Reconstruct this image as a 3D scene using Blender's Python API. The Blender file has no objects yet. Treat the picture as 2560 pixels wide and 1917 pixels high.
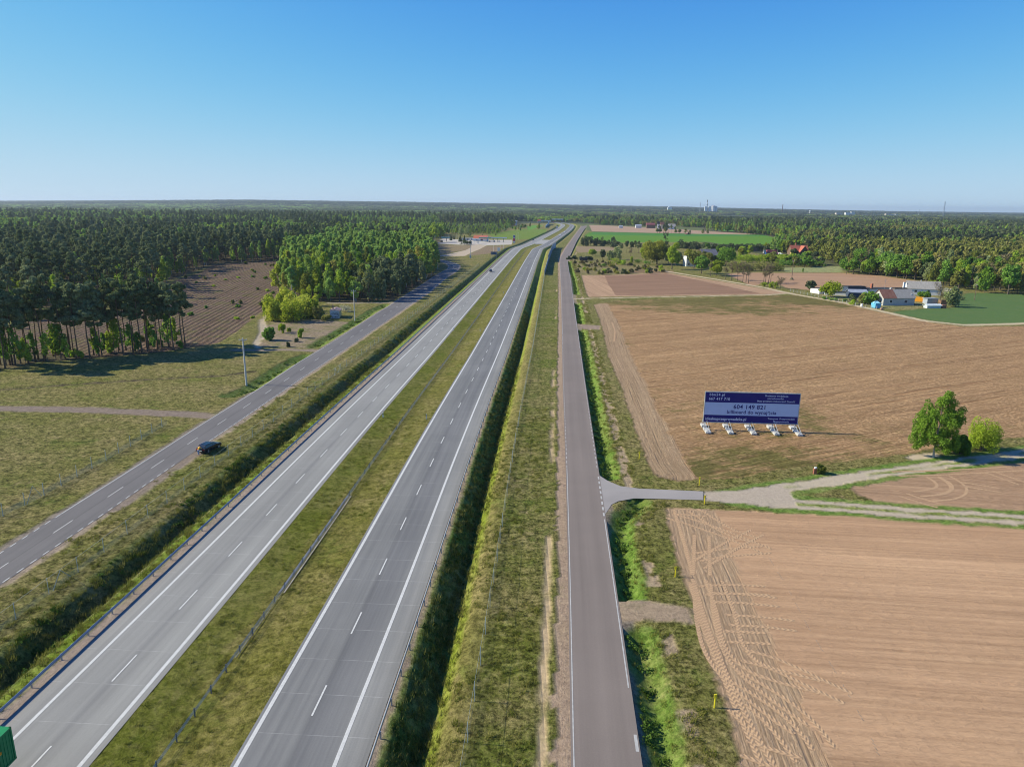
import bpy, math, random
import numpy as np
from math import radians as R_
PI=math.pi
S=bpy.context.scene
# ------------------------------------------------ camera, sun, sky, exposure
CAMZ=42.4
PITCH=R_(14.0); ROLL=R_(.55)
cf=np.array([0,math.cos(PITCH),-math.sin(PITCH)]); cr0=np.array([1.,0,0]); cu0=np.array([0,math.sin(PITCH),math.cos(PITCH)])
cr=math.cos(ROLL)*cr0+math.sin(ROLL)*cu0; cu=math.cos(ROLL)*cu0-math.sin(ROLL)*cr0
from mathutils import Matrix, Vector
cam=bpy.data.objects.new('camera',bpy.data.cameras.new('camera')); S.collection.objects.link(cam)
cam.matrix_world=Matrix(((cr[0],cu[0],-cf[0],0),(cr[1],cu[1],-cf[1],0),(cr[2],cu[2],-cf[2],CAMZ),(0,0,0,1)))
cam.data.sensor_width=36; cam.data.lens=36*1774/2560; cam.data.clip_end=60000; cam.data.clip_start=.5
S.camera=cam
S.view_settings.view_transform='Standard'; S.view_settings.look='None'; S.view_settings.exposure=0.45; S.view_settings.gamma=1
SUN_EL=R_(33); SUN_AZ=R_(-84.5)   # azimuth from +Y clockwise; the sun stands left (-X) and slightly ahead
sd=Vector((math.sin(SUN_AZ)*math.cos(SUN_EL),math.cos(SUN_AZ)*math.cos(SUN_EL),math.sin(SUN_EL)))
sl=bpy.data.lights.new('sun','SUN'); sl.energy=5.0; sl.angle=R_(.5); sl.color=(1,.935,.74)
so=bpy.data.objects.new('sun',sl); S.collection.objects.link(so); so.rotation_euler=sd.to_track_quat('Z','Y').to_euler(); so.location=(-200,0,200)
W=bpy.data.worlds.new('World'); S.world=W; W.use_nodes=True
nt=W.node_tree; nt.nodes.clear()
sky=nt.nodes.new('ShaderNodeTexSky'); sky.sky_type='NISHITA'; sky.sun_disc=False; sky.sun_elevation=SUN_EL; sky.sun_rotation=SUN_AZ
sky.altitude=100; sky.air_density=.7; sky.dust_density=0; sky.ozone_density=8.0
# grade the clear sky as the camera did, one tone curve per channel
sp_=nt.nodes.new('ShaderNodeSeparateColor'); hs=nt.nodes.new('ShaderNodeCombineColor')
nt.links.new(sky.outputs[0],sp_.inputs[0])
def wm_(op,a_,b_):
    n_=nt.nodes.new('ShaderNodeMath'); n_.operation=op
    for k_,v_ in enumerate((a_,b_)):
        if isinstance(v_,(int,float)): n_.inputs[k_].default_value=v_
        else: nt.links.new(v_,n_.inputs[k_])
    return n_.outputs[0]
for i_,(ym_,e_,s_) in enumerate(((.43,2.1,.2149),(.56,2.0,.2316),(.63,3.0,.22))):
    x_=wm_('MULTIPLY',sp_.outputs[i_],.115); p_=wm_('POWER',x_,e_); y_=wm_('DIVIDE',wm_('MULTIPLY',p_,ym_/.092),wm_('ADD',p_,s_**e_)); nt.links.new(y_,hs.inputs[i_])
bg=nt.nodes.new('ShaderNodeBackground'); bg.inputs[1].default_value=.092
ow=nt.nodes.new('ShaderNodeOutputWorld')
nt.links.new(hs.outputs[0],bg.inputs[0]); nt.links.new(bg.outputs[0],ow.inputs[0])
S.cycles.max_bounces=5; S.cycles.diffuse_bounces=2; S.cycles.glossy_bounces=2; S.cycles.transmission_bounces=3; S.cycles.transparent_max_bounces=4; S.cycles.volume_bounces=0
S.cycles.use_denoising=True; S.cycles.filter_width=1.05
COL=S.collection
HAZE=6e-5
rng=np.random.default_rng(7); random.seed(7)
# ------------------------------------------------ mesh helpers
def mesh(name,V,F,mats=(),mi=None,smooth=False,attrs=None):
    """V (n,3); F (m,k) int array or list of arrays of equal k"""
    me=bpy.data.meshes.new(name)
    V=np.asarray(V,dtype=np.float32)
    Fs=F if isinstance(F,list) else [F]
    Fs=[np.asarray(f,dtype=np.int32) for f in Fs if len(f)]
    me.vertices.add(len(V)); me.vertices.foreach_set('co',V.ravel())
    nl=sum(f.size for f in Fs); npoly=sum(len(f) for f in Fs)
    me.loops.add(nl); me.polygons.add(npoly)
    me.loops.foreach_set('vertex_index',np.concatenate([f.ravel() for f in Fs]))
    st=[];o=0
    for f in Fs:
        k=f.shape[1]; st.append(o+np.arange(len(f))*k); o+=f.size
    me.polygons.foreach_set('loop_start',np.concatenate(st).astype(np.int32))
    for m in mats: me.materials.append(m)
    if mi is not None: me.polygons.foreach_set('material_index',np.asarray(mi,dtype=np.int32))
    if attrs:
        for k,a in attrs.items():
            a=np.asarray(a,dtype=np.float32)
            if a.ndim==1: me.attributes.new(k,'FLOAT','POINT').data.foreach_set('value',a)
            else:
                at=me.attributes.new(k,'FLOAT_COLOR','POINT'); b=np.ones((len(a),4),np.float32); b[:,:3]=a; at.data.foreach_set('color',b.ravel())
    me.update(calc_edges=True)
    me.polygons.foreach_set('use_smooth',np.full(npoly,bool(smooth)))
    return me
class MB:
    """collects solids, then links them as ONE mesh object"""
    def __init__(s): s.v=[];s.q=[];s.t=[];s.n=0
    def add(s,V,Q=(),T=()):
        V=np.asarray(V,float); s.v.append(V)
        for q in Q: s.q.append([a+s.n for a in q])
        for t in T: s.t.append([a+s.n for a in t])
        s.n+=len(V); return s
    def box(s,x0,x1,y0,y1,z0,z1,rot=0,o=(0,0)):
        V=np.array([(x,y,z) for z in (z0,z1) for x,y in ((x0,y0),(x1,y0),(x1,y1),(x0,y1))],float)
        if rot or o!=(0,0):
            c,sn=math.cos(rot),math.sin(rot); X=V[:,0]*c-V[:,1]*sn+o[0]; Y=V[:,0]*sn+V[:,1]*c+o[1]; V[:,0]=X;V[:,1]=Y
        return s.add(V,[(0,3,2,1),(4,5,6,7),(0,1,5,4),(1,2,6,5),(2,3,7,6),(3,0,4,7)])
    def tube(s,pts,rad,k=8,cap=True):
        pts=[np.array(p,float) for p in pts]; n=len(pts)
        if np.isscalar(rad): rad=[rad]*n
        V=[]
        for i,p in enumerate(pts):
            d=pts[min(i+1,n-1)]-pts[max(i-1,0)]; d/=np.linalg.norm(d)+1e-9
            a=np.cross(d,(0,0,1.) if abs(d[2])<.9 else (1.,0,0)); a/=np.linalg.norm(a); b=np.cross(d,a)
            for j in range(k): V.append(p+rad[i]*(math.cos(2*PI*j/k)*a+math.sin(2*PI*j/k)*b))
        Q=[(i*k+j,i*k+(j+1)%k,(i+1)*k+(j+1)%k,(i+1)*k+j) for i in range(n-1) for j in range(k)]
        if cap and k==4: Q+=[(3,2,1,0),tuple((n-1)*k+j for j in range(4))]; s.add(V,Q)
        elif cap:
            V+=[pts[0],pts[-1]]; T=[(n*k,(j+1)%k,j) for j in range(k)]+[(n*k+1,(n-1)*k+j,(n-1)*k+(j+1)%k) for j in range(k)]
            s.add(V,Q,T)
        else: s.add(V,Q)
        return s
    def prism(s,poly,z0,z1):
        n=len(poly); V=[(x,y,z0) for x,y in poly]+[(x,y,z1) for x,y in poly]+[(sum(p[0] for p in poly)/n,sum(p[1] for p in poly)/n,z) for z in (z0,z1)]
        Q=[(i,(i+1)%n,n+(i+1)%n,n+i) for i in range(n)]; T=[(2*n,(i+1)%n,i) for i in range(n)]+[(2*n+1,n+i,n+(i+1)%n) for i in range(n)]
        return s.add(V,Q,T)
    def build(s,name,mat,parent=None,smooth=False):
        F=[]
        if s.q: F.append(np.array(s.q))
        if s.t: F.append(np.array(s.t))
        return link(name,mesh(name,np.concatenate(s.v),F,[mat],smooth=smooth),parent)
def link(name,me,parent=None,loc=None,rz=0):
    o=bpy.data.objects.new(name,me); COL.objects.link(o)
    if parent is not None: o.parent=parent
    if loc is not None: o.location=loc
    if rz: o.rotation_euler=(0,0,rz)
    return o
def tag(o,label=None,cat=None,group=None,kind=None):
    if label: o['label']=label
    if cat: o['category']=cat
    if group: o['group']=group
    if kind: o['kind']=kind
    return o
def thing(name,loc,label,cat,group=None,rz=0):
    return tag(link(name,None,None,loc,rz),label,cat,group)
def copy_tree(o,parent=None):
    c=o.copy(); COL.objects.link(c); c.parent=parent
    for ch in o.children: copy_tree(ch,c)
    return c
# ------------------------------------------------ materials
def _n(nt,t,**kw):
    n=nt.nodes.new(t)
    for k,v in kw.items(): setattr(n,k,v)
    return n
def M(name,col,rough=.75,var=.18,scale=.6,metal=0,bump=0,bscale=20,spec=.3,col2=None,stretch=None,objrand=0):
    m=bpy.data.materials.new(name); m.use_nodes=True; t=m.node_tree; p=t.nodes['Principled BSDF']
    p.inputs['Roughness'].default_value=rough; p.inputs['Metallic'].default_value=metal; p.inputs['Specular IOR Level'].default_value=spec
    tc=_n(t,'ShaderNodeTexCoord'); mp=_n(t,'ShaderNodeMapping'); t.links.new(tc.outputs['Object'],mp.inputs[0])
    if stretch: mp.inputs['Scale'].default_value=stretch
    nz=_n(t,'ShaderNodeTexNoise'); nz.inputs['Scale'].default_value=scale; nz.inputs['Detail'].default_value=6; nz.inputs['Roughness'].default_value=.65; t.links.new(mp.outputs[0],nz.inputs['Vector'])
    cr_=_n(t,'ShaderNodeValToRGB'); t.links.new(nz.outputs[0],cr_.inputs[0])
    c2=col2 or tuple(c*(1+var) for c in col); c1=col if col2 else tuple(c*(1-var) for c in col)
    cr_.color_ramp.elements[0].position=.35; cr_.color_ramp.elements[1].position=.65
    cr_.color_ramp.elements[0].color=(*c1,1); cr_.color_ramp.elements[1].color=(*c2,1)
    t.links.new(cr_.outputs[0],p.inputs['Base Color'])
    if bump:
        b=_n(t,'ShaderNodeBump'); b.inputs['Strength'].default_value=bump; b.inputs['Distance'].default_value=.05
        n2=_n(t,'ShaderNodeTexNoise'); n2.inputs['Scale'].default_value=bscale; t.links.new(mp.outputs[0],n2.inputs['Vector']); t.links.new(n2.outputs[0],b.inputs['Height']); t.links.new(b.outputs[0],p.inputs['Normal'])
    return m
def math_(t,op,a,b=None,clamp=False):
    n=_n(t,'ShaderNodeMath',operation=op); n.use_clamp=clamp
    for i,x in enumerate((a,b)):
        if x is None: continue
        if isinstance(x,(int,float)): n.inputs[i].default_value=x
        else: t.links.new(x,n.inputs[i])
    return n.outputs[0]
def noise(t,vec,scale,detail=4,rough=.6,dim='3D'):
    n=_n(t,'ShaderNodeTexNoise'); n.noise_dimensions=dim; n.inputs['Scale'].default_value=scale; n.inputs['Detail'].default_value=detail; n.inputs['Roughness'].default_value=rough
    if vec is not None: t.links.new(vec,n.inputs['Vector'])
    return n.outputs[0]
def ramp(t,x,p0,p1,c0=(0,0,0,1),c1=(1,1,1,1)):
    r=_n(t,'ShaderNodeValToRGB'); e=r.color_ramp.elements; e[0].position=p0;e[1].position=p1;e[0].color=c0;e[1].color=c1
    t.links.new(x,r.inputs[0]); return r.outputs[0]
def mixc(t,fac,a,b,blend='MIX'):
    n=_n(t,'ShaderNodeMix',data_type='RGBA',blend_type=blend)
    for s_,x in ((0,fac),(6,a),(7,b)):
        if isinstance(x,(int,float)): n.inputs[s_].default_value=x
        elif isinstance(x,tuple): n.inputs[s_].default_value=x
        else: t.links.new(x,n.inputs[s_])
    return n.outputs[2]
def attr(t,name,out='Fac'):
    n=_n(t,'ShaderNodeAttribute'); n.attribute_name=name; return n.outputs[out]
def ground_mat():
    m=bpy.data.materials.new('ground'); m.use_nodes=True; t=m.node_tree; p=t.nodes['Principled BSDF']
    p.inputs['Roughness'].default_value=.95; p.inputs['Specular IOR Level'].default_value=.1
    geo=_n(t,'ShaderNodeNewGeometry').outputs['Position']
    col=attr(t,'col','Color'); g_=attr(t,'wg'); s_=attr(t,'ws'); fu=attr(t,'fu'); fv=attr(t,'fv'); wd_=attr(t,'weed')
    # grass: straw / green / dark mottling
    n1=noise(t,geo,.09,5,.6); n2=noise(t,geo,.75,6,.8); n3=noise(t,geo,2.2,5,.85)
    fq=_n(t,'ShaderNodeCombineXYZ'); t.links.new(math_(t,'MULTIPLY',fu,.55),fq.inputs[0]); t.links.new(math_(t,'MULTIPLY',fv,.035),fq.inputs[1])
    n4=noise(t,fq.outputs[0],1.0,5,.7)
    straw=ramp(t,math_(t,'ADD',math_(t,'MULTIPLY',n1,.5),math_(t,'MULTIPLY',n2,.5)),.44,.62)
    gc=mixc(t,math_(t,'MULTIPLY',math_(t,'MULTIPLY',straw,.75),g_),col,(.27,.21,.095,1))
    bare=ramp(t,math_(t,'ADD',math_(t,'MULTIPLY',noise(t,geo,.23,6,.7),.65),math_(t,'MULTIPLY',n4,.35)),.56,.66)
    gc=mixc(t,math_(t,'MULTIPLY',math_(t,'MULTIPLY',bare,.55),g_),gc,(.35,.25,.14,1))
    lush=ramp(t,noise(t,geo,.16,6,.75),.54,.66)
    gc=mixc(t,math_(t,'MULTIPLY',math_(t,'MULTIPLY',lush,.6),g_),gc,(.085,.135,.012,1))
    gm=ramp(t,math_(t,'ADD',math_(t,'MULTIPLY',n3,.55),math_(t,'MULTIPLY',n2,.45)),.42,.58,(.30,.29,.24,1),(1.85,1.85,1.9,1))
    gc=mixc(t,g_,gc,mixc(t,1.0,gc,gm,'MULTIPLY'))
    # soil: streaks along the furrow direction
    cb=_n(t,'ShaderNodeCombineXYZ'); t.links.new(fu,cb.inputs[0]); t.links.new(math_(t,'MULTIPLY',fv,.02),cb.inputs[1])
    sn=noise(t,cb.outputs[0],1.3,7,.72); sn2=noise(t,cb.outputs[0],.22,4,.6)
    so_=math_(t,'ADD',math_(t,'MULTIPLY',sn,.6),math_(t,'MULTIPLY',sn2,.4))
    sm=ramp(t,so_,.36,.64,(.70,.67,.64,1),(1.22,1.22,1.20,1))
    sc=mixc(t,1.0,gc,sm,'MULTIPLY')
    sc=mixc(t,math_(t,'MULTIPLY',ramp(t,noise(t,geo,.05,4,.6),.4,.7),.35),sc,mixc(t,1.0,sc,(.82,.78,.76,1),'MULTIPLY'))
    c=mixc(t,s_,gc,sc)
    # weeds on soil, in patches and rows
    wn=math_(t,'ADD',math_(t,'MULTIPLY',noise(t,geo,.12,4,.7),.5),math_(t,'MULTIPLY',noise(t,cb.outputs[0],2.2,6,.8),.5))
    wf=ramp(t,math_(t,'ADD',wn,math_(t,'MULTIPLY',wd_,.28)),.66,.76)
    c=mixc(t,math_(t,'MULTIPLY',math_(t,'MULTIPLY',wf,.8),math_(t,'MINIMUM',math_(t,'MULTIPLY',wd_,4),1.0)),c,(.13,.14,.03,1))
    # broken dark grooves along the rows, and clods
    gr=attr(t,'groove')
    cg=_n(t,'ShaderNodeCombineXYZ'); t.links.new(fu,cg.inputs[0]); t.links.new(math_(t,'MULTIPLY',fv,.004),cg.inputs[1])
    gl=ramp(t,noise(t,cg.outputs[0],1.5,1.5,.5),.60,.65)
    gl=math_(t,'MULTIPLY',gl,ramp(t,noise(t,geo,.30,5,.8),.42,.54))
    cc_=_n(t,'ShaderNodeCombineXYZ'); t.links.new(math_(t,'MULTIPLY',fu,1.25),cc_.inputs[0]); t.links.new(math_(t,'MULTIPLY',fv,.42),cc_.inputs[1])
    cn=noise(t,cc_.outputs[0],2.4,5,.8); cl=ramp(t,cn,.50,.60)
    c2_=_n(t,'ShaderNodeCombineXYZ'); t.links.new(fu,c2_.inputs[0]); t.links.new(math_(t,'MULTIPLY',fv,.16),c2_.inputs[1])
    cl=math_(t,'MAXIMUM',cl,ramp(t,noise(t,c2_.outputs[0],.85,5,.8),.52,.60))
    c3_=_n(t,'ShaderNodeCombineXYZ'); t.links.new(fu,c3_.inputs[0]); t.links.new(math_(t,'MULTIPLY',fv,.02),c3_.inputs[1])
    gl=math_(t,'MAXIMUM',gl,math_(t,'MULTIPLY',ramp(t,noise(t,c3_.outputs[0],.42,3,.6),.56,.62),ramp(t,noise(t,c2_.outputs[0],.22,5,.8),.42,.55)))
    lt=ramp(t,noise(t,c2_.outputs[0],1.1,5,.85),.50,.62)
    c=mixc(t,math_(t,'MULTIPLY',math_(t,'MULTIPLY',lt,gr),.45),c,mixc(t,1.0,c,(1.45,1.42,1.38,1),'MULTIPLY'))
    gg=math_(t,'MULTIPLY',math_(t,'MAXIMUM',gl,math_(t,'MULTIPLY',cl,.6)),gr)
    c=mixc(t,math_(t,'MULTIPLY',gg,.8),c,mixc(t,1.0,c,(.42,.37,.34,1),'MULTIPLY'))
    t.links.new(c,p.inputs['Base Color'])
    # relief
    rid=attr(t,'ridge')
    w=math_(t,'SINE',math_(t,'MULTIPLY',math_(t,'ADD',fu,math_(t,'MULTIPLY',noise(t,geo,.25,5,.7),1.7)),2*PI/1.9))
    h=math_(t,'MULTIPLY',w,math_(t,'MULTIPLY',rid,.22))
    h=math_(t,'ADD',h,math_(t,'MULTIPLY',math_(t,'MULTIPLY',sn,s_),.22))
    h=math_(t,'ADD',h,math_(t,'MULTIPLY',gg,-.25))
    h=math_(t,'ADD',h,math_(t,'MULTIPLY',n3,math_(t,'ADD',math_(t,'MULTIPLY',g_,.34),.05)))
    h=math_(t,'ADD',h,math_(t,'MULTIPLY',n2,math_(t,'ADD',math_(t,'MULTIPLY',g_,.30),.05)))
    b=_n(t,'ShaderNodeBump'); b.inputs['Strength'].default_value=1.0; b.inputs['Distance'].default_value=1.0; t.links.new(h,b.inputs['Height']); t.links.new(b.outputs[0],p.inputs['Normal'])
    return m
def road_mat(name,base,light,dark,joint=0,patch=.25):
    """longitudinal wear streaks from the road's own across/along coordinates (attributes fu, fv)"""
    m=bpy.data.materials.new(name); m.use_nodes=True; t=m.node_tree; p=t.nodes['Principled BSDF']
    p.inputs['Roughness'].default_value=.82; p.inputs['Specular IOR Level'].default_value=.25
    fu=attr(t,'fu'); fv=attr(t,'fv'); geo=_n(t,'ShaderNodeNewGeometry').outputs['Position']
    cb=_n(t,'ShaderNodeCombineXYZ'); t.links.new(fu,cb.inputs[0]); t.links.new(math_(t,'MULTIPLY',fv,.018),cb.inputs[1])
    a=noise(t,cb.outputs[0],1.6,6,.65); b=noise(t,cb.outputs[0],.45,3,.5)
    x=math_(t,'ADD',math_(t,'MULTIPLY',a,.55),math_(t,'MULTIPLY',b,.45))
    c=ramp(t,x,.36,.64,(*dark,1),(*light,1))
    c=mixc(t,.45,c,(*base,1))
    tn=attr(t,'tone','Color'); c=mixc(t,1.0,c,tn,'MULTIPLY')
    c=mixc(t,patch,c,mixc(t,1.0,c,ramp(t,noise(t,geo,.05,4,.6),.4,.6,(.80,.80,.80,1),(1.1,1.1,1.1,1)),'MULTIPLY'))
    c=mixc(t,.5,c,mixc(t,1.0,c,ramp(t,noise(t,geo,7.,3,.8),.3,.7,(.86,.86,.86,1),(1.12,1.12,1.12,1)),'MULTIPLY'))
    if joint:
        fr=math_(t,'FRACT',math_(t,'DIVIDE',fv,joint)); j=math_(t,'LESS_THAN',fr,.012)
        j=math_(t,'MULTIPLY',j,ramp(t,noise(t,cb.outputs[0],.6,2),.35,.6))
        c=mixc(t,math_(t,'MULTIPLY',j,.35),c,(.55,.54,.52,1))
    t.links.new(c,p.inputs['Base Color'])
    return m
def leaf_mat(name,c1,c2,c3,trans=.25,sat=1.0):
    m=bpy.data.materials.new(name); m.use_nodes=True; t=m.node_tree; t.nodes.remove(t.nodes['Principled BSDF']); out=t.nodes['Material Output']
    oi=_n(t,'ShaderNodeObjectInfo').outputs['Random']; tc=_n(t,'ShaderNodeTexCoord').outputs['Object']
    n1=noise(t,tc,.55,3,.6); n2=noise(t,tc,3.,3,.7)
    c=mixc(t,ramp(t,n1,.35,.65),(*c1,1),(*c2,1))
    c=mixc(t,math_(t,'MULTIPLY',oi,.8),c,(*c3,1))
    br=math_(t,'ADD',math_(t,'MULTIPLY',oi,.5),.75)
    hb=_n(t,'ShaderNodeHueSaturation'); t.links.new(c,hb.inputs['Color']); t.links.new(math_(t,'MULTIPLY',br,ramp(t,n2,.3,.7,(.7,.7,.7,1),(1.3,1.3,1.3,1))),hb.inputs['Value']); hb.inputs['Saturation'].default_value=sat
    d=_n(t,'ShaderNodeBsdfDiffuse'); tr=_n(t,'ShaderNodeBsdfTranslucent'); mx=_n(t,'ShaderNodeMixShader'); mx.inputs[0].default_value=trans
    t.links.new(hb.outputs[0],d.inputs[0]); t.links.new(hb.outputs[0],tr.inputs[0]); t.links.new(d.outputs[0],mx.inputs[1]); t.links.new(tr.outputs[0],mx.inputs[2]); t.links.new(mx.outputs[0],out.inputs[0])
    return m
MG=ground_mat()
M_CON_W=road_mat('concrete_west',(.25,.245,.23),(.315,.31,.29),(.20,.196,.187),joint=5,patch=.3)
M_CON_E=road_mat('concrete_east',(.18,.179,.175),(.26,.256,.242),(.125,.126,.128),joint=5,patch=.35)
M_ASPH=road_mat('asphalt_old',(.155,.145,.142),(.19,.178,.172),(.12,.112,.112),patch=.4)
M_SERV=road_mat('asphalt_service',(.215,.178,.155),(.24,.20,.175),(.185,.153,.134),patch=.3)
M_SIDE=road_mat('asphalt_side',(.31,.285,.27),(.34,.31,.29),(.28,.26,.25),patch=.6)
M_PAINT=M('road_paint',(.56,.555,.53),rough=.7,var=.1,scale=3)
M_PAINT2=M('worn_road_paint',(.43,.42,.40),rough=.7,var=.15,scale=2)
M_STEEL=M('galvanised_steel',(.36,.39,.43),rough=.45,metal=.55,var=.1,scale=.5,spec=.5)
M_MESH=M('fence_wire',(.34,.40,.40),rough=.6,metal=.2,var=.1)
M_CONC=M('precast_concrete',(.50,.49,.47),rough=.85,var=.12,scale=2,bump=.2)
M_WHITE=M('white_paint',(.78,.78,.76),rough=.5,var=.05)
M_BARK=M('bark_grey',(.10,.08,.065),rough=.95,var=.3,scale=3)
M_PBARK=M('bark_pine',(.16,.095,.06),rough=.95,var=.35,scale=1.2)
M_BBARK=M('bark_birch',(.55,.54,.50),rough=.8,var=.05,scale=5,col2=(.16,.15,.14))
L_PINE=leaf_mat('pine_needles',(.135,.190,.070),(.20,.245,.095),(.22,.24,.12),.25)
L_BIRCH=leaf_mat('birch_leaves',(.27,.40,.065),(.38,.48,.11),(.26,.40,.11),.42)
L_GREEN=leaf_mat('green_leaves',(.13,.26,.030),(.20,.34,.042),(.16,.28,.055),.35)
L_LIME=leaf_mat('lime_leaves',(.34,.46,.035),(.44,.52,.055),(.30,.42,.055),.42)
L_GOLD=leaf_mat('gold_leaves',(.36,.37,.05),(.26,.30,.05),(.36,.31,.08),.38)
L_BIG=leaf_mat('large_birch_leaves',(.17,.31,.035),(.26,.40,.05),(.20,.33,.05),.42)
L_YEL=leaf_mat('yellow_leaves',(.50,.56,.05),(.40,.50,.05),(.46,.46,.08),.45)
L_OLIVE=leaf_mat('olive_leaves',(.20,.25,.045),(.27,.29,.06),(.24,.22,.08),.35)
L_DARK=leaf_mat('dark_leaves',(.07,.11,.045),(.12,.155,.065),(.11,.13,.065),.18)
L_PALE=leaf_mat('pale_leaves',(.29,.36,.13),(.38,.43,.20),(.31,.36,.17),.35)
L_BLOS=leaf_mat('blossom',(0.495,0.468,0.378),(0.315,0.342,0.180),(0.450,0.432,0.324),.3)
L_BARE=leaf_mat('budding_twigs',(.17,.16,.07),(.22,.20,.10),(.19,.15,.09),.15)
L_WEED=leaf_mat('ditch_weed_leaves',(.065,.125,.02),(.11,.18,.03),(.08,.14,.03),.3)
L_TUFT=leaf_mat('grass_blades',(.15,.19,.02),(.22,.23,.04),(.24,.21,.07),.35)

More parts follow.
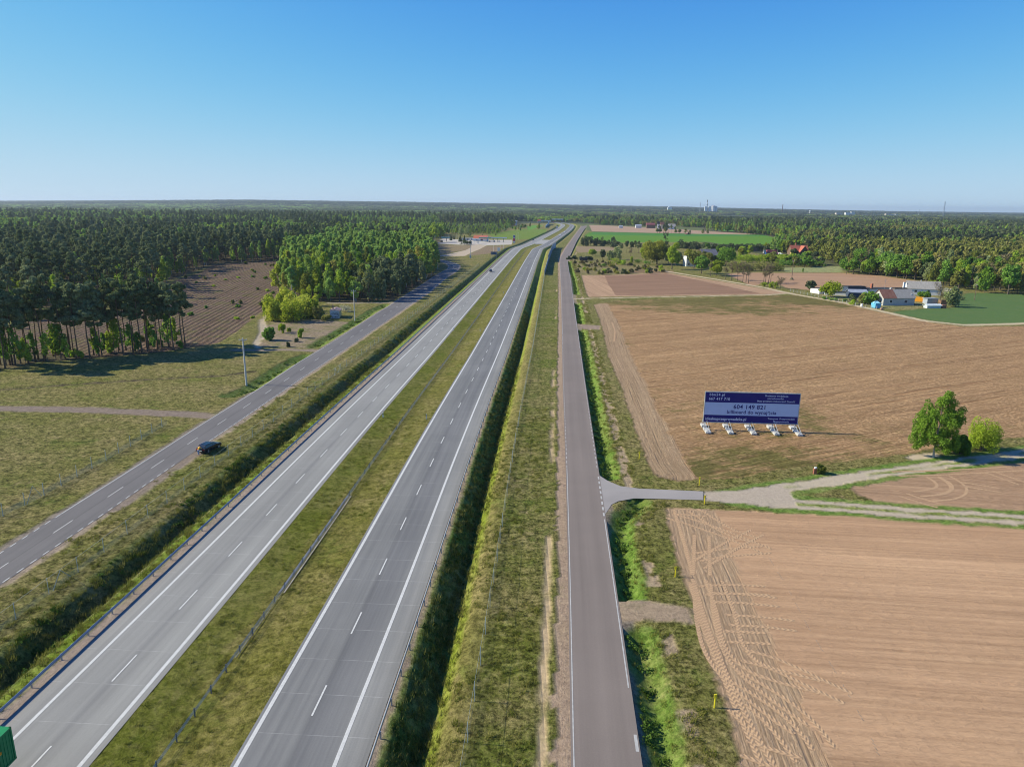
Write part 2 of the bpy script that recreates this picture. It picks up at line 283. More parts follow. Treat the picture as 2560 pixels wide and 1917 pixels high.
D={'ref': [(-21.0, 50.2), (-19.4, 75.5), (-18.4, 97.9), (-16.7, 129.1), (-15.9, 142.4), (-14.2, 170.1), (-11.6, 209.8), (-9.6, 245.3), (-6.7, 294.4), (3.7, 477.6), (9.5, 579.0), (20.2, 748.0), (32.8, 822.2), (49.0, 954.3), (81.5, 1220.4), (99.5, 1372.8), (123.4, 1605.2), (134.7, 1730.0)], 'oldL': [(-63.4, 81.2), (-63.0, 93.3), (-62.1, 111.8), (-61.3, 134.1), (-59.9, 160.5), (-59.6, 167.9), (-59.0, 194.9), (-57.7, 209.9), (-55.5, 268.5), (-53.2, 320.1), (-49.4, 409.0), (-48.5, 443.0), (-46.9, 470.8), (-45.3, 494.4), (-45.5, 510.0), (-47.3, 526.4), (-50.8, 543.7), (-56.2, 562.0), (-64.2, 581.1)], 'oldR': [(-58.2, 75.0), (-57.6, 84.5), (-57.0, 95.1), (-56.4, 111.7), (-55.9, 119.0), (-54.4, 144.9), (-53.2, 168.2), (-51.1, 203.0), (-47.6, 266.3), (-42.4, 363.5), (-41.5, 421.8), (-39.3, 461.4), (-37.9, 491.5), (-38.5, 514.9), (-40.5, 531.6), (-44.1, 544.5), (-51.9, 567.4), (-59.2, 584.4), (-65.7, 595.4)], 'srvL': [(5.0, 46.6), (7.0, 76.3), (9.3, 113.2), (12.6, 169.9), (23.7, 346.9), (35.8, 550.5), (40.1, 614.2), (54.4, 753.4), (87.0, 1049.1), (156.0, 1665.6)], 'srvR': [(10.4, 46.7), (12.3, 76.4), (14.4, 110.1), (18.1, 170.2), (29.4, 347.3), (43.6, 575.2), (50.9, 645.1), (82.7, 940.5), (173.7, 1722.9)], 'fieldA': [(22.7, 96.3), (21.0, 83.9), (20.7, 76.7), (19.8, 66.4), (19.1, 57.3), (18.9, 52.2), (18.4, 46.8), (18.0, 41.7), (55.7, 42.1), (87.2, 87.7), (71.3, 91.0), (53.2, 93.6), (37.2, 95.2)], 'fieldB': [(36.4, 318.2), (34.1, 274.2), (31.1, 236.1), (28.5, 206.9), (26.8, 171.2), (25.0, 140.8), (23.8, 123.8), (23.5, 114.2), (23.8, 108.8), (27.1, 106.9), (37.0, 108.6), (42.9, 111.7), (56.7, 116.5), (70.7, 120.8), (85.8, 127.7), (99.6, 131.6), (134.1, 140.7), (254.2, 276.5), (195.1, 268.5), (171.0, 265.7), (163.1, 274.9), (157.1, 302.7), (154.2, 330.7), (143.8, 361.1), (128.7, 358.4), (48.5, 332.0)], 'fieldC': [(43.7, 457.1), (37.4, 362.4), (36.9, 345.6), (130.7, 363.9), (143.8, 372.1), (138.5, 386.6), (124.7, 428.4), (103.5, 483.9), (63.1, 463.0)], 'fieldCd': [(58.6, 457.0), (102.3, 477.8), (117.4, 414.5), (128.2, 366.7), (51.1, 352.8), (54.6, 408.8)], 'fieldH': [(53.2, 104.6), (60.0, 107.2), (69.7, 111.0), (82.4, 115.8), (90.3, 118.3), (129.2, 135.2), (88.9, 89.5), (74.4, 95.5), (63.1, 96.5), (55.4, 97.9), (53.5, 101.4)], 'clearcut': [(-197.3, 450.4), (-216.4, 515.0), (-193.8, 540.5), (-175.5, 585.8), (-156.6, 491.0), (-121.5, 371.0), (-103.0, 297.1), (-100.1, 274.8), (-94.3, 238.8), (-92.2, 218.4), (-97.3, 211.7), (-103.4, 204.1), (-118.1, 196.0), (-135.7, 199.6), (-169.0, 219.9), (-180.6, 259.8), (-166.3, 270.6), (-159.9, 287.3), (-169.6, 341.0), (-191.8, 405.8)], 'wheat': [(162.2, 303.1), (177.0, 312.9), (199.3, 320.1), (218.5, 348.2), (240.8, 378.9), (254.6, 381.1), (269.5, 375.1), (339.4, 373.0), (257.9, 280.7), (200.6, 276.3), (174.1, 270.8), (166.0, 280.0)], 'fieldD': [(178.5, 490.1), (228.5, 495.4), (244.5, 479.1), (252.0, 433.5), (244.8, 419.7), (192.2, 385.6), (162.3, 383.1), (151.6, 396.2), (156.9, 431.4), (135.0, 403.0), (142.6, 480.0), (159.3, 491.5)], 'greenF': [(131.0, 1256.1), (139.7, 1270.2), (289.5, 1233.7), (406.4, 1218.8), (410.9, 1169.9), (372.4, 973.9), (321.0, 838.0), (254.1, 852.0), (254.4, 939.5), (214.7, 931.6), (127.5, 894.0), (113.0, 943.8), (95.1, 962.8), (111.3, 1129.5)], 'brownE': [(185.2, 1781.4), (227.0, 1742.5), (333.5, 1505.9), (414.6, 1242.1), (387.7, 1219.9), (290.2, 1236.7), (141.9, 1310.9)], 'green2': [(446.1, 1581.7), (479.6, 1567.4), (420.5, 1376.5), (402.4, 1417.5)], 'brownF': [(70.2, 808.4), (110.7, 796.5), (103.7, 734.8), (77.8, 707.5), (62.9, 690.6), (62.7, 720.4)], 'green3': [(29.0, 1610.1), (48.7, 1719.6), (71.3, 1728.1), (50.7, 1509.7), (27.9, 1351.5)], 'scrubG': [(46.0, 569.4), (82.5, 574.0), (112.6, 527.3), (104.5, 488.4), (63.5, 465.5), (44.0, 458.6), (42.2, 473.2)], 'gasP': [(-96.1, 923.2), (-92.9, 964.9), (-72.3, 941.5), (-65.3, 879.7), (-53.8, 919.0), (-34.1, 936.2), (-24.5, 938.2), (-1.9, 942.9), (-1.2, 892.4), (-2.1, 825.5), (-29.4, 805.5), (-38.4, 818.9), (-59.1, 810.0), (-86.5, 830.7)], 'gasR': [(-48.5, 827.3), (-29.4, 805.5), (-34.2, 728.7), (-38.7, 682.4), (-42.3, 629.2), (-69.6, 619.4), (-64.3, 635.3), (-56.5, 665.7), (-47.7, 710.7), (-44.6, 760.8)], 'gasBr1': [(-94.3, 808.6), (-58.7, 805.1), (-40.8, 803.4), (-45.1, 752.0), (-48.2, 710.6), (-57.6, 679.5), (-65.4, 651.1), (-76.5, 662.7)], 'gasBr2': [(-29.0, 795.8), (-6.2, 795.1), (-14.3, 731.9), (-17.5, 671.6), (-33.5, 642.9), (-40.6, 641.8), (-36.4, 697.3)], 'patchG': [(199.5, 532.2), (254.2, 554.4), (229.8, 500.0), (189.2, 497.5)], 'farmY': [(162.4, 381.9), (220.9, 373.9), (210.5, 346.1), (176.7, 311.3), (166.0, 310.6), (161.7, 332.2), (156.0, 360.7)], 'fenceB': [(-70.7, 90.7), (-69.8, 96.6), (-68.7, 114.0), (-68.2, 134.1)], 'med_x': [(22.0, 841.0), (34.7, 951.2), (46.8, 947.1), (33.2, 832.5)], 'tr1': [(28.6, 337.4), (38.6, 341.2), (85.7, 351.7), (129.9, 361.9), (142.8, 369.5)], 'tr2': [(105.4, 494.8), (126.7, 435.5), (140.6, 392.4), (140.2, 391.2), (145.0, 364.1), (155.6, 333.6), (159.2, 307.1), (163.2, 279.3), (173.2, 269.4), (199.6, 274.8), (229.4, 285.1)], 'trN': [(33.9, 100.6), (39.9, 103.0), (58.6, 110.0), (74.3, 115.5), (92.6, 121.6), (136.7, 143.6)], 'trS': [(33.8, 100.2), (38.4, 98.6), (49.8, 97.0), (59.0, 95.1), (73.0, 93.4), (88.9, 89.5)], 'meadowR': [(-125.3, 144.3), (-108.3, 144.2), (-91.2, 143.9), (-77.9, 142.4), (-67.3, 141.4), (-61.6, 139.9)], 'path2': [(-82.8, 208.8), (-76.8, 208.6), (-67.4, 209.6), (-60.3, 208.9), (-57.8, 207.6)], 'sandL1': [(-77.1, 211.7), (-79.7, 217.3), (-81.2, 223.9), (-82.1, 230.9), (-86.8, 246.0), (-91.7, 258.7), (-95.7, 271.1), (-98.8, 284.7), (-101.0, 295.9)], 'sandL2': [(-80.7, 218.3), (-84.8, 234.4), (-87.8, 244.6), (-92.0, 255.7), (-95.9, 267.8)], 'path3': [(-82.4, 314.8), (-70.8, 315.0), (-62.4, 316.2), (-52.6, 318.5)], 'furrowD': [(-121.5, 155.3), (-119.0, 159.4), (-106.3, 165.2), (-84.7, 172.7), (-73.4, 175.8), (-67.1, 181.0)], 'sideA': [(14.2, 109.1), (15.5, 106.3), (17.2, 104.2), (20.0, 103.3), (29.7, 102.4), (28.8, 99.0), (22.8, 99.3), (18.5, 99.4), (16.0, 98.3), (14.8, 97.0), (13.5, 93.7)], 'gravel': [(29.7, 102.6), (34.3, 102.7), (37.0, 103.5), (40.5, 104.6), (43.3, 105.3), (43.1, 100.8), (43.1, 98.4), (37.9, 97.2), (33.4, 97.9), (28.7, 98.8)], 'cross1': [(24.0, 262.4), (32.4, 260.2), (31.4, 251.2), (25.2, 252.1)], 'cross2': [(11.9, 70.9), (14.2, 71.2), (17.3, 70.4), (19.7, 69.7), (19.6, 66.4), (17.7, 66.6), (11.6, 66.7)], 'sandBirch': [(69.5, 118.6), (72.2, 120.8), (76.1, 121.5), (77.1, 119.7), (75.1, 117.6), (70.9, 116.7)], 'dE1': [(45.3, 575.4), (40.2, 490.4), (37.5, 434.0), (32.2, 357.0)], 'dE2': [(29.6, 321.6), (26.0, 265.2)], 'dE3': [(24.9, 248.4), (22.3, 206.7), (20.0, 170.9), (17.9, 140.6), (16.6, 119.2), (16.3, 108.6)], 'dE4': [(19.2, 98.1), (18.5, 96.2), (16.5, 93.8), (15.4, 90.7), (14.7, 85.4), (14.2, 77.7), (13.6, 71.8)], 'dE5': [(13.4, 64.2), (13.2, 60.7), (13.2, 57.2), (12.9, 52.6), (12.7, 48.5), (12.5, 46.7), (12.5, 45.0)], 'dE0': [(149.3, 1508.7), (110.7, 1185.6), (83.9, 948.1), (68.0, 808.7), (57.3, 712.3), (49.7, 642.5)], 'dO1': [(-55.7, 311.3), (-57.9, 293.0), (-58.6, 259.2), (-60.1, 235.8), (-61.0, 215.1)], 'dO2': [(-59.9, 201.3), (-61.5, 190.7), (-61.9, 178.1), (-62.1, 162.5), (-64.2, 157.1)], 'tracks': [[(22.5, 93.5), (24.6, 92.0), (27.2, 89.8), (29.6, 87.1), (32.9, 82.9)], [(23.2, 81.1), (26.7, 82.4), (33.1, 83.5)], [(26.4, 95.6), (27.4, 94.0), (28.1, 91.7), (29.8, 87.8), (32.4, 86.1)], [(22.0, 73.2), (25.6, 73.8), (29.6, 73.3)], [(22.4, 71.7), (25.7, 71.8), (29.9, 70.9)], [(22.5, 75.0), (20.9, 67.9), (20.1, 62.0), (20.5, 58.5), (21.8, 55.7), (23.4, 52.7), (24.6, 50.9)], [(23.1, 67.3), (27.4, 67.0), (30.1, 66.3)], [(22.1, 64.3), (26.4, 64.0)], [(24.0, 75.6), (23.4, 68.4), (22.3, 62.8), (22.9, 59.1), (25.7, 57.8), (28.5, 56.5)], [(22.8, 61.2), (25.1, 60.5), (27.8, 57.5), (30.4, 54.9)], [(21.0, 58.2), (23.6, 55.0), (25.2, 52.3), (25.6, 48.7)], [(19.1, 48.9), (20.6, 47.5), (23.1, 46.9)], [(20.1, 53.7), (21.6, 50.6), (21.8, 47.2)], [(22.9, 79.0), (24.9, 80.9), (30.0, 85.7), (33.4, 88.5)], [(23.6, 95.1), (26.2, 94.8), (28.1, 94.4)], [(25.6, 87.3), (22.9, 76.8)], [(69.3, 109.7), (69.6, 107.0), (68.9, 105.0), (66.7, 103.3), (62.9, 102.3)], [(71.4, 110.0), (71.9, 107.0), (70.4, 103.6), (66.8, 101.0), (62.8, 100.5)], [(63.8, 110.9), (72.0, 111.6), (87.4, 114.1)], [(72.3, 106.5), (74.8, 105.4), (76.8, 104.2)], [(60.3, 102.0), (61.5, 99.8), (63.6, 97.9)], [(80.2, 112.4), (81.7, 108.8), (82.3, 106.8)]], 'tracks1': [[(21.1, 75.0), (20.2, 66.4), (20.0, 58.5), (19.9, 52.7), (20.0, 46.9)], [(21.6, 75.8), (20.7, 66.4), (20.4, 58.0), (20.5, 51.3), (21.0, 46.2)], [(23.7, 95.5), (22.8, 85.6), (21.8, 76.8)], [(37.9, 268.7), (36.3, 247.8), (33.1, 227.7)]], 'holes': [(32.5, 81.0), (32.2, 76.0), (32.0, 73.1), (31.3, 66.0), (31.0, 59.9), (30.7, 55.7), (30.3, 51.1), (29.5, 46.9)], 'frontpine': [(-135.3, 176.8), (-132.9, 179.2), (-128.9, 189.1), (-116.5, 196.0), (-108.5, 202.6), (-101.6, 207.7), (-96.7, 213.0)], 'forestL': [(-193.4, 259.0), (-189.1, 259.2), (-183.4, 285.7), (-185.2, 320.1), (-161.3, 299.2), (-171.1, 344.1), (-195.1, 405.5), (-202.1, 449.9), (-217.8, 518.5), (-193.8, 540.5), (-175.5, 585.8)], 'wood': [(-175.5, 585.8), (-154.6, 484.8), (-121.5, 371.0), (-110.3, 330.2), (-94.7, 321.2), (-75.3, 315.7), (-54.8, 327.0), (-50.9, 407.9), (-49.1, 444.2), (-55.9, 519.8), (-70.6, 624.8), (-112.6, 919.3), (-201.5, 1288.2), (-268.4, 1268.3), (-238.9, 892.9)], 'woodR': [(225.6, 489.2), (242.8, 468.1), (251.8, 443.2), (246.5, 419.6), (242.5, 386.7), (266.5, 370.7), (331.6, 352.9)], 'gardenA': [(102.8, 527.6), (137.9, 517.8), (186.6, 601.9), (220.9, 666.1), (220.0, 738.6), (189.4, 747.4), (158.9, 703.5), (124.4, 626.7)], 'gardenB': [(199.5, 590.3), (203.7, 539.3), (235.3, 543.0), (247.6, 530.1), (328.1, 681.3), (344.2, 779.3), (335.6, 800.3), (271.9, 673.4), (225.1, 625.6)], 'gardenC': [(-106.1, 1046.9), (-54.0, 1171.4), (33.6, 1313.4), (69.9, 1470.0), (39.4, 1545.4), (-62.4, 1352.9), (-128.9, 1206.4)], 'thicket': [(-92.5, 265.2), (-87.5, 259.8), (-78.9, 266.1), (-75.6, 276.4), (-84.8, 304.6), (-98.3, 320.9), (-107.1, 326.0), (-102.6, 297.1)]}
P={'p1': (-64.3, 166.5, 11.4), 'p2': (-59.94, 267.23, 11.4), 'p3': (-56.94, 380.39, 11.2), 'p4': (-51.53, 490.01, 10.5), 'p5': (-36.02, 604.84, 11.9), 'p6': (-220.14, 510.92, 13.7), 'p7': (172.82, 443.09, 12.0), 'p8': (226.81, 348.79, 7.6), 'p9': (193.51, 353.46, 3.4), 'sg': (-51.3, 388.79, 3.7), 'lp0': (-85.73, 780.96, 9.5), 'lp1': (-86.09, 795.24, 10.2), 'lp2': (-81.74, 906.9, 7.8), 'lp3': (-73.5, 941.29, 8.4), 'lp4': (-63.77, 845.84, 9.2), 'lp5': (-18.73, 685.44, 9.2), 'lp6': (-15.55, 689.53, 9.1), 'lp7': (-12.82, 704.74, 7.9), 'lp8': (-10.11, 740.85, 6.2), 'lp9': (4.6, 957.89, 9.1), 'lp10': (6.26, 944.65, 9.6), 'hut1': (-70.23, 271.0), 'hut2': (-66.72, 271.55), 'hut0': (-74.5, 278.31), 'car0': (-54.6, 117.19), 'carn': (-53.35, 117.23), 'carf': (-52.69, 121.3), 'person': (-54.22, 116.79), 'd1': (-20.62, 245.83), 'd2': (-11.32, 245.17), 'd3': (-26.53, 140.2), 'd4': (-17.48, 139.36), 'd5': (-14.64, 358.16), 'd6': (-4.68, 356.51), 'm1': (22.3, 116.9), 'm2': (29.74, 105.0), 'm3': (28.64, 97.66), 'm4': (19.6, 76.28), 'm5': (18.02, 53.55), 'redpost': (50.3, 110.57), 'vA': (-14.9, 477.69), 'vB': (25.44, 929.51), 'vC': (87.12, 1456.84), 'vD': (71.18, 1104.55), 'vE': (87.72, 1244.36), 'vF': (140.07, 1710.57), 'vG': (116.13, 1969.3), 'sign1': (-15.86, 595.52), 'signw': (-13.95, 686.18), 'pyl': (0.82, 863.75), 'kiosk': (-74.89, 673.31), 'shopL': (-65.32, 916.64), 'shopM': (-51.24, 926.03), 'redL': (-50.29, 919.74), 'redR': (-33.69, 891.95), 'canA': (-24.82, 875.93), 'canB': (-11.75, 878.49), 'canC': (-42.34, 844.47), 'canD': (-81.02, 876.56), 'bluecar': (-130.38, 1007.14), 'shed': (57.43, 586.53), 'wb1': (129.07, 536.94), 'wb2': (136.6, 537.83), 'gb': (168.09, 616.31), 'rh1': (261.67, 689.05), 'rh2': (278.85, 691.55), 'rh0': (265.88, 675.79), 'barn': (241.46, 736.46), 'trac': (288.42, 1192.31), 'fh1': (166.96, 327.62), 'fh2': (171.06, 323.75), 'fh3': (184.68, 326.63), 'fb1': (202.54, 362.4), 'fb2': (207.47, 360.06), 'fb3': (222.87, 380.42), 'fs1': (157.86, 370.92), 'fs2': (158.25, 364.84), 'fs3': (162.38, 353.51), 'fs4': (164.56, 353.68), 'fs5': (175.54, 366.22), 'fw1': (183.36, 366.84), 'fw2': (195.13, 371.86), 'tarp': (162.13, 315.69), 'gh': (188.45, 316.6), 'tank1': (194.27, 332.88), 'or1': (200.61, 349.02), 'box1': (157.51, 319.66), 'logs': (161.82, 308.86), 'bin1': (193.28, 316.94), 'h1': (309.2, 1491.81), 'truck': (-38.44, 45.98), 'br1': (65.86, 1794.2), 'br2': (98.81, 1760.71)}
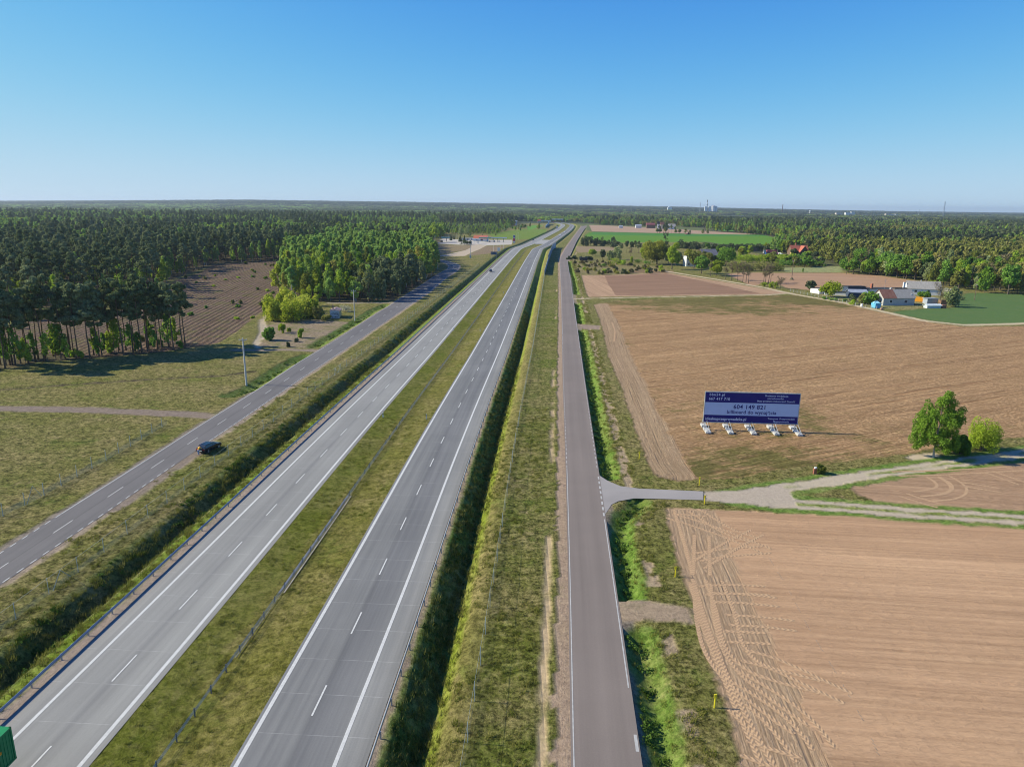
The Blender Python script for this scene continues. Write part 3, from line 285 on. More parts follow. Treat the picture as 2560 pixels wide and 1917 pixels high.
TR=[('broad_green', 125.9, 478.3, 12.9, 8.9, 'round full green tree by the field track, nearest the white building'), ('broad_lime', 132.6, 466.0, 11.4, 8.1, 'yellow green tree with short trunk left of the bare tree row'), ('broad_green', 161.9, 546.8, 14.4, 13.9, 'large dark green tree behind the yellow green one'), ('broad_olive', 131.0, 519.9, 16.0, 9.4, 'olive yellow tree behind the white building'), ('bare', 126.9, 460.1, 10.3, 2.9, 'thin leafless tree between the two round green trees'), ('bare', 131.8, 442.8, 11.2, 4.8, 'leafless tree at the left end of the row along the track'), ('bare', 133.3, 435.8, 11.4, 4.8, 'second leafless tree of the row along the track'), ('bare', 136.3, 433.3, 10.8, 4.7, 'leaning leafless tree third in the row along the track'), ('bare', 136.6, 424.5, 11.5, 3.9, 'leafless tree fourth in the row along the track'), ('bare', 138.4, 424.0, 10.4, 4.3, 'leafless tree fifth in the row along the track'), ('bare', 138.4, 419.5, 10.8, 4.6, 'leafless tree sixth in the row, crooked trunk'), ('bare', 148.2, 421.9, 10.7, 4.2, 'leafless tree in the right hand cluster of the row'), ('bare', 147.7, 417.5, 10.3, 4.6, 'tall leafless tree in the right hand cluster'), ('bare', 149.6, 417.7, 11.8, 4.2, 'leafless tree with some green haze in right hand cluster'), ('bare', 153.9, 426.2, 10.4, 4.3, 'last upright leafless tree of the row'), ('bare', 146.5, 390.3, 6.5, 5.4, 'small bare crooked tree at the right end of the row'), ('bush_lime', 141.6, 401.9, 2.7, 3.7, 'low yellow green bush under the bare trees by the track'), ('bush_lime', 144.0, 397.2, 3.6, 2.9, 'upright yellowish bush by the track right of the bare trees'), ('bush_lime', 146.2, 395.7, 3.6, 2.2, 'narrow yellowish bush nearest the small crooked tree'), ('broad_dark', 159.2, 381.1, 5.7, 4.7, 'small dark round tree standing alone left of the farm'), ('bush_green', 202.7, 501.1, 2.5, 1.4, 'tiny dark conifer alone on the pale grass strip'), ('broad_lime', 113.3, 511.4, 17.9, 8.4, 'tall bright green ivy clad tree at the start of the field track'), ('broad_gold', 111.0, 554.3, 19.2, 20.3, 'broad golden green oak, largest tree right of the service road'), ('dead_top', 139.3, 661.2, 21.1, 6.5, 'dark leafless tree top sticking up above the golden oak'), ('broad_lime', 106.1, 577.5, 16.5, 7.2, 'yellow green slim tree left of the golden oak'), ('broad_dark', 74.3, 599.3, 9.3, 4.7, 'dark maroon tree in the small garden by the shed'), ('broad_lime', 71.7, 651.6, 6.1, 6.8, 'yellow green garden tree beside the dark shed hedge'), ('pale_tree', 86.7, 600.9, 8.9, 9.0, 'pale silvery green tree behind the scrub patch'), ('pale_tree', 80.0, 594.7, 6.5, 6.2, 'pale green bushy tree left of the silvery one'), ('bush_lime', 79.2, 550.4, 6.0, 7.9, 'light green bush clump below the pale trees'), ('bush_lime', 83.7, 546.4, 4.9, 5.7, 'light green bush right of the bush clump'), ('column', 93.3, 566.2, 5.1, 2.8, 'slim columnar light green tree among the scrub'), ('bush_green', 98.6, 566.8, 3.7, 6.7, 'mid green bushes right of the columnar tree'), ('bush_green', 102.8, 553.3, 3.2, 6.9, 'low mid green bushes under the golden oak'), ('bush_lime', 59.5, 466.7, 4.0, 3.4, 'yellow green bush at the field corner in the scrub'), ('bush_green', 67.0, 527.1, 2.7, 4.5, 'green shrub above the yellow green one in the scrub'), ('bush_dark', 71.3, 496.0, 3.4, 3.3, 'dark conifer bush in the middle of the scrub patch'), ('bush_dark', 72.6, 472.1, 3.6, 3.3, 'dark round bush at the edge of the small ploughed field'), ('bush_dark', 90.8, 476.7, 4.0, 4.1, 'large dark green bush by the edge of the small field'), ('bush_lime', 88.9, 476.5, 3.7, 3.1, 'yellow green bush touching the large dark bush'), ('bush_lime', 49.4, 497.4, 2.6, 2.4, 'lone yellowish bush left in the scrub patch'), ('bush_dark', 65.0, 488.0, 2.5, 2.6, 'dark shrub beside the yellow green field corner bush'), ('bush_dark', 80.3, 482.5, 2.8, 1.6, 'small dark pointed conifer in the reddish scrub'), ('bush_dark', 97.0, 487.9, 2.5, 2.6, 'olive shrub right of the large dark bush'), ('bush_lime', 102.8, 495.8, 4.5, 4.9, 'loose yellowish shrub at the foot of the golden oak'), ('pine', 103.8, 693.3, 9.1, 4.1, 'small pine at the left end of the pine row by the green field'), ('pine', 109.4, 694.1, 11.3, 5.9, 'second small pine of the row by the green field'), ('pine', 114.0, 694.8, 10.5, 5.4, 'third small pine of the row by the green field'), ('pine', 117.9, 699.0, 11.0, 5.9, 'fourth small pine of the row by the green field'), ('pine', 119.8, 688.6, 11.3, 4.9, 'fifth small pine of the row by the green field'), ('bare', 104.7, 643.7, 7.9, 5.0, 'leafless tree in front of the small pines'), ('bush_dark', 78.8, 810.0, 11.1, 5.8, 'dark round pine shrub in the clump between field and lane', 'G:dark pine shrubs between lane and green field'), ('bush_dark', 82.3, 810.6, 8.8, 4.8, 'dark round pine shrub in the clump between field and lane', 'G:dark pine shrubs between lane and green field'), ('bush_dark', 86.8, 816.3, 10.2, 5.8, 'dark round pine shrub in the clump between field and lane', 'G:dark pine shrubs between lane and green field'), ('bush_dark', 90.6, 812.1, 7.3, 4.8, 'dark round pine shrub in the clump between field and lane', 'G:dark pine shrubs between lane and green field'), ('bush_dark', 93.8, 812.6, 7.8, 5.3, 'dark round pine shrub in the clump between field and lane', 'G:dark pine shrubs between lane and green field'), ('bush_dark', 98.2, 813.4, 9.9, 6.9, 'dark round pine shrub in the clump between field and lane', 'G:dark pine shrubs between lane and green field'), ('bush_dark', 102.0, 814.1, 6.8, 4.8, 'dark round pine shrub in the clump between field and lane', 'G:dark pine shrubs between lane and green field'), ('bush_dark', 107.7, 830.0, 6.1, 5.9, 'dark round pine shrub in the clump between field and lane', 'G:dark pine shrubs between lane and green field'), ('bush_dark', 114.2, 846.8, 4.3, 5.0, 'dark round pine shrub in the clump between field and lane', 'G:dark pine shrubs between lane and green field'), ('bush_dark', 109.0, 782.4, 4.8, 5.6, 'dark round pine shrub in the clump between field and lane', 'G:dark pine shrubs between lane and green field'), ('bush_dark', 120.8, 842.7, 5.7, 5.5, 'dark round pine shrub in the clump between field and lane', 'G:dark pine shrubs between lane and green field'), ('bush_dark', 126.6, 917.6, 5.3, 4.8, 'dark round pine shrub in the clump between field and lane', 'G:dark pine shrubs between lane and green field'), ('bush_dark', 181.2, 784.5, 8.3, 6.0, 'dark conifer in the belt along the bright green field', 'G:dark conifers in the belt below the green field'), ('bush_dark', 183.0, 777.0, 7.9, 6.0, 'dark conifer in the belt along the bright green field', 'G:dark conifers in the belt below the green field'), ('bush_dark', 184.7, 769.6, 7.6, 5.9, 'dark conifer in the belt along the bright green field', 'G:dark conifers in the belt below the green field'), ('bush_dark', 189.6, 775.9, 6.5, 6.0, 'dark conifer in the belt along the bright green field', 'G:dark conifers in the belt below the green field'), ('bush_dark', 191.3, 768.5, 7.7, 5.9, 'dark conifer in the belt along the bright green field', 'G:dark conifers in the belt below the green field'), ('bush_dark', 192.9, 761.2, 7.4, 5.8, 'dark conifer in the belt along the bright green field', 'G:dark conifers in the belt below the green field'), ('bush_dark', 197.8, 767.4, 6.4, 5.9, 'dark conifer in the belt along the bright green field', 'G:dark conifers in the belt below the green field'), ('bush_dark', 199.4, 760.2, 7.5, 5.8, 'dark conifer in the belt along the bright green field', 'G:dark conifers in the belt below the green field'), ('bush_dark', 200.9, 753.1, 7.2, 5.8, 'dark conifer in the belt along the bright green field', 'G:dark conifers in the belt below the green field'), ('bush_dark', 205.9, 759.2, 6.2, 5.8, 'dark conifer in the belt along the bright green field', 'G:dark conifers in the belt below the green field'), ('bush_dark', 207.4, 752.1, 7.3, 5.8, 'dark conifer in the belt along the bright green field', 'G:dark conifers in the belt below the green field'), ('bush_dark', 212.4, 758.1, 6.3, 5.8, 'dark conifer in the belt along the bright green field', 'G:dark conifers in the belt below the green field'), ('bush_dark', 213.8, 751.1, 6.0, 5.8, 'dark conifer in the belt along the bright green field', 'G:dark conifers in the belt below the green field'), ('bush_dark', 215.1, 744.1, 5.6, 5.7, 'dark conifer in the belt along the bright green field', 'G:dark conifers in the belt below the green field'), ('bush_dark', 220.2, 750.1, 6.2, 5.8, 'dark conifer in the belt along the bright green field', 'G:dark conifers in the belt below the green field'), ('bush_dark', 221.5, 743.2, 5.8, 5.7, 'dark conifer in the belt along the bright green field', 'G:dark conifers in the belt below the green field'), ('bush_dark', 231.0, 768.6, 7.2, 5.9, 'dark conifer in the belt along the bright green field', 'G:dark conifers in the belt below the green field'), ('bush_dark', 232.2, 762.3, 6.9, 5.8, 'dark conifer in the belt along the bright green field', 'G:dark conifers in the belt below the green field'), ('bush_dark', 233.3, 756.1, 6.6, 5.8, 'dark conifer in the belt along the bright green field', 'G:dark conifers in the belt below the green field'), ('bush_dark', 238.4, 763.1, 5.7, 5.9, 'dark conifer in the belt along the bright green field', 'G:dark conifers in the belt below the green field'), ('bush_dark', 239.5, 756.9, 7.0, 5.8, 'dark conifer in the belt along the bright green field', 'G:dark conifers in the belt below the green field'), ('bush_dark', 240.5, 750.7, 6.7, 5.8, 'dark conifer in the belt along the bright green field', 'G:dark conifers in the belt below the green field'), ('bush_dark', 245.7, 757.7, 5.8, 5.8, 'dark conifer in the belt along the bright green field', 'G:dark conifers in the belt below the green field'), ('bush_dark', 246.7, 751.5, 7.1, 5.8, 'dark conifer in the belt along the bright green field', 'G:dark conifers in the belt below the green field'), ('bush_dark', 247.7, 745.5, 6.8, 5.7, 'dark conifer in the belt along the bright green field', 'G:dark conifers in the belt below the green field'), ('bush_dark', 252.9, 752.3, 5.9, 5.8, 'dark conifer in the belt along the bright green field', 'G:dark conifers in the belt below the green field'), ('bush_dark', 253.9, 746.3, 7.2, 5.7, 'dark conifer in the belt along the bright green field', 'G:dark conifers in the belt below the green field'), ('bush_dark', 259.1, 753.2, 6.3, 5.8, 'dark conifer in the belt along the bright green field', 'G:dark conifers in the belt below the green field'), ('bush_dark', 260.0, 747.1, 6.0, 5.7, 'dark conifer in the belt along the bright green field', 'G:dark conifers in the belt below the green field'), ('bush_dark', 260.9, 741.1, 5.8, 5.7, 'dark conifer in the belt along the bright green field', 'G:dark conifers in the belt below the green field'), ('bush_dark', 266.2, 747.9, 6.4, 5.7, 'dark conifer in the belt along the bright green field', 'G:dark conifers in the belt below the green field'), ('bush_dark', 267.0, 741.9, 6.1, 5.7, 'dark conifer in the belt along the bright green field', 'G:dark conifers in the belt below the green field'), ('bush_dark', 267.8, 736.0, 5.9, 5.6, 'dark conifer in the belt along the bright green field', 'G:dark conifers in the belt below the green field'), ('bush_dark', 273.1, 742.7, 6.5, 5.7, 'dark conifer in the belt along the bright green field', 'G:dark conifers in the belt below the green field'), ('bush_dark', 273.9, 736.7, 6.2, 5.7, 'dark conifer in the belt along the bright green field', 'G:dark conifers in the belt below the green field'), ('bush_dark', 274.7, 730.9, 6.0, 5.6, 'dark conifer in the belt along the bright green field', 'G:dark conifers in the belt below the green field'), ('bush_lime', 174.6, 560.9, 8.3, 5.6, 'bright lime willow shrub in the thicket behind the bare trees', 'G:lime willow shrubs in the thicket'), ('bush_lime', 183.5, 581.2, 5.5, 5.8, 'bright lime willow shrub in the thicket behind the bare trees', 'G:lime willow shrubs in the thicket'), ('bush_lime', 192.9, 603.0, 4.6, 6.0, 'bright lime willow shrub in the thicket behind the bare trees', 'G:lime willow shrubs in the thicket'), ('bush_lime', 188.5, 580.4, 6.5, 5.8, 'bright lime willow shrub in the thicket behind the bare trees', 'G:lime willow shrubs in the thicket'), ('bush_lime', 198.1, 602.2, 5.6, 6.0, 'bright lime willow shrub in the thicket behind the bare trees', 'G:lime willow shrubs in the thicket'), ('bush_lime', 193.5, 579.7, 5.4, 5.8, 'bright lime willow shrub in the thicket behind the bare trees', 'G:lime willow shrubs in the thicket'), ('bush_lime', 203.3, 601.4, 4.6, 6.0, 'bright lime willow shrub in the thicket behind the bare trees', 'G:lime willow shrubs in the thicket'), ('bush_lime', 198.5, 579.0, 6.5, 5.8, 'bright lime willow shrub in the thicket behind the bare trees', 'G:lime willow shrubs in the thicket'), ('bush_lime', 208.5, 600.6, 5.6, 6.0, 'bright lime willow shrub in the thicket behind the bare trees', 'G:lime willow shrubs in the thicket'), ('bush_lime', 203.5, 578.2, 5.4, 5.8, 'bright lime willow shrub in the thicket behind the bare trees', 'G:lime willow shrubs in the thicket'), ('bush_lime', 213.7, 599.8, 4.6, 6.0, 'bright lime willow shrub in the thicket behind the bare trees', 'G:lime willow shrubs in the thicket'), ('bush_lime', 208.5, 577.5, 6.5, 5.8, 'bright lime willow shrub in the thicket behind the bare trees', 'G:lime willow shrubs in the thicket'), ('bush_lime', 218.8, 599.0, 5.6, 6.0, 'bright lime willow shrub in the thicket behind the bare trees', 'G:lime willow shrubs in the thicket'), ('bush_lime', 213.5, 576.8, 7.5, 5.8, 'bright lime willow shrub in the thicket behind the bare trees', 'G:lime willow shrubs in the thicket'), ('bush_olive', 151.6, 495.7, 7.1, 5.9, 'greyish olive shrub in the thicket above the brown field', 'G:greyish olive shrubs in the thicket'), ('bush_olive', 158.9, 506.2, 4.7, 6.0, 'greyish olive shrub in the thicket above the brown field', 'G:greyish olive shrubs in the thicket'), ('bush_olive', 163.0, 506.2, 5.8, 6.0, 'greyish olive shrub in the thicket above the brown field', 'G:greyish olive shrubs in the thicket'), ('bush_olive', 167.1, 506.1, 4.2, 6.0, 'greyish olive shrub in the thicket above the brown field', 'G:greyish olive shrubs in the thicket'), ('bush_olive', 171.2, 506.0, 5.3, 6.0, 'greyish olive shrub in the thicket above the brown field', 'G:greyish olive shrubs in the thicket'), ('bush_olive', 175.4, 505.9, 6.4, 6.0, 'greyish olive shrub in the thicket above the brown field', 'G:greyish olive shrubs in the thicket'), ('bush_olive', 179.5, 505.9, 4.7, 6.0, 'greyish olive shrub in the thicket above the brown field', 'G:greyish olive shrubs in the thicket'), ('bush_olive', 183.6, 505.8, 5.8, 6.0, 'greyish olive shrub in the thicket above the brown field', 'G:greyish olive shrubs in the thicket'), ('bush_olive', 187.7, 505.7, 4.2, 6.0, 'greyish olive shrub in the thicket above the brown field', 'G:greyish olive shrubs in the thicket'), ('bush_green', 203.0, 542.6, 5.4, 4.2, 'green garden shrub in the hedge by the pale grass strip', 'G:green hedge shrubs by the pale grass strip'), ('bush_green', 211.2, 557.6, 2.8, 4.3, 'green garden shrub in the hedge by the pale grass strip', 'G:green hedge shrubs by the pale grass strip'), ('bush_green', 213.7, 557.3, 3.8, 4.3, 'green garden shrub in the hedge by the pale grass strip', 'G:green hedge shrubs by the pale grass strip'), ('bush_green', 216.2, 557.0, 2.3, 4.3, 'green garden shrub in the hedge by the pale grass strip', 'G:green hedge shrubs by the pale grass strip'), ('bush_green', 218.7, 556.7, 3.3, 4.3, 'green garden shrub in the hedge by the pale grass strip', 'G:green hedge shrubs by the pale grass strip'), ('bush_green', 221.2, 556.3, 4.3, 4.3, 'green garden shrub in the hedge by the pale grass strip', 'G:green hedge shrubs by the pale grass strip'), ('bush_green', 223.7, 556.0, 2.8, 4.3, 'green garden shrub in the hedge by the pale grass strip', 'G:green hedge shrubs by the pale grass strip'), ('bush_green', 226.2, 555.7, 3.8, 4.3, 'green garden shrub in the hedge by the pale grass strip', 'G:green hedge shrubs by the pale grass strip'), ('bush_green', 228.7, 555.3, 2.3, 4.3, 'green garden shrub in the hedge by the pale grass strip', 'G:green hedge shrubs by the pale grass strip'), ('bush_green', 231.2, 555.0, 3.3, 4.3, 'green garden shrub in the hedge by the pale grass strip', 'G:green hedge shrubs by the pale grass strip'), ('bush_green', 233.6, 554.7, 4.3, 4.3, 'green garden shrub in the hedge by the pale grass strip', 'G:green hedge shrubs by the pale grass strip'), ('bush_green', 236.1, 554.4, 2.8, 4.3, 'green garden shrub in the hedge by the pale grass strip', 'G:green hedge shrubs by the pale grass strip'), ('bush_green', 238.6, 554.0, 3.8, 4.3, 'green garden shrub in the hedge by the pale grass strip', 'G:green hedge shrubs by the pale grass strip'), ('bush_green', 231.2, 644.9, 3.2, 3.5, 'small garden bush near the red roofed house', 'G:small garden bushes near the red roofed house'), ('bush_green', 243.5, 666.3, 1.8, 3.6, 'small garden bush near the red roofed house', 'G:small garden bushes near the red roofed house'), ('bush_green', 248.3, 666.1, 1.8, 3.6, 'small garden bush near the red roofed house', 'G:small garden bushes near the red roofed house'), ('bush_green', 253.0, 665.9, 1.8, 3.6, 'small garden bush near the red roofed house', 'G:small garden bushes near the red roofed house'), ('bush_green', 257.8, 665.7, 1.8, 3.6, 'small garden bush near the red roofed house', 'G:small garden bushes near the red roofed house'), ('bush_green', 262.5, 665.5, 1.8, 3.6, 'small garden bush near the red roofed house', 'G:small garden bushes near the red roofed house'), ('bush_green', 267.2, 665.3, 1.8, 3.6, 'small garden bush near the red roofed house', 'G:small garden bushes near the red roofed house'), ('bush_green', 272.0, 665.0, 1.8, 3.6, 'small garden bush near the red roofed house', 'G:small garden bushes near the red roofed house'), ('broad_lime', 158.9, 355.1, 7.5, 9.4, 'bright green round tree in front of the white farm shed'), ('broad_green', 164.6, 329.1, 5.7, 7.4, 'green tree left of the farmhouse gable'), ('bush_olive', 162.1, 328.9, 5.4, 4.4, 'olive tree beside the green one at the farmhouse'), ('bush_dark', 162.5, 339.0, 3.6, 4.0, 'dark shrub between the sheds and the farmhouse'), ('bush_lime', 157.1, 326.9, 2.4, 3.9, 'lime shrub by the farm fence'), ('broad_green', 205.3, 354.9, 3.3, 5.6, 'green tree in front of the white second farm building'), ('broad_lime', 230.0, 389.8, 5.1, 6.2, 'lime tree at the wood edge right of the second farm building'), ('bare', 198.7, 329.9, 10.2, 8.8, 'tall brown budding tree beside the farm yard'), ('blossom', 221.4, 361.9, 4.3, 5.3, 'white blossoming tree behind the farm orchard'), ('blossom', 218.4, 369.6, 2.4, 3.9, 'small white blossoming tree by the farm building'), ('pale_tree', 199.7, 322.0, 7.7, 7.7, 'pale green fruit tree with sprawling crown at the orchard'), ('broad_lime', 184.8, 330.5, 2.4, 2.4, 'tiny pale tree in front of the farmhouse wall'), ('bush_dark', 220.0, 348.7, 1.8, 4.2, 'dark bramble bush beside the brown patch in the wheat'), ('blossom', 269.1, 424.8, 5.3, 6.2, 'pale round tree standing out of the dark wood edge'), ('bush_green', 154.1, 341.9, 1.6, 4.5, 'hedge bush under the bright round tree'), ('bush_green', 152.7, 347.2, 1.4, 3.2, 'hedge bush left by the farm fence'), ('bush_green', 158.5, 338.8, 1.3, 3.6, 'hedge bush right of the bright round tree'), ('broad_lime', 170.8, 326.3, 2.6, 2.2, 'small budding tree at the farmhouse gable'), ('broad_green', 234.9, 502.4, 10.4, 10.6, 'dark green round tree at the left end of the wood edge'), ('broad_lime', 241.4, 487.2, 9.2, 9.5, 'yellow green tree at the wood edge right of the dark round one'), ('chestnut', 250.7, 482.3, 16.5, 11.7, 'lush bright chestnut tree, leftmost of the four by the wood'), ('chestnut', 247.9, 461.9, 16.2, 11.2, 'lush bright chestnut tree, second of the four by the wood'), ('chestnut', 249.1, 453.0, 16.1, 9.6, 'lush bright chestnut tree, third of the four by the wood'), ('chestnut', 255.7, 453.7, 13.9, 9.6, 'lush bright chestnut tree, rightmost of the four by the wood'), ('broad_green', 244.3, 503.4, 17.6, 13.9, 'big green tree rising behind the wood edge left of the chestnuts'), ('broad_green', 279.9, 557.4, 14.2, 13.5, 'big green tree directly behind the leftmost chestnut'), ('bigbirch', 74.9, 119.2, 11.8, 8.2, 'large leafy birch with white trunk at the edge of the billboard field'), ('bush_birch', 80.7, 121.1, 3.9, 3.1, 'sparse young tree in the shade right of the large birch'), ('small_olive', 85.7, 123.1, 7.0, 5.5, 'small yellowish tree at the right of the large birch'), ('bush_olive', 51.2, 110.8, 1.5, 1.3, 'small bush beside the red marker post'), ('bush_green', -78.2, 224.6, 4.5, 3.8, 'bushy young birch by the sandy track'), ('bush_lime', -78.3, 237.9, 3.9, 2.4, 'thin young birch in front of the yellow bushes'), ('bush_lime', -76.7, 240.6, 1.5, 1.3, 'low light green sapling right of the thin young birch'), ('bush_lime', -69.3, 229.2, 3.5, 1.9, 'sloping young sapling alone on the brown ground'), ('bush_dark', -68.8, 214.1, 1.7, 1.1, 'tiny dark pine seedling beside the farm path'), ('bush_dark', -68.7, 222.3, 1.5, 1.2, 'small grey dry shrub on the brown ground'), ('bush_yellow', -90.3, 264.9, 10.0, 4.9, 'yellow green bush at the left corner of the small wood'), ('bush_yellow', -86.4, 265.2, 6.4, 4.9, 'yellow bush low in front of the small wood by the sandy track'), ('bush_yellow', -81.7, 262.3, 8.8, 5.6, 'bright yellow green bush in the middle of the corner thicket'), ('bush_yellow', -81.5, 271.9, 10.3, 5.5, 'tall yellow green bush at the back of the corner thicket'), ('bush_lime', -78.0, 273.8, 8.4, 3.3, 'light green young tree between thicket and graffiti hut'), ('bush_olive', -74.2, 269.1, 5.5, 4.2, 'brownish shrub left of the graffiti hut'), ('bush_olive', -70.5, 266.2, 2.5, 3.9, 'dry reddish shrub in front of the graffiti hut'), ('bush_pale', -68.5, 288.5, 3.2, 5.3, 'cream blossoming shrub right of the graffiti hut'), ('bush_lime', -94.4, 272.8, 6.8, 5.0, 'green birch bush at the left edge of the corner thicket'), ('broad_mix', -94.2, 851.0, 20.5, 13.8, 'tall yellow green tree with a reddish top by the filling station'), ('bush_dark', -55.3, 815.8, 5.5, 10.6, 'wide dark conifer bush on the filling station island'), ('bush_dark', -49.7, 811.7, 4.9, 6.3, 'dark bush at the right end of the station island'), ('spruce', -78.8, 913.9, 7.0, 3.6, 'dark pointed spruce left of the station buildings'), ('spruce', -77.1, 940.5, 4.2, 1.8, 'small pointed spruce right of the other on the forecourt'), ('spruce', -64.7, 879.8, 7.9, 5.2, 'dark spruce in front of the white station building'), ('spruce', -58.1, 858.0, 8.8, 3.4, 'second dark spruce in front of the white station building'), ('bush_lime', -63.8, 561.0, 4.7, 3.3, 'pale young birch at the tip of the small wood by the bend'), ('pale_tree', -74.4, 1030.0, 13.1, 9.4, 'pale leafy tree behind the station'), ('pale_tree', -64.0, 1024.3, 14.0, 12.0, 'broad pale olive tree behind the station building'), ('bush_olive', -26.2, 1083.8, 3.1, 3.5, 'small round olive bush behind the canopy')]
# ------------------------------------------------ corridor reference curve (left edge line of the east carriageway)
_ref=np.array(D['ref']+[(139,1850),(133,1960),(112,2070)])
_ty=np.arange(0,2200,4.0); _x=np.interp(_ty,_ref[:,1],_ref[:,0]); _s0=(_ref[2,0]-_ref[0,0])/(_ref[2,1]-_ref[0,1])
_x[_ty<50]=_ref[0,0]+(_ty[_ty<50]-_ref[0,1])*_s0
_k=np.hanning(21); _k/=_k.sum(); _pad=np.concatenate([_x[0]-_s0*4*np.arange(10,0,-1),_x,_x[-1]+(_x[-1]-_x[-2])*np.arange(1,11)]); _xs=np.convolve(_pad,_k,'valid')
_sl=np.gradient(_xs,4.0); _len=np.concatenate([[0],np.cumsum(np.hypot(np.diff(_xs),4.0))])
def refx(y): return np.interp(y,_ty,_xs)
def refs(y): return np.interp(y,_ty,_sl)
def off2xy(y,o):
    s=refs(y); c=1/np.sqrt(1+s*s); return refx(y)+o*c, y-o*s*c
def along(y): return np.interp(y,_ty,_len)
def y_at(L): return np.interp(L,_len,_ty)
def offs(X,Y):
    y=Y
    for _ in range(2):
        s=refs(y); o=(X-refx(y))/np.sqrt(1+s*s)+0*(Y-y); c=1/np.sqrt(1+s*s); y=Y+o*s*c
    s=refs(y); c=1/np.sqrt(1+s*s); return (X-refx(y))*c-(Y-y)*s*c
def ys(y0,y1,near=2.0,g=.012):
    o=[y0]
    while o[-1]<y1: o.append(o[-1]+max(near,o[-1]*g))
    o[-1]=y1; return np.array(o)
def strip(name,offl,y0,y1,z,mat,parent=None,tone=None,zs=None):
    Y=ys(y0,y1); n=len(offl); V=[];fu=[];fv=[];tn=[]
    for i,o in enumerate(offl):
        x,y=off2xy(Y,o); V.append(np.stack([x,y,np.full_like(x,z if zs is None else zs[i])],1)); fu.append(np.full(len(Y),o)); fv.append(along(Y)); tn.append(np.tile(tone[i] if tone else (1,1,1),(len(Y),1)))
    m=len(Y); a=(np.arange(n-1)[:,None]*m+np.arange(m-1)[None]).ravel()
    F=np.stack([a,a+m,a+m+1,a+1],1)
    me=mesh(name,np.concatenate(V),F,[mat],attrs={'fu':np.concatenate(fu),'fv':np.concatenate(fv),'tone':np.concatenate(tn)})
    return link(name,me,parent)
def dashes(name,o,w,y0,y1,L,P,z,parent,phase=0):
    k0=math.ceil((along(y0)-phase)/P); V=[];F=[]
    while True:
        s=phase+k0*P
        if s+L>along(y1): break
        ya,yb=y_at(s),y_at(s+L); p=[off2xy(ya,o-w/2),off2xy(ya,o+w/2),off2xy(yb,o+w/2),off2xy(yb,o-w/2)]
        n=len(V); V+=[(x,y,z) for x,y in p]; F.append((n,n+1,n+2,n+3)); k0+=1
    return link(name,mesh(name,V,np.array(F),[M_PAINT]),parent)
def seg_dist(X,Y,P):
    """distance and arclength to polyline, signed (+ right)"""
    best=np.full(X.shape,1e9); s_=np.zeros(X.shape); sg=np.ones(X.shape); L=0
    for (x0,y0),(x1,y1) in zip(P[:-1],P[1:]):
        dx,dy=x1-x0,y1-y0; l=math.hypot(dx,dy)+1e-9; t=np.clip(((X-x0)*dx+(Y-y0)*dy)/l/l,0,1)
        d=np.hypot(X-x0-t*dx,Y-y0-t*dy); m=d<best; best=np.where(m,d,best); s_=np.where(m,L+t*l,s_)
        sg=np.where(m,np.sign((X-x0)*dy-(Y-y0)*dx),sg); L+=l
    return best,s_,sg
def pip(X,Y,P):
    ins=np.zeros(X.shape,bool); n=len(P)
    for i in range(n):
        x0,y0=P[i];x1,y1=P[(i+1)%n]
        if y0==y1: continue
        c=((y0>Y)!=(y1>Y))&(X<(x1-x0)*(Y-y0)/(y1-y0)+x0); ins^=c
    return ins
def vnoise(X,Y,sc,seed=0,octs=3):
    """cheap value noise 0..1"""
    out=0;amp=1;tot=0
    for o in range(octs):
        x=X/sc;y=Y/sc; xi=np.floor(x).astype(np.int64);yi=np.floor(y).astype(np.int64); fx=x-xi;fy=y-yi; fx=fx*fx*(3-2*fx);fy=fy*fy*(3-2*fy)
        def h(a,b):
            v=(a*374761393+b*668265263+(seed+o)*974634777)&0xffffffff; v=((v^(v>>13))*1274126177)&0xffffffff; return ((v^(v>>16))&0xffff)/65535.0
        out=out+amp*((h(xi,yi)*(1-fx)+h(xi+1,yi)*fx)*(1-fy)+(h(xi,yi+1)*(1-fx)+h(xi+1,yi+1)*fx)*fy); tot+=amp; amp*=.5; sc*=.5
    return out/tot
def resamp(P,n):
    P=np.array(P,float); d=np.concatenate([[0],np.cumsum(np.hypot(*np.diff(P,axis=0).T))]); 
    s=np.linspace(0,d[-1],n); Q=np.stack([np.interp(s,d,P[:,0]),np.interp(s,d,P[:,1])],1); return Q,s
def smooth_line(P,step=2.0,it=6):
    P=np.array(P,float); L=np.hypot(*np.diff(P,axis=0).T).sum(); Q,_=resamp(P,max(4,int(L/step)))
    for _ in range(it): Q[1:-1]=(Q[:-2]+2*Q[1:-1]+Q[2:])/4
    return Q
# ------------------------------------------------ terrain
def axis(a,b,d,lim,gr):
    """uniform d in [a,b], growing steps outside"""
    r=[b]; s=d
    while r[-1]<lim: s*=1+gr; r.append(r[-1]+s)
    l=[a]; s=d
    while l[-1]>-lim: s*=1+gr; l.append(l[-1]-s)
    return np.array(l[::-1]+list(np.arange(a+d,b,d))+r)
GX=axis(-105,100,.45,13000,.0125)
gy=[22.]
while gy[-1]<16000: gy.append(gy[-1]+max(.45,.0052*gy[-1]*(1+max(0,gy[-1]-700)/1200)))
GY=np.array(gy)
X,Y=np.meshgrid(GX,GY); sh=X.shape; DXc=np.broadcast_to(np.gradient(GX)[None],sh); DYc=np.broadcast_to(np.gradient(GY)[:,None],sh)
wx=X+(vnoise(X,Y,1.6,1)-.5)*1.1; wy=Y+(vnoise(X,Y,1.6,5)-.5)*1.1   # warped, for ragged edges
far=np.clip((Y-250)/400,0,1); wx=X+(wx-X)*(1-far*.6); 
O=offs(X,Y); Z=np.zeros(sh)
near=Y<1900
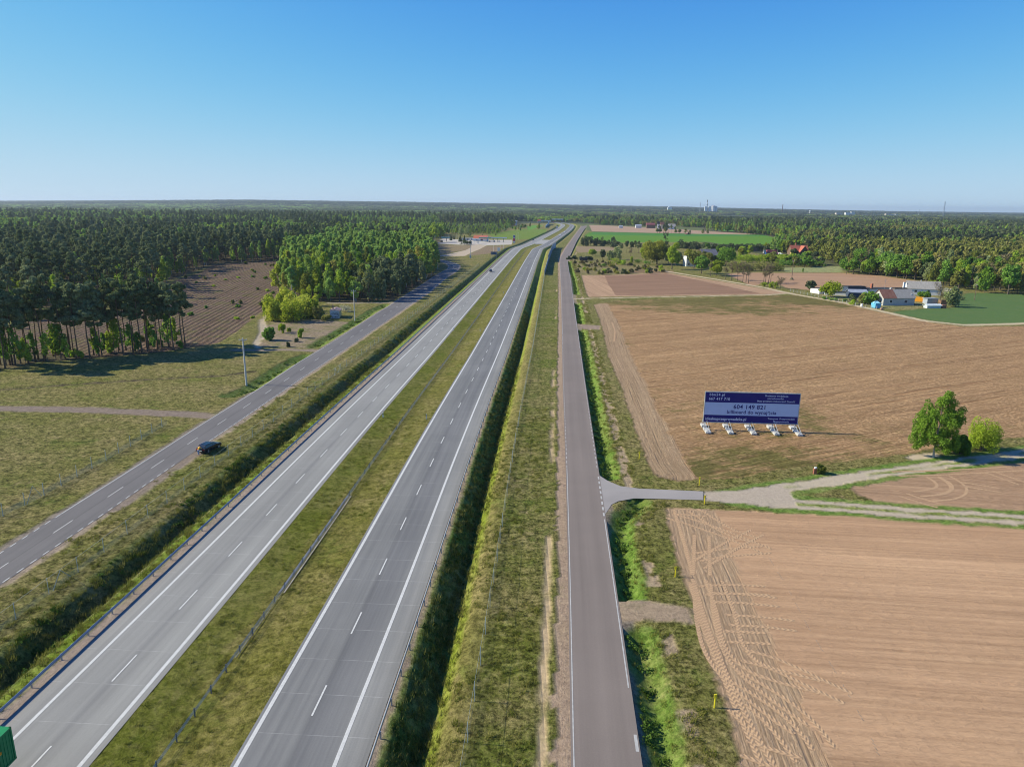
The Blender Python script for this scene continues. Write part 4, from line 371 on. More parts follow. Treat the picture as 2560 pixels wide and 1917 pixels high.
def prof(o,pts): return np.interp(o,[p[0] for p in pts],[p[1] for p in pts])
wob=(vnoise(X*0+3,Y,14,9)-.5)*.5
Zc=prof(O+wob*.6,[(-31,0),(-29.4,-.05),(-28.6,-.35),(-26.7,-2.0),(-26.2,-2.0),(-24.6,-.15),(-24.0,0),(10.9,0),(11.3,-.12),(13.4,-1.9),(13.9,-1.95),(15.6,-.35),(16.6,0)])
Zm=prof(O,[(-11.2,0),(-9,-.18),(-6.2,-.38),(-3,-.18),(-.8,0)])
Zc=np.where((O>-11.2)&(O<-.8),Zm,Zc)
Z+=np.where(near,Zc,0)
ditchd=[]
def ditch(key,wl,wr,dep,flat=.25):
    global Z
    P=D[key]; x0=min(p[0] for p in P)-5;x1=max(p[0] for p in P)+5;y0=min(p[1] for p in P)-5;y1=max(p[1] for p in P)+5
    m=(X>x0)&(X<x1)&(Y>y0)&(Y<y1)
    xx,yy=X[m],Y[m]; d,s,sg=seg_dist(xx,yy,P); w=np.where(sg<0,wl,wr)
    z=-dep*np.clip(1-(d-flat)/w,0,1); Zn=Z[m]; Z[m]=np.minimum(Zn,z); return m
for k in ('dE1','dE2','dE3','dE4','dE5'): ditch(k,1.2,1.9,1.0)
ditch('dE0',3.2,3.2,1.6)
ditch('dO1',2.2,2.4,.8); ditch('dO2',2.4,2.6,.9); ditch('furrowD',.7,.6,.45,.1)
# ground relief in the rough grass (only down, so road sheets stay clear)
_l=np.array(D['srvL']);_r=np.array(D['srvR']); _xl=np.interp(Y,_l[:,1],_l[:,0]); _xr=np.interp(Y,_r[:,1],_r[:,0]); _oc=[tuple((np.array(a)+np.array(b))/2) for a,b in zip(resamp([(-63.9,60)]+D['oldL'],40)[0],resamp([(-58.9,58)]+D['oldR'],40)[0])]
_d=np.full(sh,1e3); _i=np.where((X>-90)&(X<-30)&(Y<620)); _d[_i]=seg_dist(X[_i],Y[_i],_oc)[0]-3.6
rdist=np.minimum.reduce([np.abs(O+16.3)-5.2,np.abs(O-4.8)-5.4,np.maximum(_xl-X,X-_xr),_d])
Z-=(vnoise(X,Y,9,3)*.10+vnoise(X,Y,1.3,4)*.07)*np.clip(1-(Y-500)/300,0,1)*np.clip((rdist-.4)/2.5,0,1)
# far hills
q_=X/np.maximum(Y,1); amp=np.interp(q_,[-.9,-.7,-.36,0,.2,.35,.5,.8],[12,20,52,38,26,20,8,0])+8*(vnoise(X,Y,1500,11)-.5)
hill=np.clip((Y-3000)/3500,0,1)**1.4*np.maximum(amp,0)*np.clip(Y/6500,0,1.6); Z+=hill
# zone colours ------------------------------------------------
C3=np.zeros(sh+(3,)); C3[:]=(.135,.155,.045)
WG=np.ones(sh); WS=np.zeros(sh); FU=O.copy(); FV=np.interp(Y,_ty,_len); RI=np.zeros(sh); WE=np.zeros(sh); GRV=np.zeros(sh); ZN=np.zeros(sh,np.int8)
def paint(m,col,wg=None,ws=None,fdir=None,ridge=None,weed=None,zone=None,groove=None,fdiv=1.0):
    f=np.asarray(m,float); i=np.where(f>.001); w=f[i]; C3[i]=C3[i]*(1-w[:,None])+np.asarray(col)*w[:,None]
    for A,v in ((WG,wg),(WS,ws),(RI,ridge),(WE,weed),(GRV,groove)):
        if v is not None: A[i]=A[i]*(1-w)+v*w
    m=f>.5
    if zone is not None: ZN[m]=zone
    if fdir is not None:
        if zone is not None: ZFN[zone]=(fdir,fdiv)
        m=f>.2; a=math.atan2(fdir[1],fdir[0]); FU[m]=(-math.sin(a)*X[m]+math.cos(a)*Y[m])/fdiv; FV[m]=math.cos(a)*X[m]+math.sin(a)*Y[m]
ZFN={}
SS=[(-.3,-.3),(.3,-.3),(-.3,.3),(.3,.3),(0,0)]
def poly(key,*a,warp=True,**k):
    P=D[key] if isinstance(key,str) else key
    xs=[p[0] for p in P];ysv=[p[1] for p in P]
    m=(X>min(xs)-2)&(X<max(xs)+2)&(Y>min(ysv)-2)&(Y<max(ysv)+2)
    idx=np.where(m); U=(wx if warp else X)[idx];Q=(wy if warp else Y)[idx]; dx_=DXc[idx];dy_=DYc[idx]; ins=sum(pip(U+a_*dx_,Q+b_*dy_,P).astype(float) for a_,b_ in SS)/5
    mm=np.zeros(sh); mm[idx]=ins; paint(mm,*a,**k); return mm>.5
def band(key,w,col,warp=True,jit=.5,**k):
    P=D[key] if isinstance(key,str) else key
    xs=[p[0] for p in P];ysv=[p[1] for p in P]
    m=(X>min(xs)-w-2)&(X<max(xs)+w+2)&(Y>min(ysv)-w-2)&(Y<max(ysv)+w+2); idx=np.where(m)
    d,s,sg=seg_dist(wx[idx] if warp else X[idx],wy[idx] if warp else Y[idx],P); cs=np.minimum(DXc[idx],DYc[idx])+.15; mm=np.zeros(sh); mm[idx]=np.clip((w/2+(vnoise(X[idx],Y[idx],3,8)-.5)*jit-d)/cs+.5,0,1); paint(mm,col,**k); return mm>.5
GRASS=(.135,.155,.045)
# meadow tone changes
t_=vnoise(X,Y,60,21); C3[:]=np.array((.135,.145,.028))*(1-t_[...,None])+np.array((.185,.168,.048))*t_[...,None]
# left side forest floor
mL=(X<-45)&(Y>180); 
paint(pip(X,Y,D['wood'])|pip(X,Y,[(-2500,240),(-190,240)]+D['forestL']+[(-300,2500),(-4000,2500)]),(.075,.062,.035),wg=.5)
paint(Y>1900,(.045,.062,.03),wg=.2)
paint((Y>700)&(Y<=1900)&(X<-100-(Y-700)*.12),(.05,.065,.03),wg=.3)
paint((Y>470)&(Y<=1900)&(X>240)&(X>200+(Y-900)*.25),(.07,.08,.035),wg=.4)
paint((Y>950)&(Y<=1900)&(X>140)&(X<=240+(Y-900)*.25),(.09,.12,.04),wg=.5)
fp=D['frontpine']; paint(pip(wx,wy,fp+[(-99,220),(-115,212),(-140,206),(-175,200),(-260,150),(-150,150)]),(.085,.07,.04),wg=.6)
# old-road west verge etc: brown bare ground by the small wood
poly([(-60,212),(-62,240),(-61,262),(-74,268),(-90,262),(-84,232),(-79,214)],(.27,.205,.145),wg=.6,weed=.6)
poly('clearcut',(.165,.112,.088),wg=.35,ws=.6,fdir=(-7.16,57.5),ridge=.9,weed=.55,zone=5,groove=1.0,fdiv=1.15)
# motorway corridor zones (offset bands)
nr=Y<1950
Oj=O+(vnoise(X,Y,1.2,31)-.5)*.5
def ob(a,b,o=None):
    o=Oj if o is None else o; return nr*np.clip((o-a)/.5+.5,0,1)*np.clip((b-o)/.5+.5,0,1)
paint(ob(-24.3,-22.4),(.165,.235,.02),wg=.5)
paint(ob(-22.7,-20.5,O),(.30,.235,.19),wg=.25)
paint(ob(-29.6,-24.3),(.11,.15,.035),wg=.8)
paint(ob(-11.6,-.2),(.120,.135,.014),wg=.55)
paint(ob(-7.4,-.2),(.145,.140,.024),wg=.65)
paint(ob(9.2,10.9),(.27,.21,.165),wg=.4)
paint(ob(10.9,14.0),(.11,.19,.03),wg=.7)
paint(ob(14.0,15.3),(.18,.225,.022),wg=.55)
paint(ob(15.3,17.7),(.18,.165,.045),wg=.75)
gE=nr&(Oj>17.7)&(Oj<25.5); t2=vnoise(X,Y,22,41)[...,None]
C3[gE]=(np.array((.105,.145,.016))*(1-t2)+np.array((.145,.138,.028))*t2)[gE]
# sand trail and shoulder by the service road
sL=np.array(D['srvL']);sR=np.array(D['srvR']); xl=np.interp(Y,sL[:,1],sL[:,0]); xr=np.interp(Y,sR[:,1],sR[:,0])
xl[Y<46.6]=5.05+(Y[Y<46.6]-46.6)*.0646; xr[Y<46.7]=10.36+(Y[Y<46.7]-46.7)*.064
jn=(vnoise(X,Y,2.2,51)-.5)
paint((Y<1700)&(X>xl-1.45+jn*.8)&(X<xl+1),(.36,.26,.185),wg=.35,ws=.3)
tr_=np.clip((.42-np.abs(X-xl+2.5+jn*.5))/.35+.5,0,1)*np.clip((vnoise(X,Y,5,57)-.30)*5,0,1); paint(tr_*((Y>46)&(Y<86)),(.47,.35,.21),wg=.2,ws=.3); paint(tr_*np.clip((vnoise(X,Y,9,59)-.6)*8,0,1)*((Y>86)&(Y<420)),(.42,.31,.19),wg=.3)
paint((Y<1700)&(X<xr+1.5+jn*1.1)&(X>xr-1),(.235,.19,.145),wg=.5)
paint((Y<700)&(X>xr+3.8)&(X<xr+5.1+jn*1.5)&(vnoise(X,Y,7,58)>.45),(.36,.27,.175),wg=.5)
for k_ in ('dE1','dE2','dE3','dE4','dE5'): band(k_,3.4,(.125,.21,.03),wg=.6)
band('dE0',5,(.08,.14,.022),wg=.6)
band('dO1',5,(.14,.22,.035),wg=.6); band('dO2',5,(.13,.20,.035),wg=.6); band('furrowD',1.6,(.10,.08,.05),wg=.5)
# fields
SOIL=(.51,.325,.195)
poly('fieldA',SOIL,wg=.03,ws=1,fdir=(24.5,-2.5),zone=1,ridge=.0,weed=0,groove=.16)
def edge_rows(P,idx,scale): 
    d_,s2,_g=seg_dist(X[idx],Y[idx],P); return d_/scale,s2
HEAD={}
def headland(key,npts,width,src,zone,scale,jit,**k):
    P=D[key][:npts]; xs=[p[0] for p in P];ysv=[p[1] for p in P]; idx=np.where((X>min(xs)-2)&(X<max(xs)+width+4)&(Y>min(ysv)-3)&(Y<max(ysv)+4)&(ZN==src))
    d_,s2,_g=seg_dist(X[idx],Y[idx],P); m=np.zeros(sh); m[idx]=np.clip((width+(vnoise(X[idx],Y[idx],4,61)-.5)*jit-d_)/.7+.5,0,1); paint(m,k.pop('col'),zone=zone,**k); HEAD[zone]=(P,scale)
headland('fieldA',8,7.0,1,13,.27,2.0,col=(.50,.355,.235),ridge=.11,groove=.5,weed=.0)
mB=poly('fieldB',(.50,.315,.165),wg=.12,ws=.9,fdir=(94,45),zone=2,weed=.35,groove=1.0)
nb=vnoise(X,Y,30,71); WE[mB]=np.clip(.25+.55*np.clip((124-Y[mB])/14,0,1)+.4*np.clip((X[mB]-40)/60,0,1)*np.clip((150-Y[mB])/30,0,1)+.45*np.clip((nb[mB]-.5)*3,0,1)+.75*np.clip((Y[mB]-285)/60,0,1),0,1.6)
headland('fieldB',9,6.5,2,14,.33,2.2,col=(.47,.335,.215),ridge=.07,groove=.8,weed=.05)
poly('fieldC',(.46,.305,.195),wg=.03,ws=1,fdir=(-7,60),zone=3,groove=.4)
poly('fieldCd',(.285,.175,.115),wg=.03,ws=1,fdir=(68.8,23),zone=15,groove=.2)
poly('fieldH',(.43,.28,.175),wg=.05,ws=1,fdir=(30,-5),zone=4,groove=.35)
poly('wheat',(.085,.148,.044),wg=.12,ws=.15,fdir=(50,12),zone=6,warp=False)
poly('fieldD',(.40,.25,.155),wg=.05,ws=.8,fdir=(50,-6),zone=7,groove=.2)
poly('greenF',(.095,.215,.016),wg=.12,ws=.25,fdir=(50,-2),zone=8,warp=False)
mm=poly([(139,1268),(289,1232),(420,1218),(411,1165),(275,1120),(120,1150)],(.06,.19,.03),wg=.1,ws=.2,fdir=(50,-4),zone=8,warp=False)
poly('brownE',(.38,.26,.18),wg=.05,ws=.7,fdir=(50,-10),zone=9); poly([(-22,965),(26,965),(50,1150),(66,1420),(20,1420),(-40,1150)],(.12,.20,.02),wg=.5)
poly('green2',(.09,.25,.03),wg=.1,zone=8); poly('green3',(.11,.25,.03),wg=.1,zone=8)
poly('brownF',(.27,.20,.125),wg=.3,ws=.4,fdir=(50,-2),zone=10)
poly('scrubG',(.21,.175,.07),wg=.9,weed=.3)
poly([(86,505),(112,500),(108,480),(80,478)],(.24,.15,.085),wg=.8)
poly('gasBr1',(.23,.175,.105),wg=.7); poly('gasBr2',(.22,.16,.105),wg=.6); 
poly('patchG',(.28,.31,.13),wg=.8); poly('farmY',(.24,.23,.09),wg=.9)
poly('gasR',(.44,.36,.27),wg=.1,zone=11); poly('gasP',(.46,.42,.37),wg=.03,zone=11,warp=False)
poly('sandBirch',(.50,.40,.28),wg=.1,ws=.2)
# tracks
PATH=(.47,.375,.255)
band('tr1',2.6,PATH,zone=12,wg=.08,jit=.3); band('tr2',3.4,(.52,.42,.28),zone=12,wg=.08,jit=.4)
def rut(key,w,col):
    P=D[key]; idx=np.where((X>min(p[0] for p in P)-4)&(X<max(p[0] for p in P)+4)&(Y>min(p[1] for p in P)-6)&(Y<max(p[1] for p in P)+6))
    d,s,sg=seg_dist(wx[idx],wy[idx],P); dj=d+(vnoise(X[idx],Y[idx],2.5,88)-.5)*.7
    cs=np.minimum(DXc[idx],DYc[idx])+.15; a=np.clip((w/2-dj)/cs+.5,0,1); mm=np.zeros(sh); mm[idx]=a; paint(mm,col,wg=.12,zone=12)
    c=np.clip((.45-dj)/cs+.5,0,1)*np.clip((vnoise(X[idx],Y[idx],11,89)-.42)*6,0,1)*(s>9); mm=np.zeros(sh); mm[idx]=c; paint(mm,(.19,.25,.045),wg=.7)
    e=np.clip((d-w/2)/cs+.5,0,1)*np.clip((w/2+1.4-d)/cs+.5,0,1); mm=np.zeros(sh); mm[idx]=e*(ZN[idx]!=12); paint(mm,(.13,.22,.035),wg=.6,weed=0,groove=0,ws=0,ridge=0)
rut('trN',3.4,(.46,.385,.285)); rut('trS',3.8,(.45,.37,.28))
poly('gravel',(.42,.35,.275),wg=.15,zone=12)
band('meadowR',4.2,(.225,.175,.145),wg=.3,zone=12); band('path2',3.6,(.25,.195,.15),wg=.3,zone=12); band('path3',2.6,(.36,.30,.23),wg=.2,zone=12)
band('sandL1',1.5,(.44,.36,.27),wg=.15,zone=12,jit=.3); band('sandL2',1.2,(.40,.33,.25),wg=.15,zone=12,jit=.3)
poly('cross1',(.30,.22,.17),wg=.3,zone=12); poly('cross2',(.34,.255,.175),wg=.3,ws=.3,fdir=(5,-.5),zone=12)
# beside the old road: dusty shoulders
oL=smooth_line([(-63.9,60),(-63.7,70)]+D['oldL'],3,5); oR=smooth_line([(-58.9,58),(-58.6,66)]+D['oldR'],3,5)
band([tuple(p) for p in oL],1.7,(.27,.225,.185),wg=.5); band([tuple(p) for p in oR],2.3,(.31,.245,.195),wg=.45)
band([tuple(p) for p in oR if 92<p[1]<122],3.6,(.25,.20,.165),wg=.35,ws=.6)
# keep ditch crossings level, sink ground beneath road sheets
for k in ('cross1','cross2','sideA','gravel'):
    P_=D[k]; m=(pip(X,Y,P_)|(seg_dist(X[:1,:1],Y[:1,:1],P_)[0]<0))&(Y<300); Z[m]=np.maximum(Z[m],-.004)
_i=np.where((X>12)&(X<46)&(Y>92)&(Y<112)); _dd=seg_dist(X[_i],Y[_i],[(27,101),(30,100.6),(43,103)])[0]; Z[_i]=np.where(_dd<3.2,np.maximum(Z[_i],-.004),Z[_i])
N_=220
oldc=[tuple(p) for p in ((resamp(oL,N_)[0]+resamp(oR,N_)[0])/2)]
sink=(nr&(O>-21.2)&(O<-11.4))|(nr&(O>-.3)&(O<9.8))|((Y<1700)&(X>xl+.1)&(X<xr-.1))|pip(X,Y,[tuple(p) for p in oL]+[tuple(p) for p in oR[::-1]])|pip(X,Y,D['sideA'])|pip(X,Y,D['med_x'])
Z[sink]=np.minimum(Z[sink],-.035)
ZF=Z
def zat(x,y):
    i=np.clip(np.searchsorted(GY,y)-1,0,len(GY)-2); j=np.clip(np.searchsorted(GX,x)-1,0,len(GX)-2)
    a=(y-GY[i])/(GY[i+1]-GY[i]); b=(x-GX[j])/(GX[j+1]-GX[j])
    return (ZF[i,j]*(1-a)*(1-b)+ZF[i,j+1]*(1-a)*b+ZF[i+1,j]*a*(1-b)+ZF[i+1,j+1]*a*b)
def zg(x,y): return float(zat(np.array([x],float),np.array([y],float))[0])
# split the one sheet by zone
ny,nx=sh
a=(np.arange(ny-1)[:,None]*nx+np.arange(nx-1)[None]); FQ=np.stack([a,a+1,a+nx+1,a+nx],-1).reshape(-1,4); fz=ZN[:-1,:-1].ravel()
Vall=np.stack([X,Y,Z],-1).reshape(-1,3)
ZNAMES={0:'ground',1:'harrowed_field',2:'fallow_field',3:'ploughed_field',4:'corner_field',5:'ploughed_clearing',6:'wheat_field',7:'farm_field',8:'green_crop_field',9:'distant_field',10:'small_plot',11:'forecourt',12:'dirt_path',13:'field_headland',14:'field_edge_rows',15:'dark_ploughed_field'}
GA={'col':C3.reshape(-1,3),'wg':WG.ravel(),'ws':WS.ravel(),'fu':FU.ravel(),'fv':FV.ravel(),'ridge':RI.ravel(),'weed':WE.ravel(),'groove':GRV.ravel()}
for z,nm in ZNAMES.items():
    f=FQ[fz==z]
    if not len(f): continue
    u,inv=np.unique(f,return_inverse=True); inv=inv.reshape(f.shape)
    at_={k:v[u] for k,v in GA.items()}; vx,vy=Vall[u,0],Vall[u,1]
    if z in ZFN: (fd,fq)=ZFN[z]; a_=math.atan2(fd[1],fd[0]); at_['fu']=(-math.sin(a_)*vx+math.cos(a_)*vy)/fq; at_['fv']=math.cos(a_)*vx+math.sin(a_)*vy
    if z in HEAD: P_,sc_=HEAD[z]; d_,s2,_g=seg_dist(vx,vy,P_); at_['fu']=d_/sc_; at_['fv']=s2
    o=link(nm,mesh(nm,Vall[u],inv,[MG],smooth=True,attrs=at_)); tag(o,kind='structure')
# ------------------------------------------------ motorway
c0=(1,1,1)
def carr(name,o,label,mat,tone):
    return tag(strip(name,o,24,2060,.02,mat,tone=tone),label,None,kind='structure')
west=carr('motorway_west',[-21.35,-20.4,-19.3,-18.0,-16.2,-15.75,-15.3,-13.5,-12.0,-11.3],'pale concrete carriageway',M_CON_W,[(1.0,.98,.95),(1.05,1.04,1.02),(1,1,1),(1,1,1),(1,1,1),(.80,.80,.82),(1,1,1),(1.04,1.04,1.03),(1,1,1),(.95,.93,.9)])
east=carr('motorway_east',[-.45,-.1,.1,1.5,3.6,4.05,4.5,6.0,7.3,7.8,8.6,10.0],'grey concrete carriageway',M_CON_E,[(1.2,1.22,1.25),(1.1,1.1,1.12),(1.05,1.05,1.05),(1,1,1),(1,1,1),(.78,.78,.8),(.93,.93,.95),(.92,.92,.94),(1.0,1.0,1.0),(1.2,1.2,1.18),(1.28,1.27,1.24),(1.2,1.18,1.14)])
def line(o,w,par,y0=24,y1=2055): strip('edge_line',[o-w/2,o+w/2],y0,y1,.032,M_PAINT,par)
line(-19.25,.30,west); line(-12.05,.34,west); line(0,.34,east); line(7.6,.32,east)
ph=along(50.2); dashes('lane_line',-15.65,.16,26,2000,4,12,.032,west,phase=float(along(55.3))); dashes('lane_line',4.0,.16,26,2000,4,12,.032,east,phase=float(along(52.2)))
# paved median crossing
mxp=D['med_x']; tag(MB().prism([(x,y) for x,y in [tuple(off2xy(846,-11.3)),tuple(off2xy(846,-.4)),tuple(off2xy(952,-.4)),tuple(off2xy(952,-11.3))]],-.1,.014).build('median_crossing',M('crossing_concrete',(.34,.325,.30),var=.12,scale=.3)),kind='structure')
# ------------------------------------------------ other roads
def two_edge(name,A,B,z,mat,n=260):
    P,s=resamp(A,n); Q,_=resamp(B,n); V=[];fu=[];fv=[];tn=[]
    ts=[0,.12,.3,.48,.5,.52,.7,.88,1]
    for t in ts:
        p=P*(1-t)+Q*t; V.append(np.column_stack([p,np.full(n,z)])); fu.append(np.full(n,t*6.)); fv.append(s); tn.append(np.full((n,3),{.5:.72,.48:.95,.52:.95}.get(t,1.0) if name=='old_road' else {.3:.93,.7:.93}.get(t,1.0)))
    m=n; k=len(ts); a=(np.arange(k-1)[:,None]*m+np.arange(m-1)[None]).ravel(); F=np.stack([a,a+m,a+m+1,a+1],1)
    return tag(link(name,mesh(name,np.concatenate(V),F,[mat],attrs={'fu':np.concatenate(fu),'fv':np.concatenate(fv),'tone':np.concatenate(tn)})),kind='structure')
def widen(A,B,w):
    A=np.array(A);B=np.array(B); n=260; P,_=resamp(A,n);Q,_=resamp(B,n); d=Q-P; d/=np.hypot(d[:,0],d[:,1])[:,None]; return P-d*w,Q+d*w
oA,oB=widen(oL,oR,.18)
old=two_edge('old_road',oA,oB,.02,M_ASPH)
sLs=smooth_line([(5.05-(46.6-24)*.0646,24)]+D['srvL'],4,6); sRs=smooth_line([(10.36-(46.66-24)*.064,24)]+D['srvR'],4,6)
sA,sB=widen(sLs,sRs,.12)
srv=two_edge('service_road',sA,sB,.02,M_SERV)
def pline(name,P,w,z,par,a=0,b=1e9,L=None,Pd=None,mat=None):
    mat=mat or (M_PAINT2 if par.name.startswith('service') else M_PAINT)
    """painted line along polyline P between arclengths a..b; dashed when L given"""
    P=np.array(P); d=np.concatenate([[0],np.cumsum(np.hypot(*np.diff(P,axis=0).T))]); b=min(b,d[-1])
    def at(s): return np.array([np.interp(s,d,P[:,0]),np.interp(s,d,P[:,1])])
    V=[];F=[]; s=a
    step=L if L else 4.0
    while s+step<=b:
        n=2; p,q=at(s),at(s+step); t=q-p; t/=np.hypot(*t)+1e-9; nn=np.array([t[1],-t[0]])*w/2
        k=len(V); V+=[(*(p-nn),z),(*(p+nn),z),(*(q+nn),z),(*(q-nn),z)]; F.append((k,k+1,k+2,k+3)); s+=Pd if L else step
    return link(name,mesh(name,V,np.array(F),[mat]),par)
def arc_at(P,y):
    P=np.array(P); d=np.concatenate([[0],np.cumsum(np.hypot(*np.diff(P,axis=0).T))]); return float(np.interp(y,P[:,1],d))
oc=(resamp(oL,400)[0]+resamp(oR,400)[0])/2
pline('edge_line',oL,.13,.032,old,0,arc_at(oL,92),1.1,2.2); pline('edge_line',oL,.13,.032,old,arc_at(oL,92),arc_at(oL,212)); pline('edge_line',oL,.13,.032,old,arc_at(oL,212),arc_at(oL,300),1.1,2.2); pline('edge_line',oL,.13,.032,old,arc_at(oL,300),560)
pline('edge_line',oR,.13,.032,old,0,arc_at(oR,112),1.1,2.2); pline('edge_line',oR,.13,.032,old,arc_at(oR,124),arc_at(oR,208),1.6,2.0); pline('edge_line',oR,.13,.032,old,arc_at(oR,208),arc_at(oR,300),1.1,2.2); pline('edge_line',oR,.13,.032,old,arc_at(oR,300),560)
pline('centre_line',oc,.12,.032,old,3,430,4,12); pline('centre_line',oc,.14,.032,old,434,520)
sLi=sLs+np.array([.12,0]);sRi=sRs-np.array([.12,0])
pline('edge_line',sLi,.11,.032,srv,arc_at(sLi,24),arc_at(sLi,112)); pline('edge_line',sLi,.11,.032,srv,arc_at(sLi,112),arc_at(sLi,240),1.2,2.2); pline('edge_line',sLi,.10,.032,srv,arc_at(sLi,240),1500)
pline('edge_line',sRi,.13,.032,srv,arc_at(sRi,56),arc_at(sRi,92)); pline('edge_line',sRi,.24,.032,srv,arc_at(sRi,93),arc_at(sRi,110),1.1,2.0); pline('edge_line',sRi,.13,.032,srv,arc_at(sRi,112),arc_at(sRi,240),1.2,2.2); pline('edge_line',sRi,.10,.032,srv,arc_at(sRi,240),1500)
pline('edge_line',sRi,.26,.032,srv,arc_at(sRi,48.2),arc_at(sRi,50.8),1.9,9)
def flat_poly(name,P,z,mat,kind='structure'):
    n=len(P); V=[(x,y,z) for x,y in P]
    import mathutils.geometry as mg
    tr=mg.tessellate_polygon([[Vector(v) for v in V]])
    T=[]
    for t in tr:
        a,b,c=[np.array(V[i][:2]) for i in t]; T.append(t if (b[0]-a[0])*(c[1]-a[1])-(b[1]-a[1])*(c[0]-a[0])>0 else t[::-1])
    me=mesh(name,V,np.array(T),[mat],attrs={'fu':[p[1] for p in P],'fv':[p[0] for p in P],'tone':[(1,1,1)]*n}); return tag(link(name,me),kind=kind)
flat_poly('side_road',[(13.2,93.7)]+D['sideA'][:0]+[(12.9,100),(13.6,109.06)]+D['sideA'],.012,M_SIDE)

# ------------------------------------------------ tyre tracks pressed into the soil
def track_mat():
    m=bpy.data.materials.new('tyre_track_soil'); m.use_nodes=True; t=m.node_tree; p=t.nodes['Principled BSDF']; p.inputs['Roughness'].default_value=.95; p.inputs['Specular IOR Level'].default_value=.1
    fu=attr(t,'fu'); fv=attr(t,'fv'); geo=_n(t,'ShaderNodeNewGeometry').outputs['Position']
    tri=math_(t,'ABSOLUTE',math_(t,'SUBTRACT',fu,.5)); ph=math_(t,'ADD',math_(t,'DIVIDE',fv,.52),math_(t,'MULTIPLY',tri,1.1)); w=math_(t,'SINE',math_(t,'MULTIPLY',ph,2*PI))
    k=ramp(t,math_(t,'ADD',math_(t,'MULTIPLY',w,.25),math_(t,'MULTIPLY',noise(t,geo,1.6,4,.7),.95)),.25,.8,(.84,.82,.80,1),(1.07,1.06,1.05,1))
    c=mixc(t,1.0,(.47,.315,.19,1),k,'MULTIPLY'); t.links.new(c,p.inputs['Base Color'])
    b=_n(t,'ShaderNodeBump'); b.inputs['Strength'].default_value=1; b.inputs['Distance'].default_value=.018; t.links.new(w,b.inputs['Height']); t.links.new(b.outputs[0],p.inputs['Normal']); return m
M_TRK=track_mat(); M_HOLE=M('soil_holes',(.33,.235,.16),var=.3,scale=3)
TV=[];TF=[];TU=[];TW=[];to=0
def track(P,w=.45,pair=1.9):
    global to
    Q=smooth_line(P,1.0,4) if len(P)>2 else resamp(P,max(4,int(math.dist(P[0],P[-1]))))[0]
    d=np.gradient(Q,axis=0); d/=np.hypot(d[:,0],d[:,1])[:,None]+1e-9; nn=np.stack([d[:,1],-d[:,0]],1); s=np.concatenate([[0],np.cumsum(np.hypot(*np.diff(Q,axis=0).T))])
    for o in ((-pair/2,pair/2) if pair else (0,)):
        n=len(Q)
        for e,uu in ((-w/2,0.),(0,.5),(w/2,1.)):
            q=Q+nn*(o+e); TV.append(np.column_stack([q,zat(q[:,0],q[:,1])+(.022 if e==0 else .014)])); TU.append(np.full(n,uu)); TW.append(s)
        a=to+np.arange(n-1)
        for k in (0,1): TF.append(np.stack([a+k*n,a+(k+1)*n,a+(k+1)*n+1,a+k*n+1],1))
        to+=3*n
for P_ in D['tracks']: track(P_)
for P_ in D['tracks1']: track(P_,.5,0)
tag(link('tyre_tracks',mesh('tyre_tracks',np.concatenate(TV),np.concatenate(TF),[M_TRK],attrs={'fu':np.concatenate(TU),'fv':np.concatenate(TW)})),kind='structure')
hb=MB(); Q,_=resamp(D['holes'],70)
for i,q in enumerate(Q):
    if (i%7)<4 and vnoise(np.array([q[0]]),np.array([q[1]]),2,5)[0]>.35: hb.box(-.045,.045,-.2,.2,zg(float(q[0]),float(q[1]))-.05,zg(float(q[0]),float(q[1]))+.008,rng.normal(.25,.2),(float(q[0]),float(q[1])))
tag(hb.build('furrow_marks',M_HOLE),kind='structure')
# ------------------------------------------------ vegetation
def rv(n,r):
    v=r.normal(size=(n,3)); return v/np.linalg.norm(v,axis=1)[:,None]
def quads(C,N,s,r,asp=1.0):
    """irregular leaf-clump faces at centres C, normals N, sizes s"""
    n=len(C); up=rv(n,r); a=np.cross(N,up); a/=np.linalg.norm(a,axis=1)[:,None]+1e-9; b=np.cross(N,a)
    s=np.broadcast_to(s,(n,))[:,None]; j=lambda: r.uniform(.6,1.25,(n,1))
    V=np.stack([C-a*s*j()-b*s*.3*asp,C+b*s*-.9*j()*asp+a*s*.1,C+a*s*j()+b*s*.2*asp,C+b*s*j()*asp],1)
    return V.reshape(-1,3),np.arange(4*n).reshape(-1,4)
def puffs(P,per,size,r,up=.35,hollow=.55):
    """P rows: x,y,z,rx,rz ; leaves spread through each puff, denser to the outside"""
    Cs=[];Ns=[]
    vol=np.array([p[3]**2*p[4] for p in P])**.62; vol/=vol.mean()
    for p,v in zip(P,vol):
        n=max(5,int(per*v)); d=rv(n,r); q=hollow+(1-hollow)*r.random((n,1))**.7
        c=np.array(p[:3])+d*q*np.array([p[3],p[3],p[4]]); Cs.append(c); N=d*.8+rv(n,r)*.9; N[:,2]+=up; Ns.append(N/np.linalg.norm(N,axis=1)[:,None])
    C=np.concatenate(Cs);N=np.concatenate(Ns)
    return quads(C,N,r.uniform(.7,1.3,len(C))*size,r)
